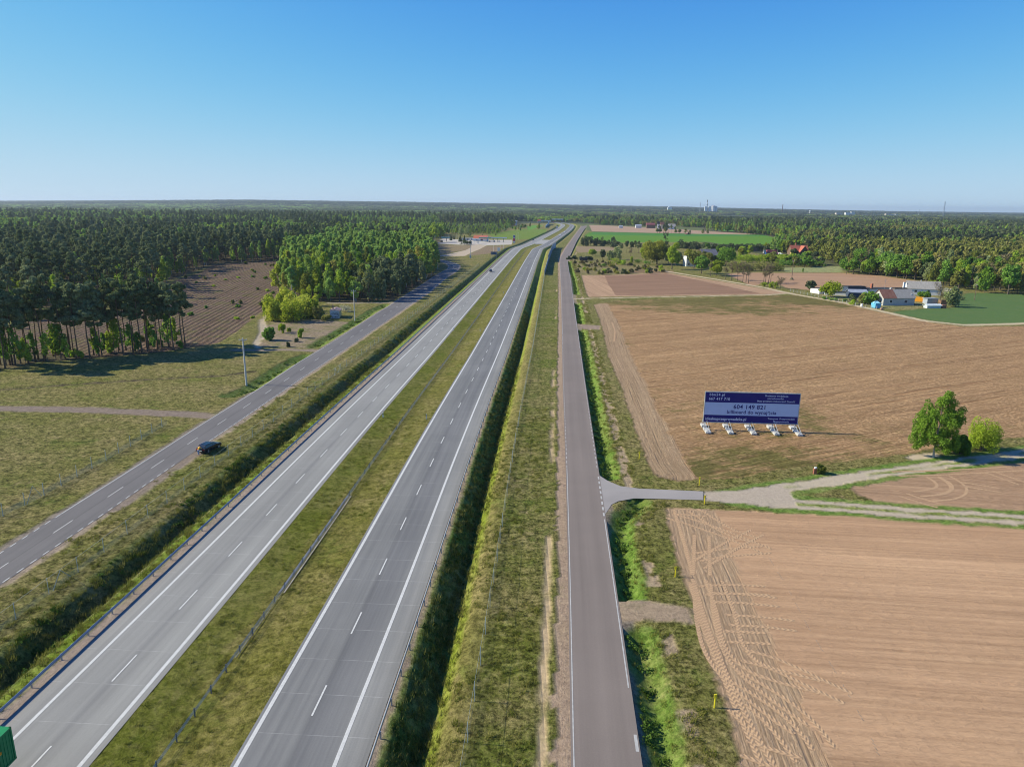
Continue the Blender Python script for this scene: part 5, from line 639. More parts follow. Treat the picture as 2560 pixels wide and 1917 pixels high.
def wood(r,H,tr,P,lean=.3,nb=None,top=.85,bs=.3,k=6):
    m=MB(); x=r.normal(0,lean*.12,2).cumsum() if False else None
    n=7; pts=[];rad=[]; dx,dy=r.normal(0,lean,2)
    for i in range(n):
        t=i/(n-1); pts.append((dx*t*t+r.normal(0,.05)*(i>0),dy*t*t+r.normal(0,.05)*(i>0),H*top*t)); rad.append(tr*(1-.82*t)*(1.25 if i==0 else 1))
    m.tube(pts,rad,k,cap=False)
    for p in P[:nb]:
        z=max(p[2]-p[4]*.5-.8*math.hypot(p[0],p[1])*.5,H*bs); z=min(z,H*top*.97); t=z/(H*top); b=(dx*t*t,dy*t*t,z)
        rb=max(.025,tr*(1-.8*t)*.42); mid=((b[0]+p[0])/2,(b[1]+p[1])/2,(z+p[2])/2-.15*abs(p[2]-z))
        m.tube([b,mid,p[:3]],[rb,rb*.65,.02],4,cap=False)
    V=np.concatenate(m.v); return V,np.array(m.q)
LEAF={'pine':(L_PINE,M_PBARK),'birch':(L_BIRCH,M_BBARK),'bigbirch':(L_BIG,M_BBARK),'green':(L_GREEN,M_BARK),'lime':(L_LIME,M_BARK),'gold':(L_GOLD,M_BARK),'olive':(L_OLIVE,M_BARK),'dark':(L_DARK,M_BARK),'pale':(L_PALE,M_BARK),'blossom':(L_BLOS,M_BARK),'yellow':(L_YEL,M_BARK),'bare':(L_BARE,M_BARK)}
def make_tree(form,seed,H,Wd,detail=1.0,leaf=.4):
    """returns (trunkV,trunkF,crownV,crownF) for a tree of height H and crown width Wd"""
    r=np.random.default_rng(seed); P=[]; R=Wd/2
    if form=='pine':
        n=int(15*detail**.5)+3
        for i in range(n):
            t=r.random()**.85; z=H*(.50+.46*t); q=R*(1.08-.72*t*t)*math.sqrt(r.random())*.95*(1 if t>.2 else .9); a=r.random()*2*PI
            P.append((q*math.cos(a),q*math.sin(a),z,R*r.uniform(.24,.44),R*r.uniform(.14,.26)))
        P.append((0,0,H*.96,R*.34,R*.3)); per=100*detail; up=.6; tr=.011*H; bs=.5; lean=.4
    elif form=='birch':
        n=int(18*detail**.5)
        for i in range(n):
            t=(i+r.random())/n; z=H*(.24+.74*t); q=R*math.sin(PI*min(1,(t*.86+.17)))**.8*.85*r.uniform(.35,1); a=r.random()*2*PI
            P.append((q*math.cos(a),q*math.sin(a),z,R*r.uniform(.28,.44),R*r.uniform(.4,.62)))
        P.append((0,0,H*.95,R*.25,H*.06)); per=62*detail; up=.1; tr=.009*H; bs=.2; lean=.35
    elif form=='birchbig':
        for (cx_,cz,rx,rz_,n) in ((0,.48,1.05,.36,60),(.12,.84,.36,.18,16),(-.45,.66,.45,.26,18),(.58,.68,.40,.22,18),(-.60,.32,.50,.20,20),(.35,.28,.6,.18,20)):
            for i in range(n):
                d=rv(1,r)[0]; q=r.uniform(.45,1.0); P.append((R*(cx_+d[0]*q*rx*.8),R*d[1]*q*rx*.8,H*(cz+d[2]*q*rz_),R*r.uniform(.10,.20),R*r.uniform(.14,.30)))
        per=13*detail; up=0; tr=.014*H; bs=.12; lean=.3
    elif form=='round':
        n=int(22*detail**.5)
        for i in range(n):
            d=rv(1,r)[0]; q=r.uniform(.45,.78); z=H*.56+d[2]*q*H*.40; f=1-.25*max(0,(z/H-.6))
            P.append((d[0]*q*R*f,d[1]*q*R*f,max(z,H*.2),R*r.uniform(.30,.46),R*r.uniform(.26,.40)))
        per=75*detail; up=.35; tr=.022*H; bs=.18; lean=.3
    elif form=='shrub':
        n=int(13*detail**.5)
        for i in range(n):
            a=r.random()*2*PI; q=R*.78*math.sqrt(r.random()); z=H*r.uniform(.20,.84)*(1-.35*(q/R)**2)
            P.append((q*math.cos(a),q*math.sin(a),z,R*r.uniform(.28,.45),H*r.uniform(.16,.26)))
        per=55*detail; up=.3; tr=.02*H+.02; bs=.05; lean=.15
    elif form=='cone':
        n=int(9*detail**.5)+3
        for i in range(n):
            t=i/(n-1); z=H*(.1+.86*t); P.append((0,0,z,max(.12,R*(1-t)*1.0),H*.075))
            for k in range(3): a=r.random()*2*PI; q=R*(1-t)*.7; P.append((q*math.cos(a),q*math.sin(a),z-.1*q,R*(1-t)*.4+.05,H*.04))
        per=45*detail; up=.3; tr=.012*H; bs=.05; lean=.02
    elif form=='column':
        for i in range(8): P.append((r.normal(0,.1),r.normal(0,.1),H*(.12+.8*i/7),R*(.9-.35*abs(i/7-.4)),H*.1))
        per=60*detail; up=.2; tr=.02*H; bs=.05; lean=.02
    elif form=='bare':
        for i in range(16):
            a=r.random()*2*PI; t=r.random(); q=R*r.uniform(.3,.95)*(.45+.55*t); P.append((q*math.cos(a),q*math.sin(a),H*(.42+.55*t),R*.35,R*.35))
        per=16*detail; up=.1; tr=.017*H; bs=.25; lean=.5
    P=[tuple(p) for p in P]
    tv,tf=wood(r,H,tr,[p for p in P if form!='cone'],lean,None if form in('bare','round') else 9,.93 if form in('pine','cone') else .8,bs,k=6)
    if form=='bare':   # finer twigs
        m=MB(); m.v=[tv];m.q=[list(q) for q in tf];m.n=len(tv)
        for p in P:
            for k in range(7):
                d=rv(1,r)[0]; d[2]=abs(d[2])*.9; e=np.array(p[:3])+d*R*r.uniform(.35,.7); s_=np.array(p[:3])*(1-.25*r.random()); s_[2]=p[2]-.5*r.random(); m.tube([s_,e],[.035,.012],3,cap=False)
        tv=np.concatenate(m.v); tf=np.array(m.q)
    cv,cf=puffs(P,per,leaf,r,up,.5 if form!='pine' else .35)
    return tv,tf,cv,cf
_pc={}
def proto(form,leafk,variant,H,Wd,detail,leaf):
    k=(form,leafk,variant,round(H,1),round(Wd,1),detail)
    if k not in _pc:
        tv,tf,cv,cf=make_tree(form,hash(k[:1])%1000*0+variant*31+len(form)*7+int(H*10),H,Wd,detail,leaf)
        lm,bm=LEAF[leafk]; _pc[k]=(mesh(form+'_trunk',tv,tf,[bm],smooth=True),mesh(form+'_crown',cv,cf,[lm]))
    return _pc[k]
KIND={ # kind -> (object name, category, form, leaf, leaf size)
'broad_green':('broadleaf_tree','tree','round','green',.42),'broad_lime':('broadleaf_tree','tree','round','lime',.38),'broad_olive':('broadleaf_tree','tree','round','olive',.42),
'broad_gold':('oak_tree','tree','round','gold',.5),'broad_dark':('broadleaf_tree','tree','round','dark',.36),'broad_mix':('maple_tree','tree','round','lime',.6),'chestnut':('chestnut_tree','tree','round','green',.5),
'dead_top':('bare_tree','tree','bare','dark',.5),'bare':('bare_tree','tree','bare','bare',.22),'pale_tree':('willow_tree','tree','birch','pale',.45),'column':('columnar_tree','tree','column','lime',.3),
'pine':('pine_tree','tree','pine','pine',.42),'spruce':('spruce_tree','tree','cone','dark',.4),'blossom':('fruit_tree','tree','round','blossom',.28),
'bush_lime':('shrub','shrub','shrub','lime',.26),'bush_green':('shrub','shrub','shrub','green',.26),'bush_dark':('shrub','shrub','shrub','dark',.30),'bush_olive':('shrub','shrub','shrub','olive',.26),'bush_yellow':('shrub','shrub','shrub','yellow',.3),'bush_pale':('shrub','shrub','shrub','blossom',.22),
'bigbirch':('birch_tree','tree','birchbig','bigbirch',.125),'bush_birch':('young_tree','tree','shrub','green',.16),'small_olive':('young_tree','tree','shrub','lime',.11)}
def place_tree(form,leafk,nm,cat,label,group,x,y,H,Wd,detail=1,leaf=.4,variant=0,z=None,sc=1,rz=None):
    tm,cm=proto(form,leafk,variant,H,Wd,detail,leaf)
    t=thing(nm,(x,y,zg(x,y) if z is None else z),label,cat,group,rng.uniform(0,6.28) if rz is None else rz)
    if sc!=1: t.scale=(sc,sc,sc)
    link('stem' if cat=='shrub' else 'trunk',tm,t); link('foliage' if cat=='shrub' else 'crown',cm,t); return t
for i,tr_ in enumerate(TR):
    k,x,y,h,w,lab=tr_[:6]; grp=tr_[6][2:] if len(tr_)>6 else None
    nm,cat,form,leafk,lf=KIND[k]; det=1.0
    if k in('bigbirch',): det=11
    elif k=='small_olive': det=6
    elif k=='bush_birch': det=5
    elif k=='broad_gold': det=3.2
    elif k in('chestnut','broad_green','broad_lime') and h>9: det=1.7
    if y<280 and cat=='shrub': det=1.8
    if k=='bush_yellow': w*=1.75
    if grp and cat=='shrub': h*=1.2; w*=1.4
    if form=='round' and h>5: w*=1.12
    if grp: h=round(h*2)/2; w=round(w)
    w*=1.05
    lf=lf*(.7 if (h<4 and y>200) else 1)
    if grp and y>700: lf=.55; det=.8
    place_tree(form,leafk,nm,cat,lab,grp,x,y,max(h,.8),max(w,.8),det,lf,variant=i%7 if not grp else i%4)
ra=np.random.default_rng(44)
def fillpoly(key,n,fn):
    P_=D[key]; xs=[p[0] for p in P_];ysv=[p[1] for p in P_]; k=0
    while k<n:
        x=ra.uniform(min(xs),max(xs));y=ra.uniform(min(ysv),max(ysv))
        if pip(np.array([x]),np.array([y]),P_)[0]: fn(x,y,k); k+=1
def f1(x,y,k): place_tree('shrub',('olive','bare','bare','gold')[k%4],'shrub','shrub','small reddish or olive shrub of the scrub patch above the small field','small shrubs of the scrub patch',x,y,(1.6,2.2,2.8)[k%3],(2.0,2.8)[k%2],.8,.28,k%3)
fillpoly('scrubG',70,f1)
def f2(x,y,k): place_tree('round' if k%3 else 'birch',('green','olive','lime','gold','pale')[k%5],'broadleaf_tree','tree','mixed garden tree between the golden oak and the white house','garden trees between the golden oak and the white house',x,y,(7.0,9.0,11.0)[k%3],(6.0,7.0)[k%2],1,.42,k%3)
fillpoly('gardenA',34,f2)
def f3(x,y,k): place_tree('round' if k%3 else 'shrub',('green','lime','olive','dark')[k%4],'broadleaf_tree','tree','leafy tree in the green belt around the red roofed house','trees in the belt around the red roofed house',x,y,(5.0,7.0,9.0)[k%3],(6.0,7.0)[k%2],1,.45,k%3)
fillpoly('gardenB',40,f3)
def f4(x,y,k): place_tree('birch' if k%2 else 'round',('lime','pale','green','olive')[k%4],'broadleaf_tree','tree','young tree in the green strip behind the filling station','young trees behind the filling station',x,y,(6.0,8.0,10.0)[k%3],5.0,.7,.6,k%3)
fillpoly('gardenC',60,f4)
def f6(x,y,k): place_tree('shrub',('lime','green','olive')[k%3],'shrub','shrub','low brush regrowing on the ploughed clearing','brush on the ploughed clearing',x,y,(.9,1.4,2.2)[k%3],(1.6,2.6)[k%2],.7,.24,k%3)
fillpoly('clearcut',46,f6)
def f5(x,y,k): place_tree('shrub','yellow' if k%3 else 'lime','shrub','shrub','tall bright yellow green bush of the thicket left of the graffiti hut','yellow green thicket left of the graffiti hut',x,y,(6.0,8.0,9.5)[k%3],(5.0,6.0)[k%2],2.2,.26,k%3)
fillpoly('thicket',20,f5)
# second stem of the large birch stands beside the first
# --------- the woods
def poisson(P,d,r,extra=None):
    xs=[p[0] for p in P];ysv=[p[1] for p in P]
    gx=np.arange(min(xs),max(xs),d);gy_=np.arange(min(ysv),max(ysv),d); A,B=np.meshgrid(gx,gy_); A=A+(np.arange(len(gy_))%2)[:,None]*d/2
    A=A+r.uniform(-.38,.38,A.shape)*d;B=B+r.uniform(-.38,.38,B.shape)*d; A=A.ravel();B=B.ravel(); m=pip(A,B,P)
    if extra is not None: m&=extra(A,B)
    return A[m],B[m]
def project(x,y,z=0):
    d=np.stack([np.asarray(x,float),np.asarray(y,float),np.full(np.shape(x),z-CAMZ) if np.isscalar(z) else z-CAMZ],-1)
    zf=d@cf; return 1280+1774*(d@cr)/zf, 958.5-1774*(d@cu)/zf
def vis(x,y,m=90):
    px,py=project(x,y,10); return (px>-m)&(px<2560+m)
r=np.random.default_rng(11)
PV=[('pine','pine',H,W_) for H,W_ in ((20,5.6),(21.5,6.2),(19,5.0),(22,5.4),(18,5.2),(20.5,6.6))]
LAB_P='dark tall pine with bare trunk in the pine wood left of the old road'
spots=[]
# front row of the pine wood, edge to edge
fp=np.array(D['frontpine']); q_,s_=resamp(fp[::1],400); q_=q_[:-18]
for i in range(46):
    k=int((i+.5+r.uniform(-.4,.4))/46*len(q_)); nx_,ny_=-(.6),(.8); d=abs(r.normal(0,4.5)); spots.append((q_[k][0]+nx_*d+r.normal(0,1),q_[k][1]+ny_*d,'F'))
# the wood behind the clearing and on to the left
FL=[tuple(p) for p in D['forestL']]
back=FL+[(-176,700),(-470,700),(-470,262)]
ax,ay=poisson(back,6.6,r); m=vis(ax,ay); ax,ay=ax[m],ay[m]
for x,y in zip(ax,ay): spots.append((x,y,'B'))
# small wood between clearing and old road
wd=[tuple(p) for p in D['wood']]; wdn=wd[:12]+[(-100,790),(-215,790)]
bx,by=poisson(wdn,5.6,r)
small=list(zip(bx,by))
def near_first(L): return sorted(L,key=lambda s:math.hypot(s[0],s[1]))
spots=near_first(spots); 
BV=[(16.5,6.0),(18,6.6),(14.5,5.4),(17,5.8)]
npine=nbirch=0; rest=[]
nf=vnoise(np.array([s[0] for s in spots]),np.array([s[1] for s in spots]),38,77)
for (x,y,w),n_ in zip(spots,nf):
    edge=min(math.hypot(x-a,y-b) for a,b in FL)
    isb=(r.random()<(.60 if edge<20 else .16+.3*(n_>.56))) if w=='B' else r.random()<.12
    if w=='F' and not isb and npine<205: 
        _,_,H,W_=PV[npine%6]; place_tree('pine','pine','pine_tree','tree','tall pine with bare trunk in the front row along the meadow','pines in the front row along the meadow',x,y,H,W_,1.35,.36,npine%6,sc=r.uniform(.9,1.08)); npine+=1
    elif isb and nbirch<210:
        H,W_=BV[nbirch%4]; place_tree('birch','birch' if r.random()<.7 else 'lime','birch_tree','tree','light green birch at the edge of the pine wood','birches along the pine wood',x,y,H,W_,1,.42,nbirch%4,sc=r.uniform(.45,.9)); nbirch+=1
    elif not isb and npine<205:
        _,_,H,W_=PV[npine%6]; place_tree('pine','pine','pine_tree','tree',LAB_P,'pines of the wood behind the clearing',x,y,H,W_,1.0,.42,npine%6,sc=r.uniform(.85,1.1)); npine+=1
    else: rest.append((x,y,1 if isb else 0))
# undergrowth between the front pines
for i in range(40):
    k=int(r.uniform(0,.97)*len(q_)); d=abs(r.normal(3,4)); hh=r.choice([2.5,6.0,8.0,10.0]); place_tree('birch' if hh>4 else 'shrub','lime' if r.random()<.55 else 'green','young_tree' if hh>4 else 'shrub','tree' if hh>4 else 'shrub','young light green undergrowth between the front pines','undergrowth between the front pines',q_[k][0]-.6*d,q_[k][1]+.8*d,hh,hh*(.42 if hh>4 else .8),.55,.28,i%3)
nb2=0;np2=0
for x,y in near_first(small):
    px,py=project(x,y)
    u=(px-700)/380; v=(y-318)/300
    # light birches on the left and back, dark pines towards the road
    pd=.06+.94*max(0,min(1,(px-872)/75)) if y<540 else .06
    if r.random()<pd and np2<92:
        H=r.choice([12.0,14.0,15.5]); place_tree('pine' if r.random()<.5 else 'shrub','pine','pine_tree','tree','dark bushy pine in the small wood beside the old road','dark pines of the small wood',x,y,H,5.6 if H>13 else 5.0,1.3,.40,np2%4,sc=r.uniform(.8,1.05)); np2+=1
    elif nb2<230:
        H=r.choice([13.0,16.0,18.5]); lk=r.choice(['birch','green','lime','gold','olive'],p=[.44,.14,.20,.12,.10]) if px>800 else r.choice(['birch','lime','yellow','gold'],p=[.42,.28,.18,.12]); place_tree('birch' if r.random()<.6 else 'round',str(lk),'deciduous_tree','tree','light green leafy tree in the small wood beside the old road','leafy trees of the small wood',x,y,H,float(r.choice([5.0,7.5])),1,.42,nb2%3,sc=r.uniform(.66,1.05)); nb2+=1
    else: rest.append((x,y,1))
# right hand wood
WR=[tuple(p) for p in D['woodR']]; wr=WR+[(560,760),(300,760),(262,600),(240,500)]
cx,cy=poisson(wr,7.4,r); m=vis(cx,cy,60); L=near_first(list(zip(cx[m],cy[m]))); nr_=0
for x,y in L:
    if nr_<240:
        lk=r.choice(['olive','green','lime','pale','bare','gold','dark'],p=[.40,.24,.13,.06,.07,.06,.04]); f_='round' if r.random()<.55 else 'birch'
        H=float(r.choice([12.0,14.0,15.5])); 
        if lk=='bare': f_='bare'
        place_tree(f_,str(lk),'broadleaf_tree','tree','budding olive green tree in the wood beyond the wheat field','trees of the wood beyond the wheat field',x,y,H,float(r.choice([6.4,8.6])),1,.46,nr_%3,sc=r.uniform(.62,1.12)); nr_+=1
    else: rest.append((x,y,3))
# --------- far woods: one object, instances of whole trees on points
def whole(name,form,leafk,variant,H,Wd,detail,leaf,n=1,spread=0,seed=0):
    rr=np.random.default_rng(seed); V=[];F=[];MI=[];o=0
    for k in range(n):
        tv,tf,cv,cf=make_tree(form,seed*17+k+variant,H*rr.uniform(.8,1.1) if n>1 else H,Wd,detail,leaf); dx,dy=rr.uniform(-spread,spread,2) if n>1 else (0,0)
        if n<=3:
            V.append(tv+[dx,dy,0]);F.append(tf+o);MI+= [1]*len(tf);o+=len(tv)
        V.append(cv+[dx,dy,0]);F.append(cf+o);MI+=[0]*len(cf);o+=len(cv)
    lm,bm=LEAF[leafk]; return bpy.data.objects.new(name,mesh(name,np.concatenate(V),np.concatenate(F),[lm,bm],mi=MI))
def gn_stuff(name,pts,sc,rz,ix,srcs,label,cat,sz=None):
    sz=sc if sz is None else sz
    c=bpy.data.collections.new(name+'_kinds')
    for s_ in srcs: c.objects.link(s_)
    me=mesh(name,pts,np.zeros((0,3),int) if False else np.array([[0,0,0]])[:0],attrs=None) if False else bpy.data.meshes.new(name)
    me.vertices.add(len(pts)); me.vertices.foreach_set('co',np.asarray(pts,np.float32).ravel())
    me.attributes.new('sc','FLOAT','POINT').data.foreach_set('value',np.asarray(sc,np.float32)); me.attributes.new('sz','FLOAT','POINT').data.foreach_set('value',np.asarray(sz,np.float32)); me.attributes.new('rz','FLOAT','POINT').data.foreach_set('value',np.asarray(rz,np.float32)); me.attributes.new('ix','INT','POINT').data.foreach_set('value',np.asarray(ix,np.int32)); me.update()
    o=link(name,me); g=bpy.data.node_groups.new(name,'GeometryNodeTree'); g.interface.new_socket('Geometry',in_out='INPUT',socket_type='NodeSocketGeometry'); g.interface.new_socket('Geometry',in_out='OUTPUT',socket_type='NodeSocketGeometry')
    N=g.nodes; gi=N.new('NodeGroupInput');go=N.new('NodeGroupOutput'); ip=N.new('GeometryNodeInstanceOnPoints'); ci=N.new('GeometryNodeCollectionInfo'); ci.inputs['Collection'].default_value=c; ci.inputs['Separate Children'].default_value=True; ci.inputs['Reset Children'].default_value=True
    def na(nm,ty):
        a=N.new('GeometryNodeInputNamedAttribute'); a.data_type=ty; a.inputs['Name'].default_value=nm; return a.outputs['Attribute']
    cx_=N.new('ShaderNodeCombineXYZ'); g.links.new(na('rz','FLOAT'),cx_.inputs[2])
    g.links.new(gi.outputs[0],ip.inputs['Points']); g.links.new(ci.outputs[0],ip.inputs['Instance']); ip.inputs['Pick Instance'].default_value=True
    g.links.new(na('ix','INT'),ip.inputs['Instance Index']); g.links.new(cx_.outputs[0],ip.inputs['Rotation']); cs_=N.new('ShaderNodeCombineXYZ'); sc_=na('sc','FLOAT'); g.links.new(sc_,cs_.inputs[0]); g.links.new(sc_,cs_.inputs[1]); g.links.new(na('sz','FLOAT'),cs_.inputs[2]); g.links.new(cs_.outputs[0],ip.inputs['Scale']); g.links.new(ip.outputs[0],go.inputs[0])
    md=o.modifiers.new('scatter','NODES'); md.node_group=g
    return tag(o,label,cat,kind='stuff')
srcA=[whole('a0_tree','pine','pine',1,20,6.2,.55,.75),whole('a1_tree','birch','birch',2,16,6.4,.5,.8),whole('a2_tree','round','green',3,14,8,.5,.85),whole('a3_tree','birch','olive',4,13,7.5,.5,.8),whole('a4_tree','pine','dark',5,18,7,.6,.8),whole('a5_tree','birch','lime',6,15,6.5,.5,.8),whole('a6_tree','round','olive',8,14,9,.5,.9)]
# order of picks follows the object names
def far_ok(x,y):
    """true where woods stand: everything beyond the open land"""
    o=offs(x,y); cor=(y<2100)&(o>-75-np.clip((y-700)*.05,0,60))&(o<75)
    px,py=project(x,y)
    left=(x<refx(np.minimum(y,2000)))
    ok=~cor
    # open land left: clearing, meadow, station
    ok&=~((y<700)&left); 
    ok&=~(left&(y>=700)&(y<960)&(px>1060))&~(left&(y>=960)&(y<1120)&(px>1110))
    for k in ('fieldA','fieldB','fieldC','fieldD','greenF','brownE','green2','green3','wheat','brownF','scrubG'): ok&=~pip(x,y,D[k])
    ok&=~((~left)&(y<760)&~((x>262)&(y>480)))
    ok&=~((~left)&(y<1120)&(x<300+(y-760)*.30)&(y>=760)); ok&=~((~left)&(y<1700)&(x<205+(y-1120)*.32)&(y>=1120))
    ok&=~pip(x,y,[(300,1440),(210,1600),(225,1780),(420,1620),(520,1400)])
    # clearings far off
    ok&=~((~left)&(y>700)&(vnoise(x,y,95,93,2)>.70))
    n=vnoise(x,y,520,91,2); ok&=~((n>.635)&(y>1900)&(x>-300-(y-1900)*.1))
    return ok
PT=[];SC=[];IX=[]
def ring(y0,y1,dx,sc,pic):
    rr=np.random.default_rng(int(y0)); L=[]
    y=y0
    while y<y1:
        hw=y*.735+60; n=int(2*hw/dx); x=np.linspace(-hw,hw,n)+rr.uniform(-.4,.4,n)*dx; yy=y+rr.uniform(-.45,.45,n)*dx; L.append(np.stack([x,yy],1)); y+=dx*.95
    A=np.concatenate(L); m=vis(A[:,0],A[:,1],60)&far_ok(A[:,0],A[:,1]); A=A[m]; pic(A,rr,sc)
def pick(A,rr,sc):
    x,y=A[:,0],A[:,1]; left=x<refx(np.minimum(y,2000))
    n1=vnoise(x,y,110,31);n2=vnoise(x,y,260,32); u=rr.random(len(x))
    kr=np.where(n1>.56,np.where(u<.6,3,6),np.where(u<.30,6,np.where(u<.60,2,np.where(u<.80,1,np.where(u<.90,5,4)))))
    ix=np.where(left,np.where((n1>.53)|(u<.22),np.where(u<.08,5,1),0),kr)
    ix=np.where(left&(n1>.64)&(u<.35),5,ix); ix=np.where((~left)&(n2<.36)&(u<.8),4,ix); ix=np.where((~left)&(n2>.66)&(u<.6),0,ix)
    strip_=left&(y>1120)&(y<1500)&(x>-330); ix=np.where(strip_&(u<.7),np.where(u<.35,1,5),ix)
    px_,py=project(x,y); b=left&(py>520)&(py<545)&(n1>.36)&(u<.85)&((px_<520)|(n1>.5)); ix=np.where(b,1,ix)
    s=sc*rr.uniform(.72,1.12,len(x)); s=np.where((~left),s*.86,s); s=np.where(strip_,s*.5,s)
    z=zat(x,y); PT.append(np.stack([x,y,z],1));SC.append(s);IX.append(ix)
ring(700,1250,6.8,1.0,pick); ring(1250,2000,9.5,1.15,pick)
lx=np.array([s[0] for s in rest]);ly=np.array([s[1] for s in rest]);li=np.array([s[2] for s in rest])
PT.append(np.stack([lx,ly,lx*0],1));SC.append(np.random.default_rng(5).uniform(.85,1.1,len(lx)));IX.append(li)
# left block between y=262 and 700 beyond the near trees
A=np.concatenate(PT); s_=np.concatenate(SC); i_=np.concatenate(IX); rz=np.random.default_rng(3).uniform(0,6.28,len(A))
gn_stuff('mid_forest',A,s_,rz,i_,srcA,'mixed woods stretching back on both sides of the motorway','forest',sz=s_*np.random.default_rng(12).uniform(.68,1.22,len(A)))
PT=[];SC=[];IX=[]
srcB=[whole('b0_wood','pine','pine',1,19,10,.10,2.4,9,16,1),whole('b1_wood','birch','birch',2,16,10,.10,2.6,9,16,2),whole('b2_wood','round','green',3,15,12,.08,2.8,9,16,3),whole('b3_wood','birch','olive',4,15,11,.10,2.7,9,16,4),whole('b4_wood','pine','dark',5,19,11,.10,2.5,9,16,5),whole('b5_wood','birch','lime',6,15,10,.1,2.6,9,16,6),whole('b6_wood','round','olive',8,15,12,.08,2.8,9,16,7)]
ring(2000,4200,26,1.0,pick); ring(4200,7500,44,1.5,pick); ring(7500,12500,85,2.2,pick)
A=np.concatenate(PT); s_=np.concatenate(SC); i_=np.concatenate(IX); rz=np.random.default_rng(4).uniform(0,6.28,len(A))
i_=np.where((A[:,1]>5600)&(np.random.default_rng(8).random(len(A))<.6),4,i_)
gn_stuff('far_forest',A,s_,rz,i_,srcB,'distant woods reaching to the horizon','forest',sz=np.random.default_rng(9).uniform(.62,.95,len(A))*np.where(A[:,0]>A[:,1]*.25,.8,1))
# --------- weeds and tufts
def tuft(name,n,h,w,lm,seed,leafy=False):
    rr=np.random.default_rng(seed); V=[];F=[]
    if leafy:
        C=rr.normal(0,w*.5,(n,3)); C[:,2]=rr.uniform(.05,1,n)*h; N=rv(n,rr); N[:,2]+=.5; N/=np.linalg.norm(N,axis=1)[:,None]; V,F=quads(C,N,w*.22,rr)
    else:
        for i in range(n):
            a=rr.random()*6.28; b=np.array([rr.normal(0,w*.4),rr.normal(0,w*.4),0]); d=np.array([math.cos(a),math.sin(a),0]); p=np.array([-d[1],d[0],0])*w*.07; hh=h*rr.uniform(.6,1.1); V+=[b-p,b+p,b+d*w*.4+[0,0,hh]]; F.append((3*i,3*i+1,3*i+2))
        V=np.array(V);F=np.array(F)
    return bpy.data.objects.new(name,mesh(name,V,F,[lm]))
srcW=[tuft('w0_tuft',46,.55,.8,L_WEED,1,True),tuft('w1_tuft',34,.8,.9,L_WEED,2,True),tuft('w2_tuft',30,.42,.5,L_TUFT,3)]
rr=np.random.default_rng(21); P3=[];S3=[];I3=[]
def scatter_off(y0,y1,o0,o1,dens,ix,s0,s1,mask=None):
    n=int((y1-y0)*(o1-o0)*dens); y=y0+(y1-y0)*rr.random(n)**1.25; o=rr.uniform(o0,o1,n); x,y2=off2xy(y,o); nn=vnoise(x,y2,3.5,17); k=nn>.38 if mask is None else nn>mask; P3.append(np.stack([x,y2],1)[k]);S3.append(rr.uniform(s0,s1,n)[k]);I3.append(np.full(n,ix)[k])
scatter_off(40,420,-29.4,-25.0,.65,0,.30,.7,.46); scatter_off(40,300,-29.4,-25.0,1.6,2,.6,1.4,.36); scatter_off(36,420,11.2,13.9,.8,0,.22,.5,.48); scatter_off(36,300,11.2,13.8,2.4,2,.7,1.3,.25); scatter_off(36,200,13.9,15.2,2.2,2,.6,1.1,.2); scatter_off(40,200,-24.5,-22.9,1.8,2,.6,1.2,.2)
scatter_off(40,170,-38,-29.6,.6,2,.5,1.1,.5); scatter_off(36,150,17,23.2,.9,2,.4,1.0,.5); scatter_off(36,140,15.3,17.4,1.4,2,.5,1.0,.4); scatter_off(36,150,-10.8,-.8,.7,2,.35,.8,.45)
for k in ('dE3','dE4','dE5','dE2','dE1'):
    Q,_=resamp(D[k],200); n=int(_[-1]*3); j=rr.integers(0,200,n); q=Q[j]+np.stack([rr.uniform(-1.4,.4,n),rr.uniform(-.6,.6,n)],1); P3.append(q);S3.append(rr.uniform(.25,.7,n));I3.append(rr.integers(0,3,n))
    q=Q[j]+np.stack([rr.uniform(.8,4.2,n),rr.uniform(-.6,.6,n)],1); P3.append(q);S3.append(rr.uniform(.5,1.1,n));I3.append(np.full(n,2))
for k in ('dO1','dO2'):
    Q,_=resamp(D[k],200); n=int(_[-1]*2.5); j=rr.integers(0,200,n); q=Q[j]+rr.uniform(-2,1.2,(n,2)); P3.append(q);S3.append(rr.uniform(.3,.8,n));I3.append(rr.choice([0,2,2],n))
A=np.concatenate(P3); z=zat(A[:,0],A[:,1]); A=np.column_stack([A,z-.02]); s_=np.concatenate(S3); gn_stuff('ditch_weeds',A,s_,rr.uniform(0,6.28,len(A)),np.concatenate(I3),srcW,'dark green weeds and grass tufts along the ditches and verges','weeds')
# ------------------------------------------------ roadside furniture
def trans_mat(name,col,op):
    m=bpy.data.materials.new(name); m.use_nodes=True; t=m.node_tree; p=t.nodes['Principled BSDF']; p.inputs['Base Color'].default_value=(*col,1); p.inputs['Alpha'].default_value=op; p.inputs['Roughness'].default_value=.6
    tc=_n(t,'ShaderNodeTexCoord').outputs['Object']; n=noise(t,tc,.8,4,.7); t.links.new(math_(t,'MULTIPLY',n,op*2),p.inputs['Alpha']); return m
M_NET=trans_mat('wire_net_dense',(.30,.36,.31),.30); M_NET2=trans_mat('wire_net_open',(.28,.33,.30),.06)
def sweep(offz,y0,y1,fn=None,step=4.0):
    """strip of profile points (offset,z) along the corridor"""
    Y=np.arange(y0,y1+step,step); V=[];n=len(offz)
    for o,z in offz:
        x,y=off2xy(Y,o); V.append(np.stack([x,y,(zat(x,y)*0 if fn is None else fn(Y))+z],1))
    m=len(Y); a=(np.arange(n-1)[:,None]*m+np.arange(m-1)[None]).ravel(); return np.concatenate(V),np.stack([a,a+m,a+m+1,a+1],1)
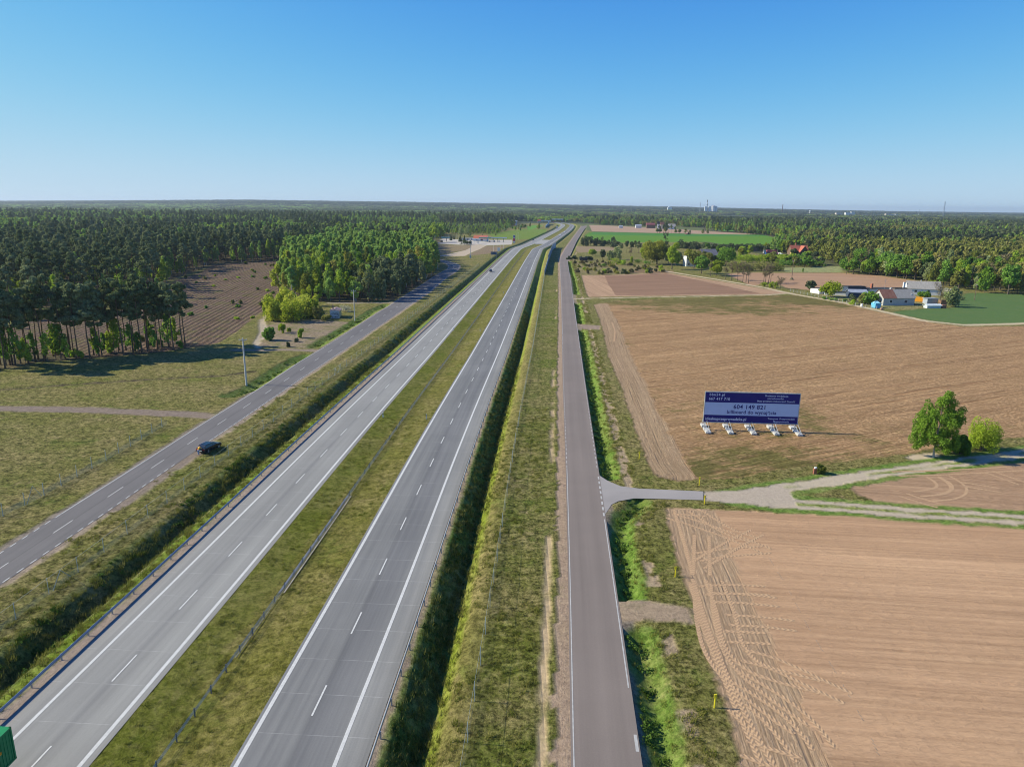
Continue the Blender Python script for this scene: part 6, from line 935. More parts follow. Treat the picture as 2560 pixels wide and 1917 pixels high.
def posts(par,nm,o,y0,y1,sp,bm,mat,zb=None,limit=100,base=lambda x,y:0):
    """each post its own part; past the limit the far ones are one part"""
    L0,L1=along(y0),along(y1); n=int((L1-L0)/sp); yy=[y_at(L0+i*sp) for i in range(n)]
    first=None; V0=np.concatenate(bm.v); 
    me=mesh(nm,V0,[np.array(bm.q)]+([np.array(bm.t)] if bm.t else []),[mat])
    far=[]
    for i,y in enumerate(yy):
        x,yq=off2xy(y,o); z=base(x,yq)
        if i<limit: link(nm,me,par,(float(x),float(yq),float(z)),-math.atan(float(refs(y))))
        else: far.append(V0+[x,yq,z])
    if far:
        k=len(V0); F=np.array(bm.q); q=np.concatenate([F+k*i for i in range(len(far))]); tag(link(nm,mesh(nm+'s_far',np.concatenate(far),q,[mat]),par),kind='stuff')
def guardrail(o,y0,y1,side,label,base=None):
    t=thing('guardrail',(0,0,0),label,'guardrail')
    s=side; pr=[(o,.45),(o+.07*s,.50),(o+.07*s,.56),(o+.01*s,.60),(o+.07*s,.65),(o+.07*s,.71),(o,.76),(o-.03*s,.76),(o-.03*s,.45)]
    V,F=sweep(pr,y0,y1); link('rail',mesh('guardrail_rail',V,F,[M_STEEL]),t)
    pb=MB().box(-.06,.06,-.05,.05,-.3,.72); posts(t,'post',o-.10*s,y0,y1,4.0,pb,M_STEEL)
guardrail(-22.15,26,1500,1,'steel guardrail along the west verge of the motorway')
guardrail(10.4,26,1500,-1,'steel guardrail along the east edge of the motorway, above the deep ditch')
t=thing('wire_rope_barrier',(0,0,0),'wire rope barrier on short dark posts down the grassy median','safety barrier')
medz=lambda x,y:-.38
for z in (.34,.48,.62): 
    V,F=sweep([(-6.2-.02,z-.38),(-6.2,z-.35),(-6.2+.02,z-.38),(-6.2-.02,z-.38)],28,845); link('cable',mesh('barrier_cable',V,F,[M_STEEL]),t)
V,F=sweep([(-6.26,-.30),(-6.2,-.27),(-6.13,-.30)],60,340); link('kerb_strip',mesh('kerb_strip',V,F,[M('strip_concrete',(.17,.17,.13),var=.3,scale=.3)]),t)
posts(t,'post',-6.2,28,700,3.0,MB().box(-.045,.045,-.04,.04,-.2,.78),M('barrier_post_steel',(.16,.18,.22),rough=.5,metal=.3),base=medz)
# concrete drain trough under the barrier
V,F=sweep([(-6.6,-.34),(-6.45,-.36),(-6.25,-.62),(-6.05,-.36),(-5.9,-.34)],72,100,step=2); tag(link('drain_channel',mesh('drain_channel',V,F,[M('trough_concrete',(.30,.28,.25),var=.25,scale=1)])),'concrete drain trough under the median barrier','drain')
def fence(o,y0,y1,h,label,low=.7,sp=5.05,posth=None):
    t=thing('wire_fence',(0,0,0),label,'fence')
    fz=lambda Y:np.maximum(zat(*off2xy(Y,o)),-.3)
    V,F=sweep([(o,.0),(o,low)],y0,y1,fz,2.5); link('dense_mesh',mesh('fence_dense',V,F,[M_NET]),t)
    V,F=sweep([(o,low),(o,h)],y0,y1,fz,2.5); link('open_mesh',mesh('fence_open',V,F,[M_NET2]),t)
    V,F=sweep([(o-.008,h-.01),(o+.008,h-.01),(o+.008,h+.01),(o-.008,h+.01)],y0,y1,fz,2.5); link('top_wire',mesh('fence_top',V,F,[M_MESH]),t)
    posts(t,'post',o,y0,y1,sp,MB().tube([(0,0,-.2),(0,0,posth or h+.1)],.035,6),M_MESH,base=lambda x,y:zg(x,y)); return t
fa=fence(-31.65,34,530,1.9,'green grey wire fence with tall posts between the motorway and the old road')
def strutted(par,x,y,h,d=1.6):
    for s in (-1,1): MB().tube([(x,y,h*.85),(x+.06*s,y+d*s,0)],.035,5).build('brace',M_MESH,par)
for y in (71.5,176,179.5): x_,y_=off2xy(y,-31.65); strutted(fa,float(x_),float(y_),2.0); 
fence(17.65,30,462,1.9,'wire mesh fence along the green strip between motorway and service road')
t=thing('wire_fence',(0,0,0),'low wire mesh fence ending in the meadow west of the old road','fence')
Pb=np.array([(-71.6,80)]+[tuple(p) for p in D['fenceB']]); Q,_s=resamp(Pb,30)
for i in range(29):
    pass
V=np.concatenate([np.column_stack([Q,np.full(30,-.05)]),np.column_stack([Q,np.full(30,.85)]),np.column_stack([Q,np.full(30,1.7)])]); a=np.arange(29)
link('dense_mesh',mesh('fence_low',V,np.stack([a,a+1,a+31,a+30],1),[M_NET]),t)
for i in range(0,30,2): MB().tube([(*Q[i],-.1),(*Q[i],1.9)],.045,6).build('post',M_MESH,t)
strutted(t,*D['fenceB'][1],2.6)
# noise wall
t=thing('noise_wall',(0,0,0),'tall blue grey noise wall curving beside the service road','noise wall')
M_WALL=M('wall_panels',(.42,.50,.56),rough=.6,var=.08,scale=.4); M_WALLP=M('wall_posts',(.10,.17,.26),rough=.5)
ww=np.arange(459.5,779,5.0); wo=np.interp(ww,[459,777],[17.55,21.2])
wp=[off2xy(y,o) for y,o in zip(ww,wo)]
m1=MB();
for i in range(len(wp)-1):
    (x0,y0),(x1,y1)=wp[i],wp[i+1]; h=3.3 if ww[i]<565 else 5.6; b=MB(); dx,dy=(x1-x0),(y1-y0); l=math.hypot(dx,dy); nx_,ny_=dy/l*.07,-dx/l*.07
    b.prism([(x0+dx*.02-nx_,y0+dy*.02-ny_),(x0+dx*.02+nx_,y0+dy*.02+ny_),(x1-dx*.02+nx_,y1-dy*.02+ny_),(x1-dx*.02-nx_,y1-dy*.02-ny_)],-.3,h); b.build('panel',M_WALL,t)
    MB().box(-.12,.12,-.12,.12,-.3,h+.08,math.atan2(dy,dx),(float(x0),float(y0))).build('post',M_WALLP,t)
# far noise walls + overpass where the motorway bends away
def solve(px,py,Y):
    """world x and z on the plane y=Y seen at photo pixel px,py"""
    d=cf+cr*(px-1280)/1774+cu*(958.5-py)/1774; k=Y/d[1]; return float(d[0]*k),float(CAMZ+d[2]*k)
t=thing('noise_wall',(0,0,0),'grey noise wall on the slope left of the motorway far ahead','noise wall')
wx0=[(66,1500),(72,1600),(80,1700),(88,1800)]
for i in range(len(wx0)-1):
    (x0,y0),(x1,y1)=wx0[i],wx0[i+1]; MB().prism([(x0,y0),(x0+.6,y0),(x1+.6,y1),(x1,y1)],-.5,4.5+3*(i==2)).build('panel',M_WALL,t)
t=thing('road_bridge',(0,0,0),'white concrete road bridge crossing the motorway far ahead','bridge')
MW2=M('bridge_concrete',(.70,.69,.66),var=.06)
x0,z0=solve(1347,552.5,2000);x1,z1=solve(1378,553,2000); MB().box(x0,x1,2000,2011,z0-1.2,z0+1.6).build('deck',MW2,t)
x2,z2=solve(1380,549,2110);x3,z3=solve(1408,550,2110); MB().box(x2,x3,2110,2121,z2-.8,z2+1.8).build('deck',MW2,t)
for xx in (x0+3,(x0+x1)/2,x1-2): MB().box(xx-.6,xx+.6,2003,2008,-1,z0-1.2).build('pier',M_CONC,t)
for xx in (x2+3,x3-3): MB().box(xx-.6,xx+.6,2113,2118,-1,z2-.8).build('pier',M_CONC,t)
# delineator posts
M_BLK=M('black_plastic',(.03,.03,.03),rough=.5); M_YEL_=M('yellow_paint',(.75,.62,.03),rough=.5,var=.05); M_RED=M('red_paint',(.45,.05,.03),rough=.5)
lb=['short white marker post in the median near the pale verge','short white marker post at the edge of the east carriageway','short white marker post beside the west carriageway, nearest','short white marker post in the median, nearest','distant white marker post by the west carriageway','distant white marker post by the east carriageway']
for i,(k,l) in enumerate(zip(('d1','d2','d3','d4','d5','d6'),lb)):
    x,y=P[k][:2]; t=thing('marker_post',(x,y,zg(x,y)),l,'marker post'); MB().prism([(-.09,-.06),(.09,-.06),(.09,.06),(-.09,.06)],-.1,1.05).build('body',M_WHITE,t); MB().box(-.095,.095,-.065,.065,.72,.9).build('reflector_band',M_BLK,t)
lb=['yellow marker post on the grass strip above the side road','yellow marker post at the grass edge north of the side road','yellow marker post south of the side road where the asphalt ends','yellow marker post left of the harrowed field','yellow marker post nearest the camera beside the harrowed field']
for k,l in zip(('m1','m2','m3','m4','m5'),lb):
    x,y=P[k][:2]; t=thing('marker_post',(x,y,zg(x,y)),l,'marker post'); MB().tube([(0,0,-.1),(0,0,1.15)],[.07,.07],8).build('body',M_YEL_,t); MB().box(-.12,.12,-.05,.05,1.0,1.35).build('plate',M_YEL_,t)
x,y=P['redpost'][:2]; t=thing('marker_stone',(x,y,zg(x,y)),'brick red post with a white top beside a small bush','marker post'); MB().box(-.26,.26,-.22,.22,-.1,.95).build('body',M('red_brick',(.30,.11,.07),var=.3,scale=4),t); MB().box(-.15,.22,-.15,.15,.95,1.15,.3).build('cap',M_WHITE,t)
# power poles
def pole(key,label,mat=M_CONC,arm=True,r0=.19,wood=False,h=None):
    x,y,hh=P[key]; hh=h or hh; t=thing('power_pole',(x,y,0),label,'power pole')
    MB().tube([(0,0,-.3),(0,0,hh)],[r0,r0*.62],10).build('pole',mat,t)
    if arm:
        a=MB().box(-.9,.9,-.06,.06,hh-.55,hh-.43,.5); a.tube([(0,0,hh-.9),(.7*math.cos(.5),.7*math.sin(.5),hh-.5)],.03,4).build('crossarm',M_STEEL,t)
        for s in (-.8,0,.8): MB().tube([(s*math.cos(.5),s*math.sin(.5),hh-.43),(s*math.cos(.5),s*math.sin(.5),hh-.15)],[.05,.03],6).build('insulator',M_WHITE,t)
    return t
pole('p1','pale concrete power pole on the meadow, nearest the camera',r0=.24); pole('p2','concrete power pole beside the graffiti hut'); pole('p3','concrete power pole at the dark end of the small wood'); pole('p4','concrete power pole inside the road bend')
t=pole('p5','lattice power pole with a transformer box at its foot beside the station lane',arm=True,r0=.30); MB().box(-.7,.7,-.5,.5,0,2.4).build('transformer_box',M('cabinet_grey',(.45,.52,.55)),t)
pole('p6','slim white pole at the far edge of the ploughed clearing',r0=.16); W_=M('old_wood',(.16,.11,.08),var=.3,scale=2)
t=pole('p7','wooden pole on a mound in the brown field',W_,r0=.22); MB().tube([(0,0,-.1),(0,0,1.4)],[1.5,.3],9).build('mound',M('mound_earth',(.10,.09,.05),var=.4,scale=2),t)
pole('p8','wooden power pole in the wheat field near the wood',W_,r0=.16)
for i in range(11):
    x,y,hh=P['lp%d'%i]; t=thing('street_lamp',(x,y,0),['tall lamp left of the station forecourt','tall lamp beside the yellow green maple','lamp behind the station canopy on the left','lamp at the far side of the forecourt','lamp in front of the dark spruce at the station','white mast left of the other three by the station lane','second white mast by the station lane','third mast by the station lane beside the white board','rightmost mast by the station lane','lamp left of its twin behind the price sign','lamp right of its twin behind the price sign'][i],'lamp post')
    MB().tube([(0,0,0),(0,0,hh)],[.12,.07],6).build('pole',M_WHITE,t)
    if i<5 or i>8: MB().box(-.1,1.1,-.12,.12,hh-.1,hh+.08).build('lamp_head',M_WHITE,t)
x,y,hh=P['sg']; t=thing('road_sign',(x,y,0),'small road sign on a post beside the old road near the small wood','road sign'); MB().tube([(0,0,0),(0,0,hh)],.05,6).build('post',M_STEEL,t); MB().box(-.4,.4,-.02,.02,hh-1,hh).build('plate',M_STEEL,t)
x,y=P['sign1'][:2]; t=thing('road_sign',(x,y,0),'large dark backed motorway sign board on the west slope','road sign')
for s in (-1.8,1.8): MB().tube([(s,0,-1),(s,0,5.7)],.12,6).build('post',M_STEEL,t)
MB().box(-2.8,2.8,.1,.2,3.4,5.9).build('board',M('sign_back',(.05,.09,.16),rough=.5),t)
x,y=P['signw'][:2]; t=thing('notice_board',(x,y,0),'small white board by the station lane','sign'); MB().box(-1.1,1.1,-.05,.05,.8,4.2).build('board',M_WHITE,t); MB().tube([(0,.1,0),(0,.1,1)],.1,6).build('post',M_STEEL,t)
# ------------------------------------------------ billboard
BA=math.atan2(133.05-134.1,55.85-37.85); bl=18.05
t=thing('billboard',(37.85,134.1,0),'wide navy and pale blue billboard standing in the fallow field','billboard',rz=BA)
M_NAVY=M('navy_print',(.012,.008,.16),rough=.5,var=.05); M_PANEL=M('white_print',(.50,.58,.80),rough=.5,var=.03); M_FRAME=M('frame_steel',(.45,.48,.50),metal=.4,rough=.5); M_TXT=M('print_white',(.62,.66,.82),rough=.5,var=.02); M_TXN=M('print_navy',(.015,.012,.17),rough=.5,var=.02)
zb,zt=1.62,7.62
pn=MB().box(0,bl,-.06,.10,zb,zt).build('panel',M_PANEL,t)
MB().box(.02,bl-.02,-.075,-.062,5.62,zt-.02).build('top_band',M_NAVY,pn); MB().box(.02,bl-.02,-.075,-.062,zb+.02,3.05).build('bottom_band',M_NAVY,pn)
for a,b,c,d_ in ((0,bl,zt,zt+.14),(0,bl,zb-.14,zb),):
    MB().box(a-.1,b+.1,-.12,.16,c,d_).build('frame',M_FRAME,t)
for a in (-.12,bl): MB().box(a,a+.12,-.12,.16,zb,zt).build('frame',M_FRAME,t)
def text(s,x,z,size,mat,align='LEFT',bold=.012,sp=1.0,name='lettering',sx=1.0):
    c=bpy.data.curves.new(name,'FONT'); c.body=s; c.size=size; c.align_x=align; c.extrude=.004; c.offset=bold; c.space_character=sp; c.materials.append(mat)
    o_=bpy.data.objects.new(name,c); me=bpy.data.meshes.new_from_object(o_); o=link(name,me); o.rotation_euler=(PI/2,0,0); o.location=(x,-.085,z); o.scale=(sx,1,1); o.parent=pn; return o
text('bbn24.pl',.75,6.95,.72,M_TXT,sp=1.2); text('667 417 710',.68,6.10,.72,M_TXT,sp=1.12)
text('Skuteczna windykacja',13.6,7.02,.46,M_TXT,'CENTER',.008,1.1); text('nieruchomości.',13.5,6.48,.46,M_TXT,'CENTER',.008,1.1); text('Masz problem z lokatorem? Dzwoń!',13.6,5.93,.46,M_TXT,'CENTER',.008,1.06)
text('604 149 821',8.7,4.42,1.16,M_TXN,'CENTER',.022,1.08); text('billboard do wynajęcia',9.1,3.42,.98,M_TXN,'CENTER',.014,1.06)
text('idealnaprzeprowadzka.pl',.3,2.02,.78,M_TXT,'LEFT',.018,1.02); text('Transport  Przeprowadzki',14.9,2.42,.46,M_TXT,'CENTER',.008,1.05); text('Magazynowanie',14.9,1.85,.46,M_TXT,'CENTER',.008,1.05)
for i in range(5):
    xx=.3+i*(bl-.6)/4
    f=MB(); f.box(xx-.06,xx+.06,-2.9,3.2,.12,.24)
    f.tube([(xx,-2.8,.2),(xx,.05,1.55)],.06,5); f.tube([(xx,2.9,.2),(xx,.2,4.6)],.06,5)
    f.tube([(xx,.22,0),(xx,.22,zt+.1)],.09,6); f.tube([(xx+.55,-2.8,.2),(xx+.3,0,1.9)],.05,5); f.build('support',M_FRAME,t)
    for s0,s1,hh in ((-2.7,-1.2,.34),(1.4,2.9,.42),(-.7,.5,.26)): 
        b=MB()
        b.box(xx-.25,xx+.75,s0,s1,-.02,hh); b.build('footing_block',M_CONC,t)
for i in range(10): MB().tube([(1+i*1.78,.15,zt-.1),(1.3+i*1.78,-.5,zt+.35)],.03,4).build('lamp_arm',M_FRAME,t)
# ------------------------------------------------ graffiti hut
t=thing('hut',(-68.5,271.2,0),'small derelict hut with a reddish roof and graffiti on its white gable','hut',rz=.12)
M_PLAS=M('old_plaster',(.55,.55,.55),var=.1,scale=.8,bump=.2); M_PLY=M('yellow_plaster',(.42,.36,.20),var=.3,scale=.6); M_RUST=M('rusty_roof',(.30,.16,.13),col2=(.45,.36,.33),scale=.8)
w=3.5;dp=7.2
MB().box(-w/2,w/2,.02,.2,0,2.75).add([(-w/2,.02,2.75),(w/2,.02,2.75),(0,.02,3.3),(-w/2,.2,2.75),(w/2,.2,2.75),(0,.2,3.3)],[],[(0,1,2),(4,3,5)]).build('gable_wall',M_PLAS,t)
MB().box(-w/2,w/2,.21,dp,0,2.72).build('wall',M_PLY,t)
b=MB(); 
for s in (-1,1): b.add([(0,-.25,3.42),(s*(w/2+.25),-.25,2.78),(s*(w/2+.25),dp+.2,2.78),(0,dp+.2,3.42),(0,-.25,3.34),(s*(w/2+.25),-.25,2.70),(s*(w/2+.25),dp+.2,2.70),(0,dp+.2,3.34)],[(0,1,2,3),(7,6,5,4),(0,4,5,1),(1,5,6,2),(2,6,7,3)])
b.build('roof',M_RUST,t); MB().box(-1.2,-.8,4.0,4.4,3.0,4.6).build('chimney',M('chimney_brick',(.33,.2,.15)),t)
g_=MB()
def loop(cx_,cz,rx,rz,a0,a1,rr_=.055): g_.tube([(cx_+rx*math.cos(a),-.01,cz+rz*math.sin(a)) for a in np.linspace(a0,a1,16)],rr_,4)
loop(-.75,1.2,.75,.72,.2,3.6);loop(-.4,1.5,.55,.5,-.2,3.3);loop(.75,1.25,.75,.85,-2.6,2.8);loop(.55,1.6,.3,.3,0,6.3,.045);loop(1.1,1.45,.12,.22,0,6.3);loop(.1,.8,.5,.5,3.3,6.0);loop(.7,.75,.7,.35,3.4,6.1); g_.tube([(-.75,-.01,.1),(-.75,-.01,.75)],.10,4); g_.tube([(.85,-.01,1.75),(.85,-.01,1.35)],.07,4); g_.build('graffiti',M_BLK,t)
# ------------------------------------------------ vehicles
M_GLASS=M('car_glass',(.02,.03,.045),rough=.08,spec=.8,var=.02); M_TYRE=M('tyre',(.02,.02,.02),rough=.9); M_RIM=M('rim',(.45,.45,.47),metal=.7,rough=.35); M_TAIL=M('tail_light',(.5,.03,.02),rough=.3); M_HEAD=M('head_light',(.7,.7,.68),rough=.2); M_CHR=M('chrome_trim',(.7,.7,.7),metal=.9,rough=.2)
def paint_m(n,c): return M(n,c,rough=.22,var=.03,spec=.6)
PROF={'estate':([(-2.25,.42),(-2.28,.75),(-2.2,.98),(-1.0,1.0),(1.0,.99),(1.15,.96),(2.0,.86),(2.22,.70),(2.25,.42),(1.9,.28),(-1.9,.28)],[(-2.12,.98),(-1.72,1.42),(-1.2,1.48),(.1,1.46),(.45,1.40),(1.15,.97)]),
'hatch':([(-1.95,.42),(-1.98,.8),(-1.9,1.0),(-.9,1.02),(.9,1.0),(1.1,.96),(1.8,.86),(2.0,.70),(2.02,.42),(1.7,.28),(-1.7,.28)],[(-1.85,1.0),(-1.5,1.42),(-1.0,1.5),(.1,1.5),(.4,1.42),(1.05,.98)])}
def car(label,x,y,head,col,kind='estate',group=None,scale=1,detail=True,z=.02,cat='car',name='car'):
    t=thing(name,(x,y,z),label,cat,group,rz=head); t.scale=(scale,)*3
    pm=paint_m('car_paint',col); hull,cab=PROF[kind]; w=.9
    b=MB(); n=len(hull)
    secs=[(-w,.92,.0),(-w*.97,1,.02),(w*.97,1,.02),(w,.92,.0)]
    V=[]; 
    for yy,s,dz in ((-.90,.97,0),(-.86,1.0,.02),(.86,1.0,.02),(.90,.97,0)):
        for (a,c) in hull: V.append((a*s,yy,(c-.6)*s+.6+dz*0))
    Q=[(i*n+j,i*n+(j+1)%n,(i+1)*n+(j+1)%n,(i+1)*n+j) for i in range(3) for j in range(n)]; V+=[(0,-.90,.6),(0,.90,.6)]; T=[(4*n,(j+1)%n,j) for j in range(n)]+[(4*n+1,3*n+j,3*n+(j+1)%n) for j in range(n)]
    b.add(V,Q,T)
    # cabin with tumblehome: roof skin + pillars
    m=len(cab); V=[]; 
    for s in (-1,1):
        for (a,c) in cab: V.append((a,s*(.84-.20*(c-.98)/.5),c))
    Q=[(j,j+1,m+j+1,m+j) for j in range(m-1)]; b.add(V,Q)
    V=[(a,s*(.84-.20*(c-.98)/.5),c) for s in (-1,1) for a,c in cab]; T=[(0,j+1,j) for j in range(1,m-1)]+[(m,m+j,m+j+1) for j in range(1,m-1)]; b.add(V,[],T)
    b.build('body',pm,t)
    if not detail: 
        g=MB(); 
        for s in (-1,1): g.add([(cab[0][0]*.93,s*.852,1.03),(cab[-1][0]*.85,s*.852,1.03),(cab[-2][0]*.9,s*.70,1.38),(cab[1][0]*.97,s*.70,1.38)],[(0,1,2,3)] if s<0 else [(3,2,1,0)])
        g.build('windows',M_GLASS,t); wb=MB()
        for a in (-1.35,1.38):
            for s in (-.8,.8): wb.tube([(a,s-.1,.32),(a,s+.1,.32)],.32,8)
            wb.build('axle_wheels',M_TYRE,t); wb=MB()
        return t
    def pane(nm,pts,mat=M_GLASS): MB().add(pts,[(0,1,2,3)]).build(nm,mat,t)
    e=.012
    for s in (-1,1):
        q=[(cab[0][0]*.90,s*(.84+e-.02),1.03),(-.05,s*(.84+e-.02),1.03),(-.05,s*(.68+e),1.40),(cab[1][0]*.94,s*(.68+e),1.39)]; pane('window',q if s<0 else q[::-1])
        q=[(.02,s*(.84+e-.02),1.03),(cab[-1][0]*.86,s*(.84+e-.02),1.03),(cab[-2][0]*.92,s*(.69+e),1.36),(.02,s*(.68+e),1.40)]; pane('window',q if s<0 else q[::-1])
    r0,r1=cab[0],cab[1]; pane('rear_window',[(r0[0]*.99-e,.72,1.06),(r0[0]*.99-e,-.72,1.06),(r1[0]-e,-.62,r1[1]-.02),(r1[0]-e,.62,r1[1]-.02)])
    r0,r1=cab[-1],cab[-2]; pane('windscreen',[(r0[0]+e,-.72,1.03),(r0[0]+e,.72,1.03),(r1[0]+e+.02,.62,r1[1]+.01),(r1[0]+e+.02,-.62,r1[1]+.01)])
    MB().tube([(-1.9,-.86,1.02),(1.0,-.86,1.02)],.014,4).build('trim',M_CHR,t); MB().tube([(-1.9,.86,1.02),(1.0,.86,1.02)],.014,4).build('trim',M_CHR,t)
    for s in (-1,1):
        MB().tube([(-1.7,s*.52,1.50),(0,s*.52,1.53)],.02,4).build('roof_rail',M_CHR,t)
        MB().box(-2.31,-2.2,s*.66-.16,s*.66+.16,.72,.88).build('tail_light',M_TAIL,t); MB().box(2.12,2.27,s*.62-.16,s*.62+.16,.62,.76).build('headlight',M_HEAD,t); MB().box(.75,.95,s*.98-.1,s*.98+.1,.98,1.10).build('mirror',pm,t)
    for a in (-1.38,1.40):
        for s in (-1,1):
            w_=MB().tube([(a,s*.72,.33),(a,s*.92,.33)],.33,18).build('wheel',M_TYRE,t); MB().tube([(a,s*.9,.33),(a,s*.935,.33)],.21,12).build('rim',M_RIM,w_)
    MB().box(-2.31,-2.25,-.26,.26,.50,.61).build('number_plate',M_WHITE,t)
    return t
hc=math.atan2(121.0-117.6,-53.0+54.0)
car('black estate car parked on the dusty verge of the old road',-53.55,119.15,1.30,(.008,.011,.02))
car('dark car driving on the west carriageway toward the camera',P['vA'][0],P['vA'][1],-PI/2-.02,(.02,.025,.04),detail=False)
t=car('small dark car far up the west carriageway',P['vB'][0],P['vB'][1],-PI/2-.1,(.02,.02,.03),'hatch',detail=False)
car('white car driving away on the east carriageway before the bend',P['vD'][0],P['vD'][1],PI/2-.15,(.65,.66,.68),'hatch',detail=False)
car('white car farther along the east carriageway',P['vE'][0],P['vE'][1],PI/2-.15,(.65,.66,.68),detail=False)
car('pale car farthest along the east carriageway in the bend',P['vF'][0],P['vF'][1],PI/2,(.4,.42,.48),detail=False)
car('blue car on the side lane behind the small wood',P['bluecar'][0],P['bluecar'][1],.1,(.03,.10,.40),detail=False)
def truck(label,x,y,head,boxcol,cabcol,L=12.2,H=4.0,z=.02,ribs=True,name='truck'):
    t=thing(name,(x,y,z),label,'truck',rz=head); bm=M('container_paint',boxcol,rough=.5,var=.12,scale=.6)
    b=MB(); b.box(-L,0,-1.22,1.22,1.25,H)
    if ribs:
        for i in range(int(L/.28)):
            for s in (-1,1): b.box(-L+.15+i*.28,-L+.27+i*.28,s*1.22-.03,s*1.22+.03,1.35,H-.1)
    b.build('container',bm,t)
    for s in (-1,1):
        for zz in (1.25,H-.14): MB().box(-L-.02,.02,s*1.23-.07,s*1.23+.07,zz,zz+.15).build('container_rail',bm,t)
    for a in (-L-.01,-.08): 
        for s in (-1,1): MB().box(a,a+.12,s*1.22-.08,s*1.22+.08,1.25,H+.01).build('corner_post',bm,t)
    MB().box(-L+.2,1.6,-.5,.5,.75,1.22).build('chassis',M_BLK,t)
    cm=paint_m('cab_paint',cabcol); MB().box(1.2,3.2,-1.22,1.22,.6,3.4).build('cab',cm,t); MB().box(3.2,3.24,-1.05,1.05,1.9,3.0).build('windscreen',M_GLASS,t)
    for a in (-L+1.2,-L+2.5,-L+3.8,.8,2.4):
        for s in (-1,1):
            w_=MB().tube([(a,s*.95,.5),(a,s*1.24,.5)],.5,14).build('wheel',M_TYRE,t); MB().tube([(a,s*1.2,.5),(a,s*1.26,.5)],.25,10).build('rim',M_RIM,w_)
    return t
# green container lorry driving towards the camera; its rear reaches into the lower left corner
tt=truck('green container lorry cut off at the lower left corner of the photo',-39.45,33.4,-PI/2-.055,(.01,.22,.07),(.03,.2,.08),L=12.2,H=4.05)
for yy,zz in ((-10.9,2.75),(-10.5,1.75),(-8.9,2.9)): MB().box(yy-.12,yy+.12,1.26,1.275,zz-.12,zz+.12).build('placard',M('orange_placard',(.8,.33,.02),var=.02),tt)
truck('white lorry coming round the far bend on the west carriageway',P['vC'][0],P['vC'][1],-PI/2-.1,(.65,.66,.68),(.6,.6,.62),L=8,H=3.8,ribs=False)
truck('dark red lorry far away beneath the bridge',P['vG'][0]-8,1960,-PI/2,(.16,.03,.04),(.3,.05,.05),L=10,H=4,ribs=False)
# person at the open boot of the black car
def skin(name,J,E,mat,parent,sub=1):
    me=bpy.data.meshes.new(name); me.from_pydata([j[:3] for j in J],E,[]); me.materials.append(mat); o=link(name,me,parent); md=o.modifiers.new('skin','SKIN')
    me.skin_vertices.new() if not me.skin_vertices else None
    for i,j in enumerate(J): me.skin_vertices[0].data[i].radius=(j[3],j[4] if len(j)>4 else j[3])
    me.skin_vertices[0].data[0].use_root=True; s=o.modifiers.new('sub','SUBSURF'); s.levels=sub; s.render_levels=sub; return o
M_SKIN=M('skin',(.50,.30,.22),var=.05); M_JEAN=M('jeans',(.10,.17,.32),var=.15,scale=8); M_VEST=M('yellow_orange_jacket',(.80,.42,.03),var=.1,scale=5); M_HAIR=M('brown_hair',(.08,.05,.03))
pe=thing('person',(-54.28,116.45,0),'person in a yellow orange jacket and jeans leaning at the back of the black car','person',rz=1.25)
J=[(0,0,.92,.15,.12),(.10,0,1.12,.13,.10),(.26,0,1.36,.16,.11),(.33,0,1.47,.06),(.40,0,1.58,.085),(.42,0,1.66,.095),(0,.1,.86,.095),(.03,.11,.48,.065),(0,.12,.09,.045),(.14,.12,.035,.04),(0,-.1,.86,.095),(-.04,-.11,.48,.065),(-.07,-.12,.09,.045),(.07,-.12,.035,.04),(.27,.2,1.38,.055),(.44,.23,1.16,.045),(.66,.16,1.12,.035),(.74,.14,1.12,.03),(.27,-.2,1.38,.055),(.44,-.23,1.16,.045),(.66,-.16,1.12,.035),(.74,-.14,1.12,.03)]
for h_ in ((17,.14),(21,-.14)):
    for k in range(5):
        J.append((.82-(.04 if k==0 else 0),h_[1]+(-.035+.018*k)*1.1*(1 if h_[1]>0 else -1),1.11-.01*k,.009))
E_=[(0,1),(1,2),(2,3),(3,4),(4,5),(0,6),(6,7),(7,8),(8,9),(0,10),(10,11),(11,12),(12,13),(2,14),(14,15),(15,16),(16,17),(2,18),(18,19),(19,20),(20,21)]+[(17,22+k) for k in range(5)]+[(21,27+k) for k in range(5)]
skin('body',J,E_,M_SKIN,pe)
J2=[(0,0,.94,.17,.14),(0,.1,.86,.11),(.03,.11,.48,.085),(0,.12,.12,.075),(0,-.1,.86,.11),(-.04,-.11,.48,.085),(-.07,-.12,.12,.075)]; skin('jeans',J2,[(0,1),(1,2),(2,3),(0,4),(4,5),(5,6)],M_JEAN,pe)
J3=[(.02,0,.98,.17,.14),(.10,0,1.12,.16,.13),(.26,0,1.38,.18,.13),(.27,.2,1.39,.08),(.44,.23,1.17,.068),(.62,.17,1.13,.055),(.27,-.2,1.39,.08),(.44,-.23,1.17,.068),(.62,-.17,1.13,.055)]; skin('jacket',J3,[(0,1),(1,2),(2,3),(3,4),(4,5),(2,6),(6,7),(7,8)],M_VEST,pe)
MB().tube([(.36,0,1.62),(.38,0,1.74),(.40,0,1.77)],[.095,.098,.05],10).build('hair',M_HAIR,pe,smooth=True)
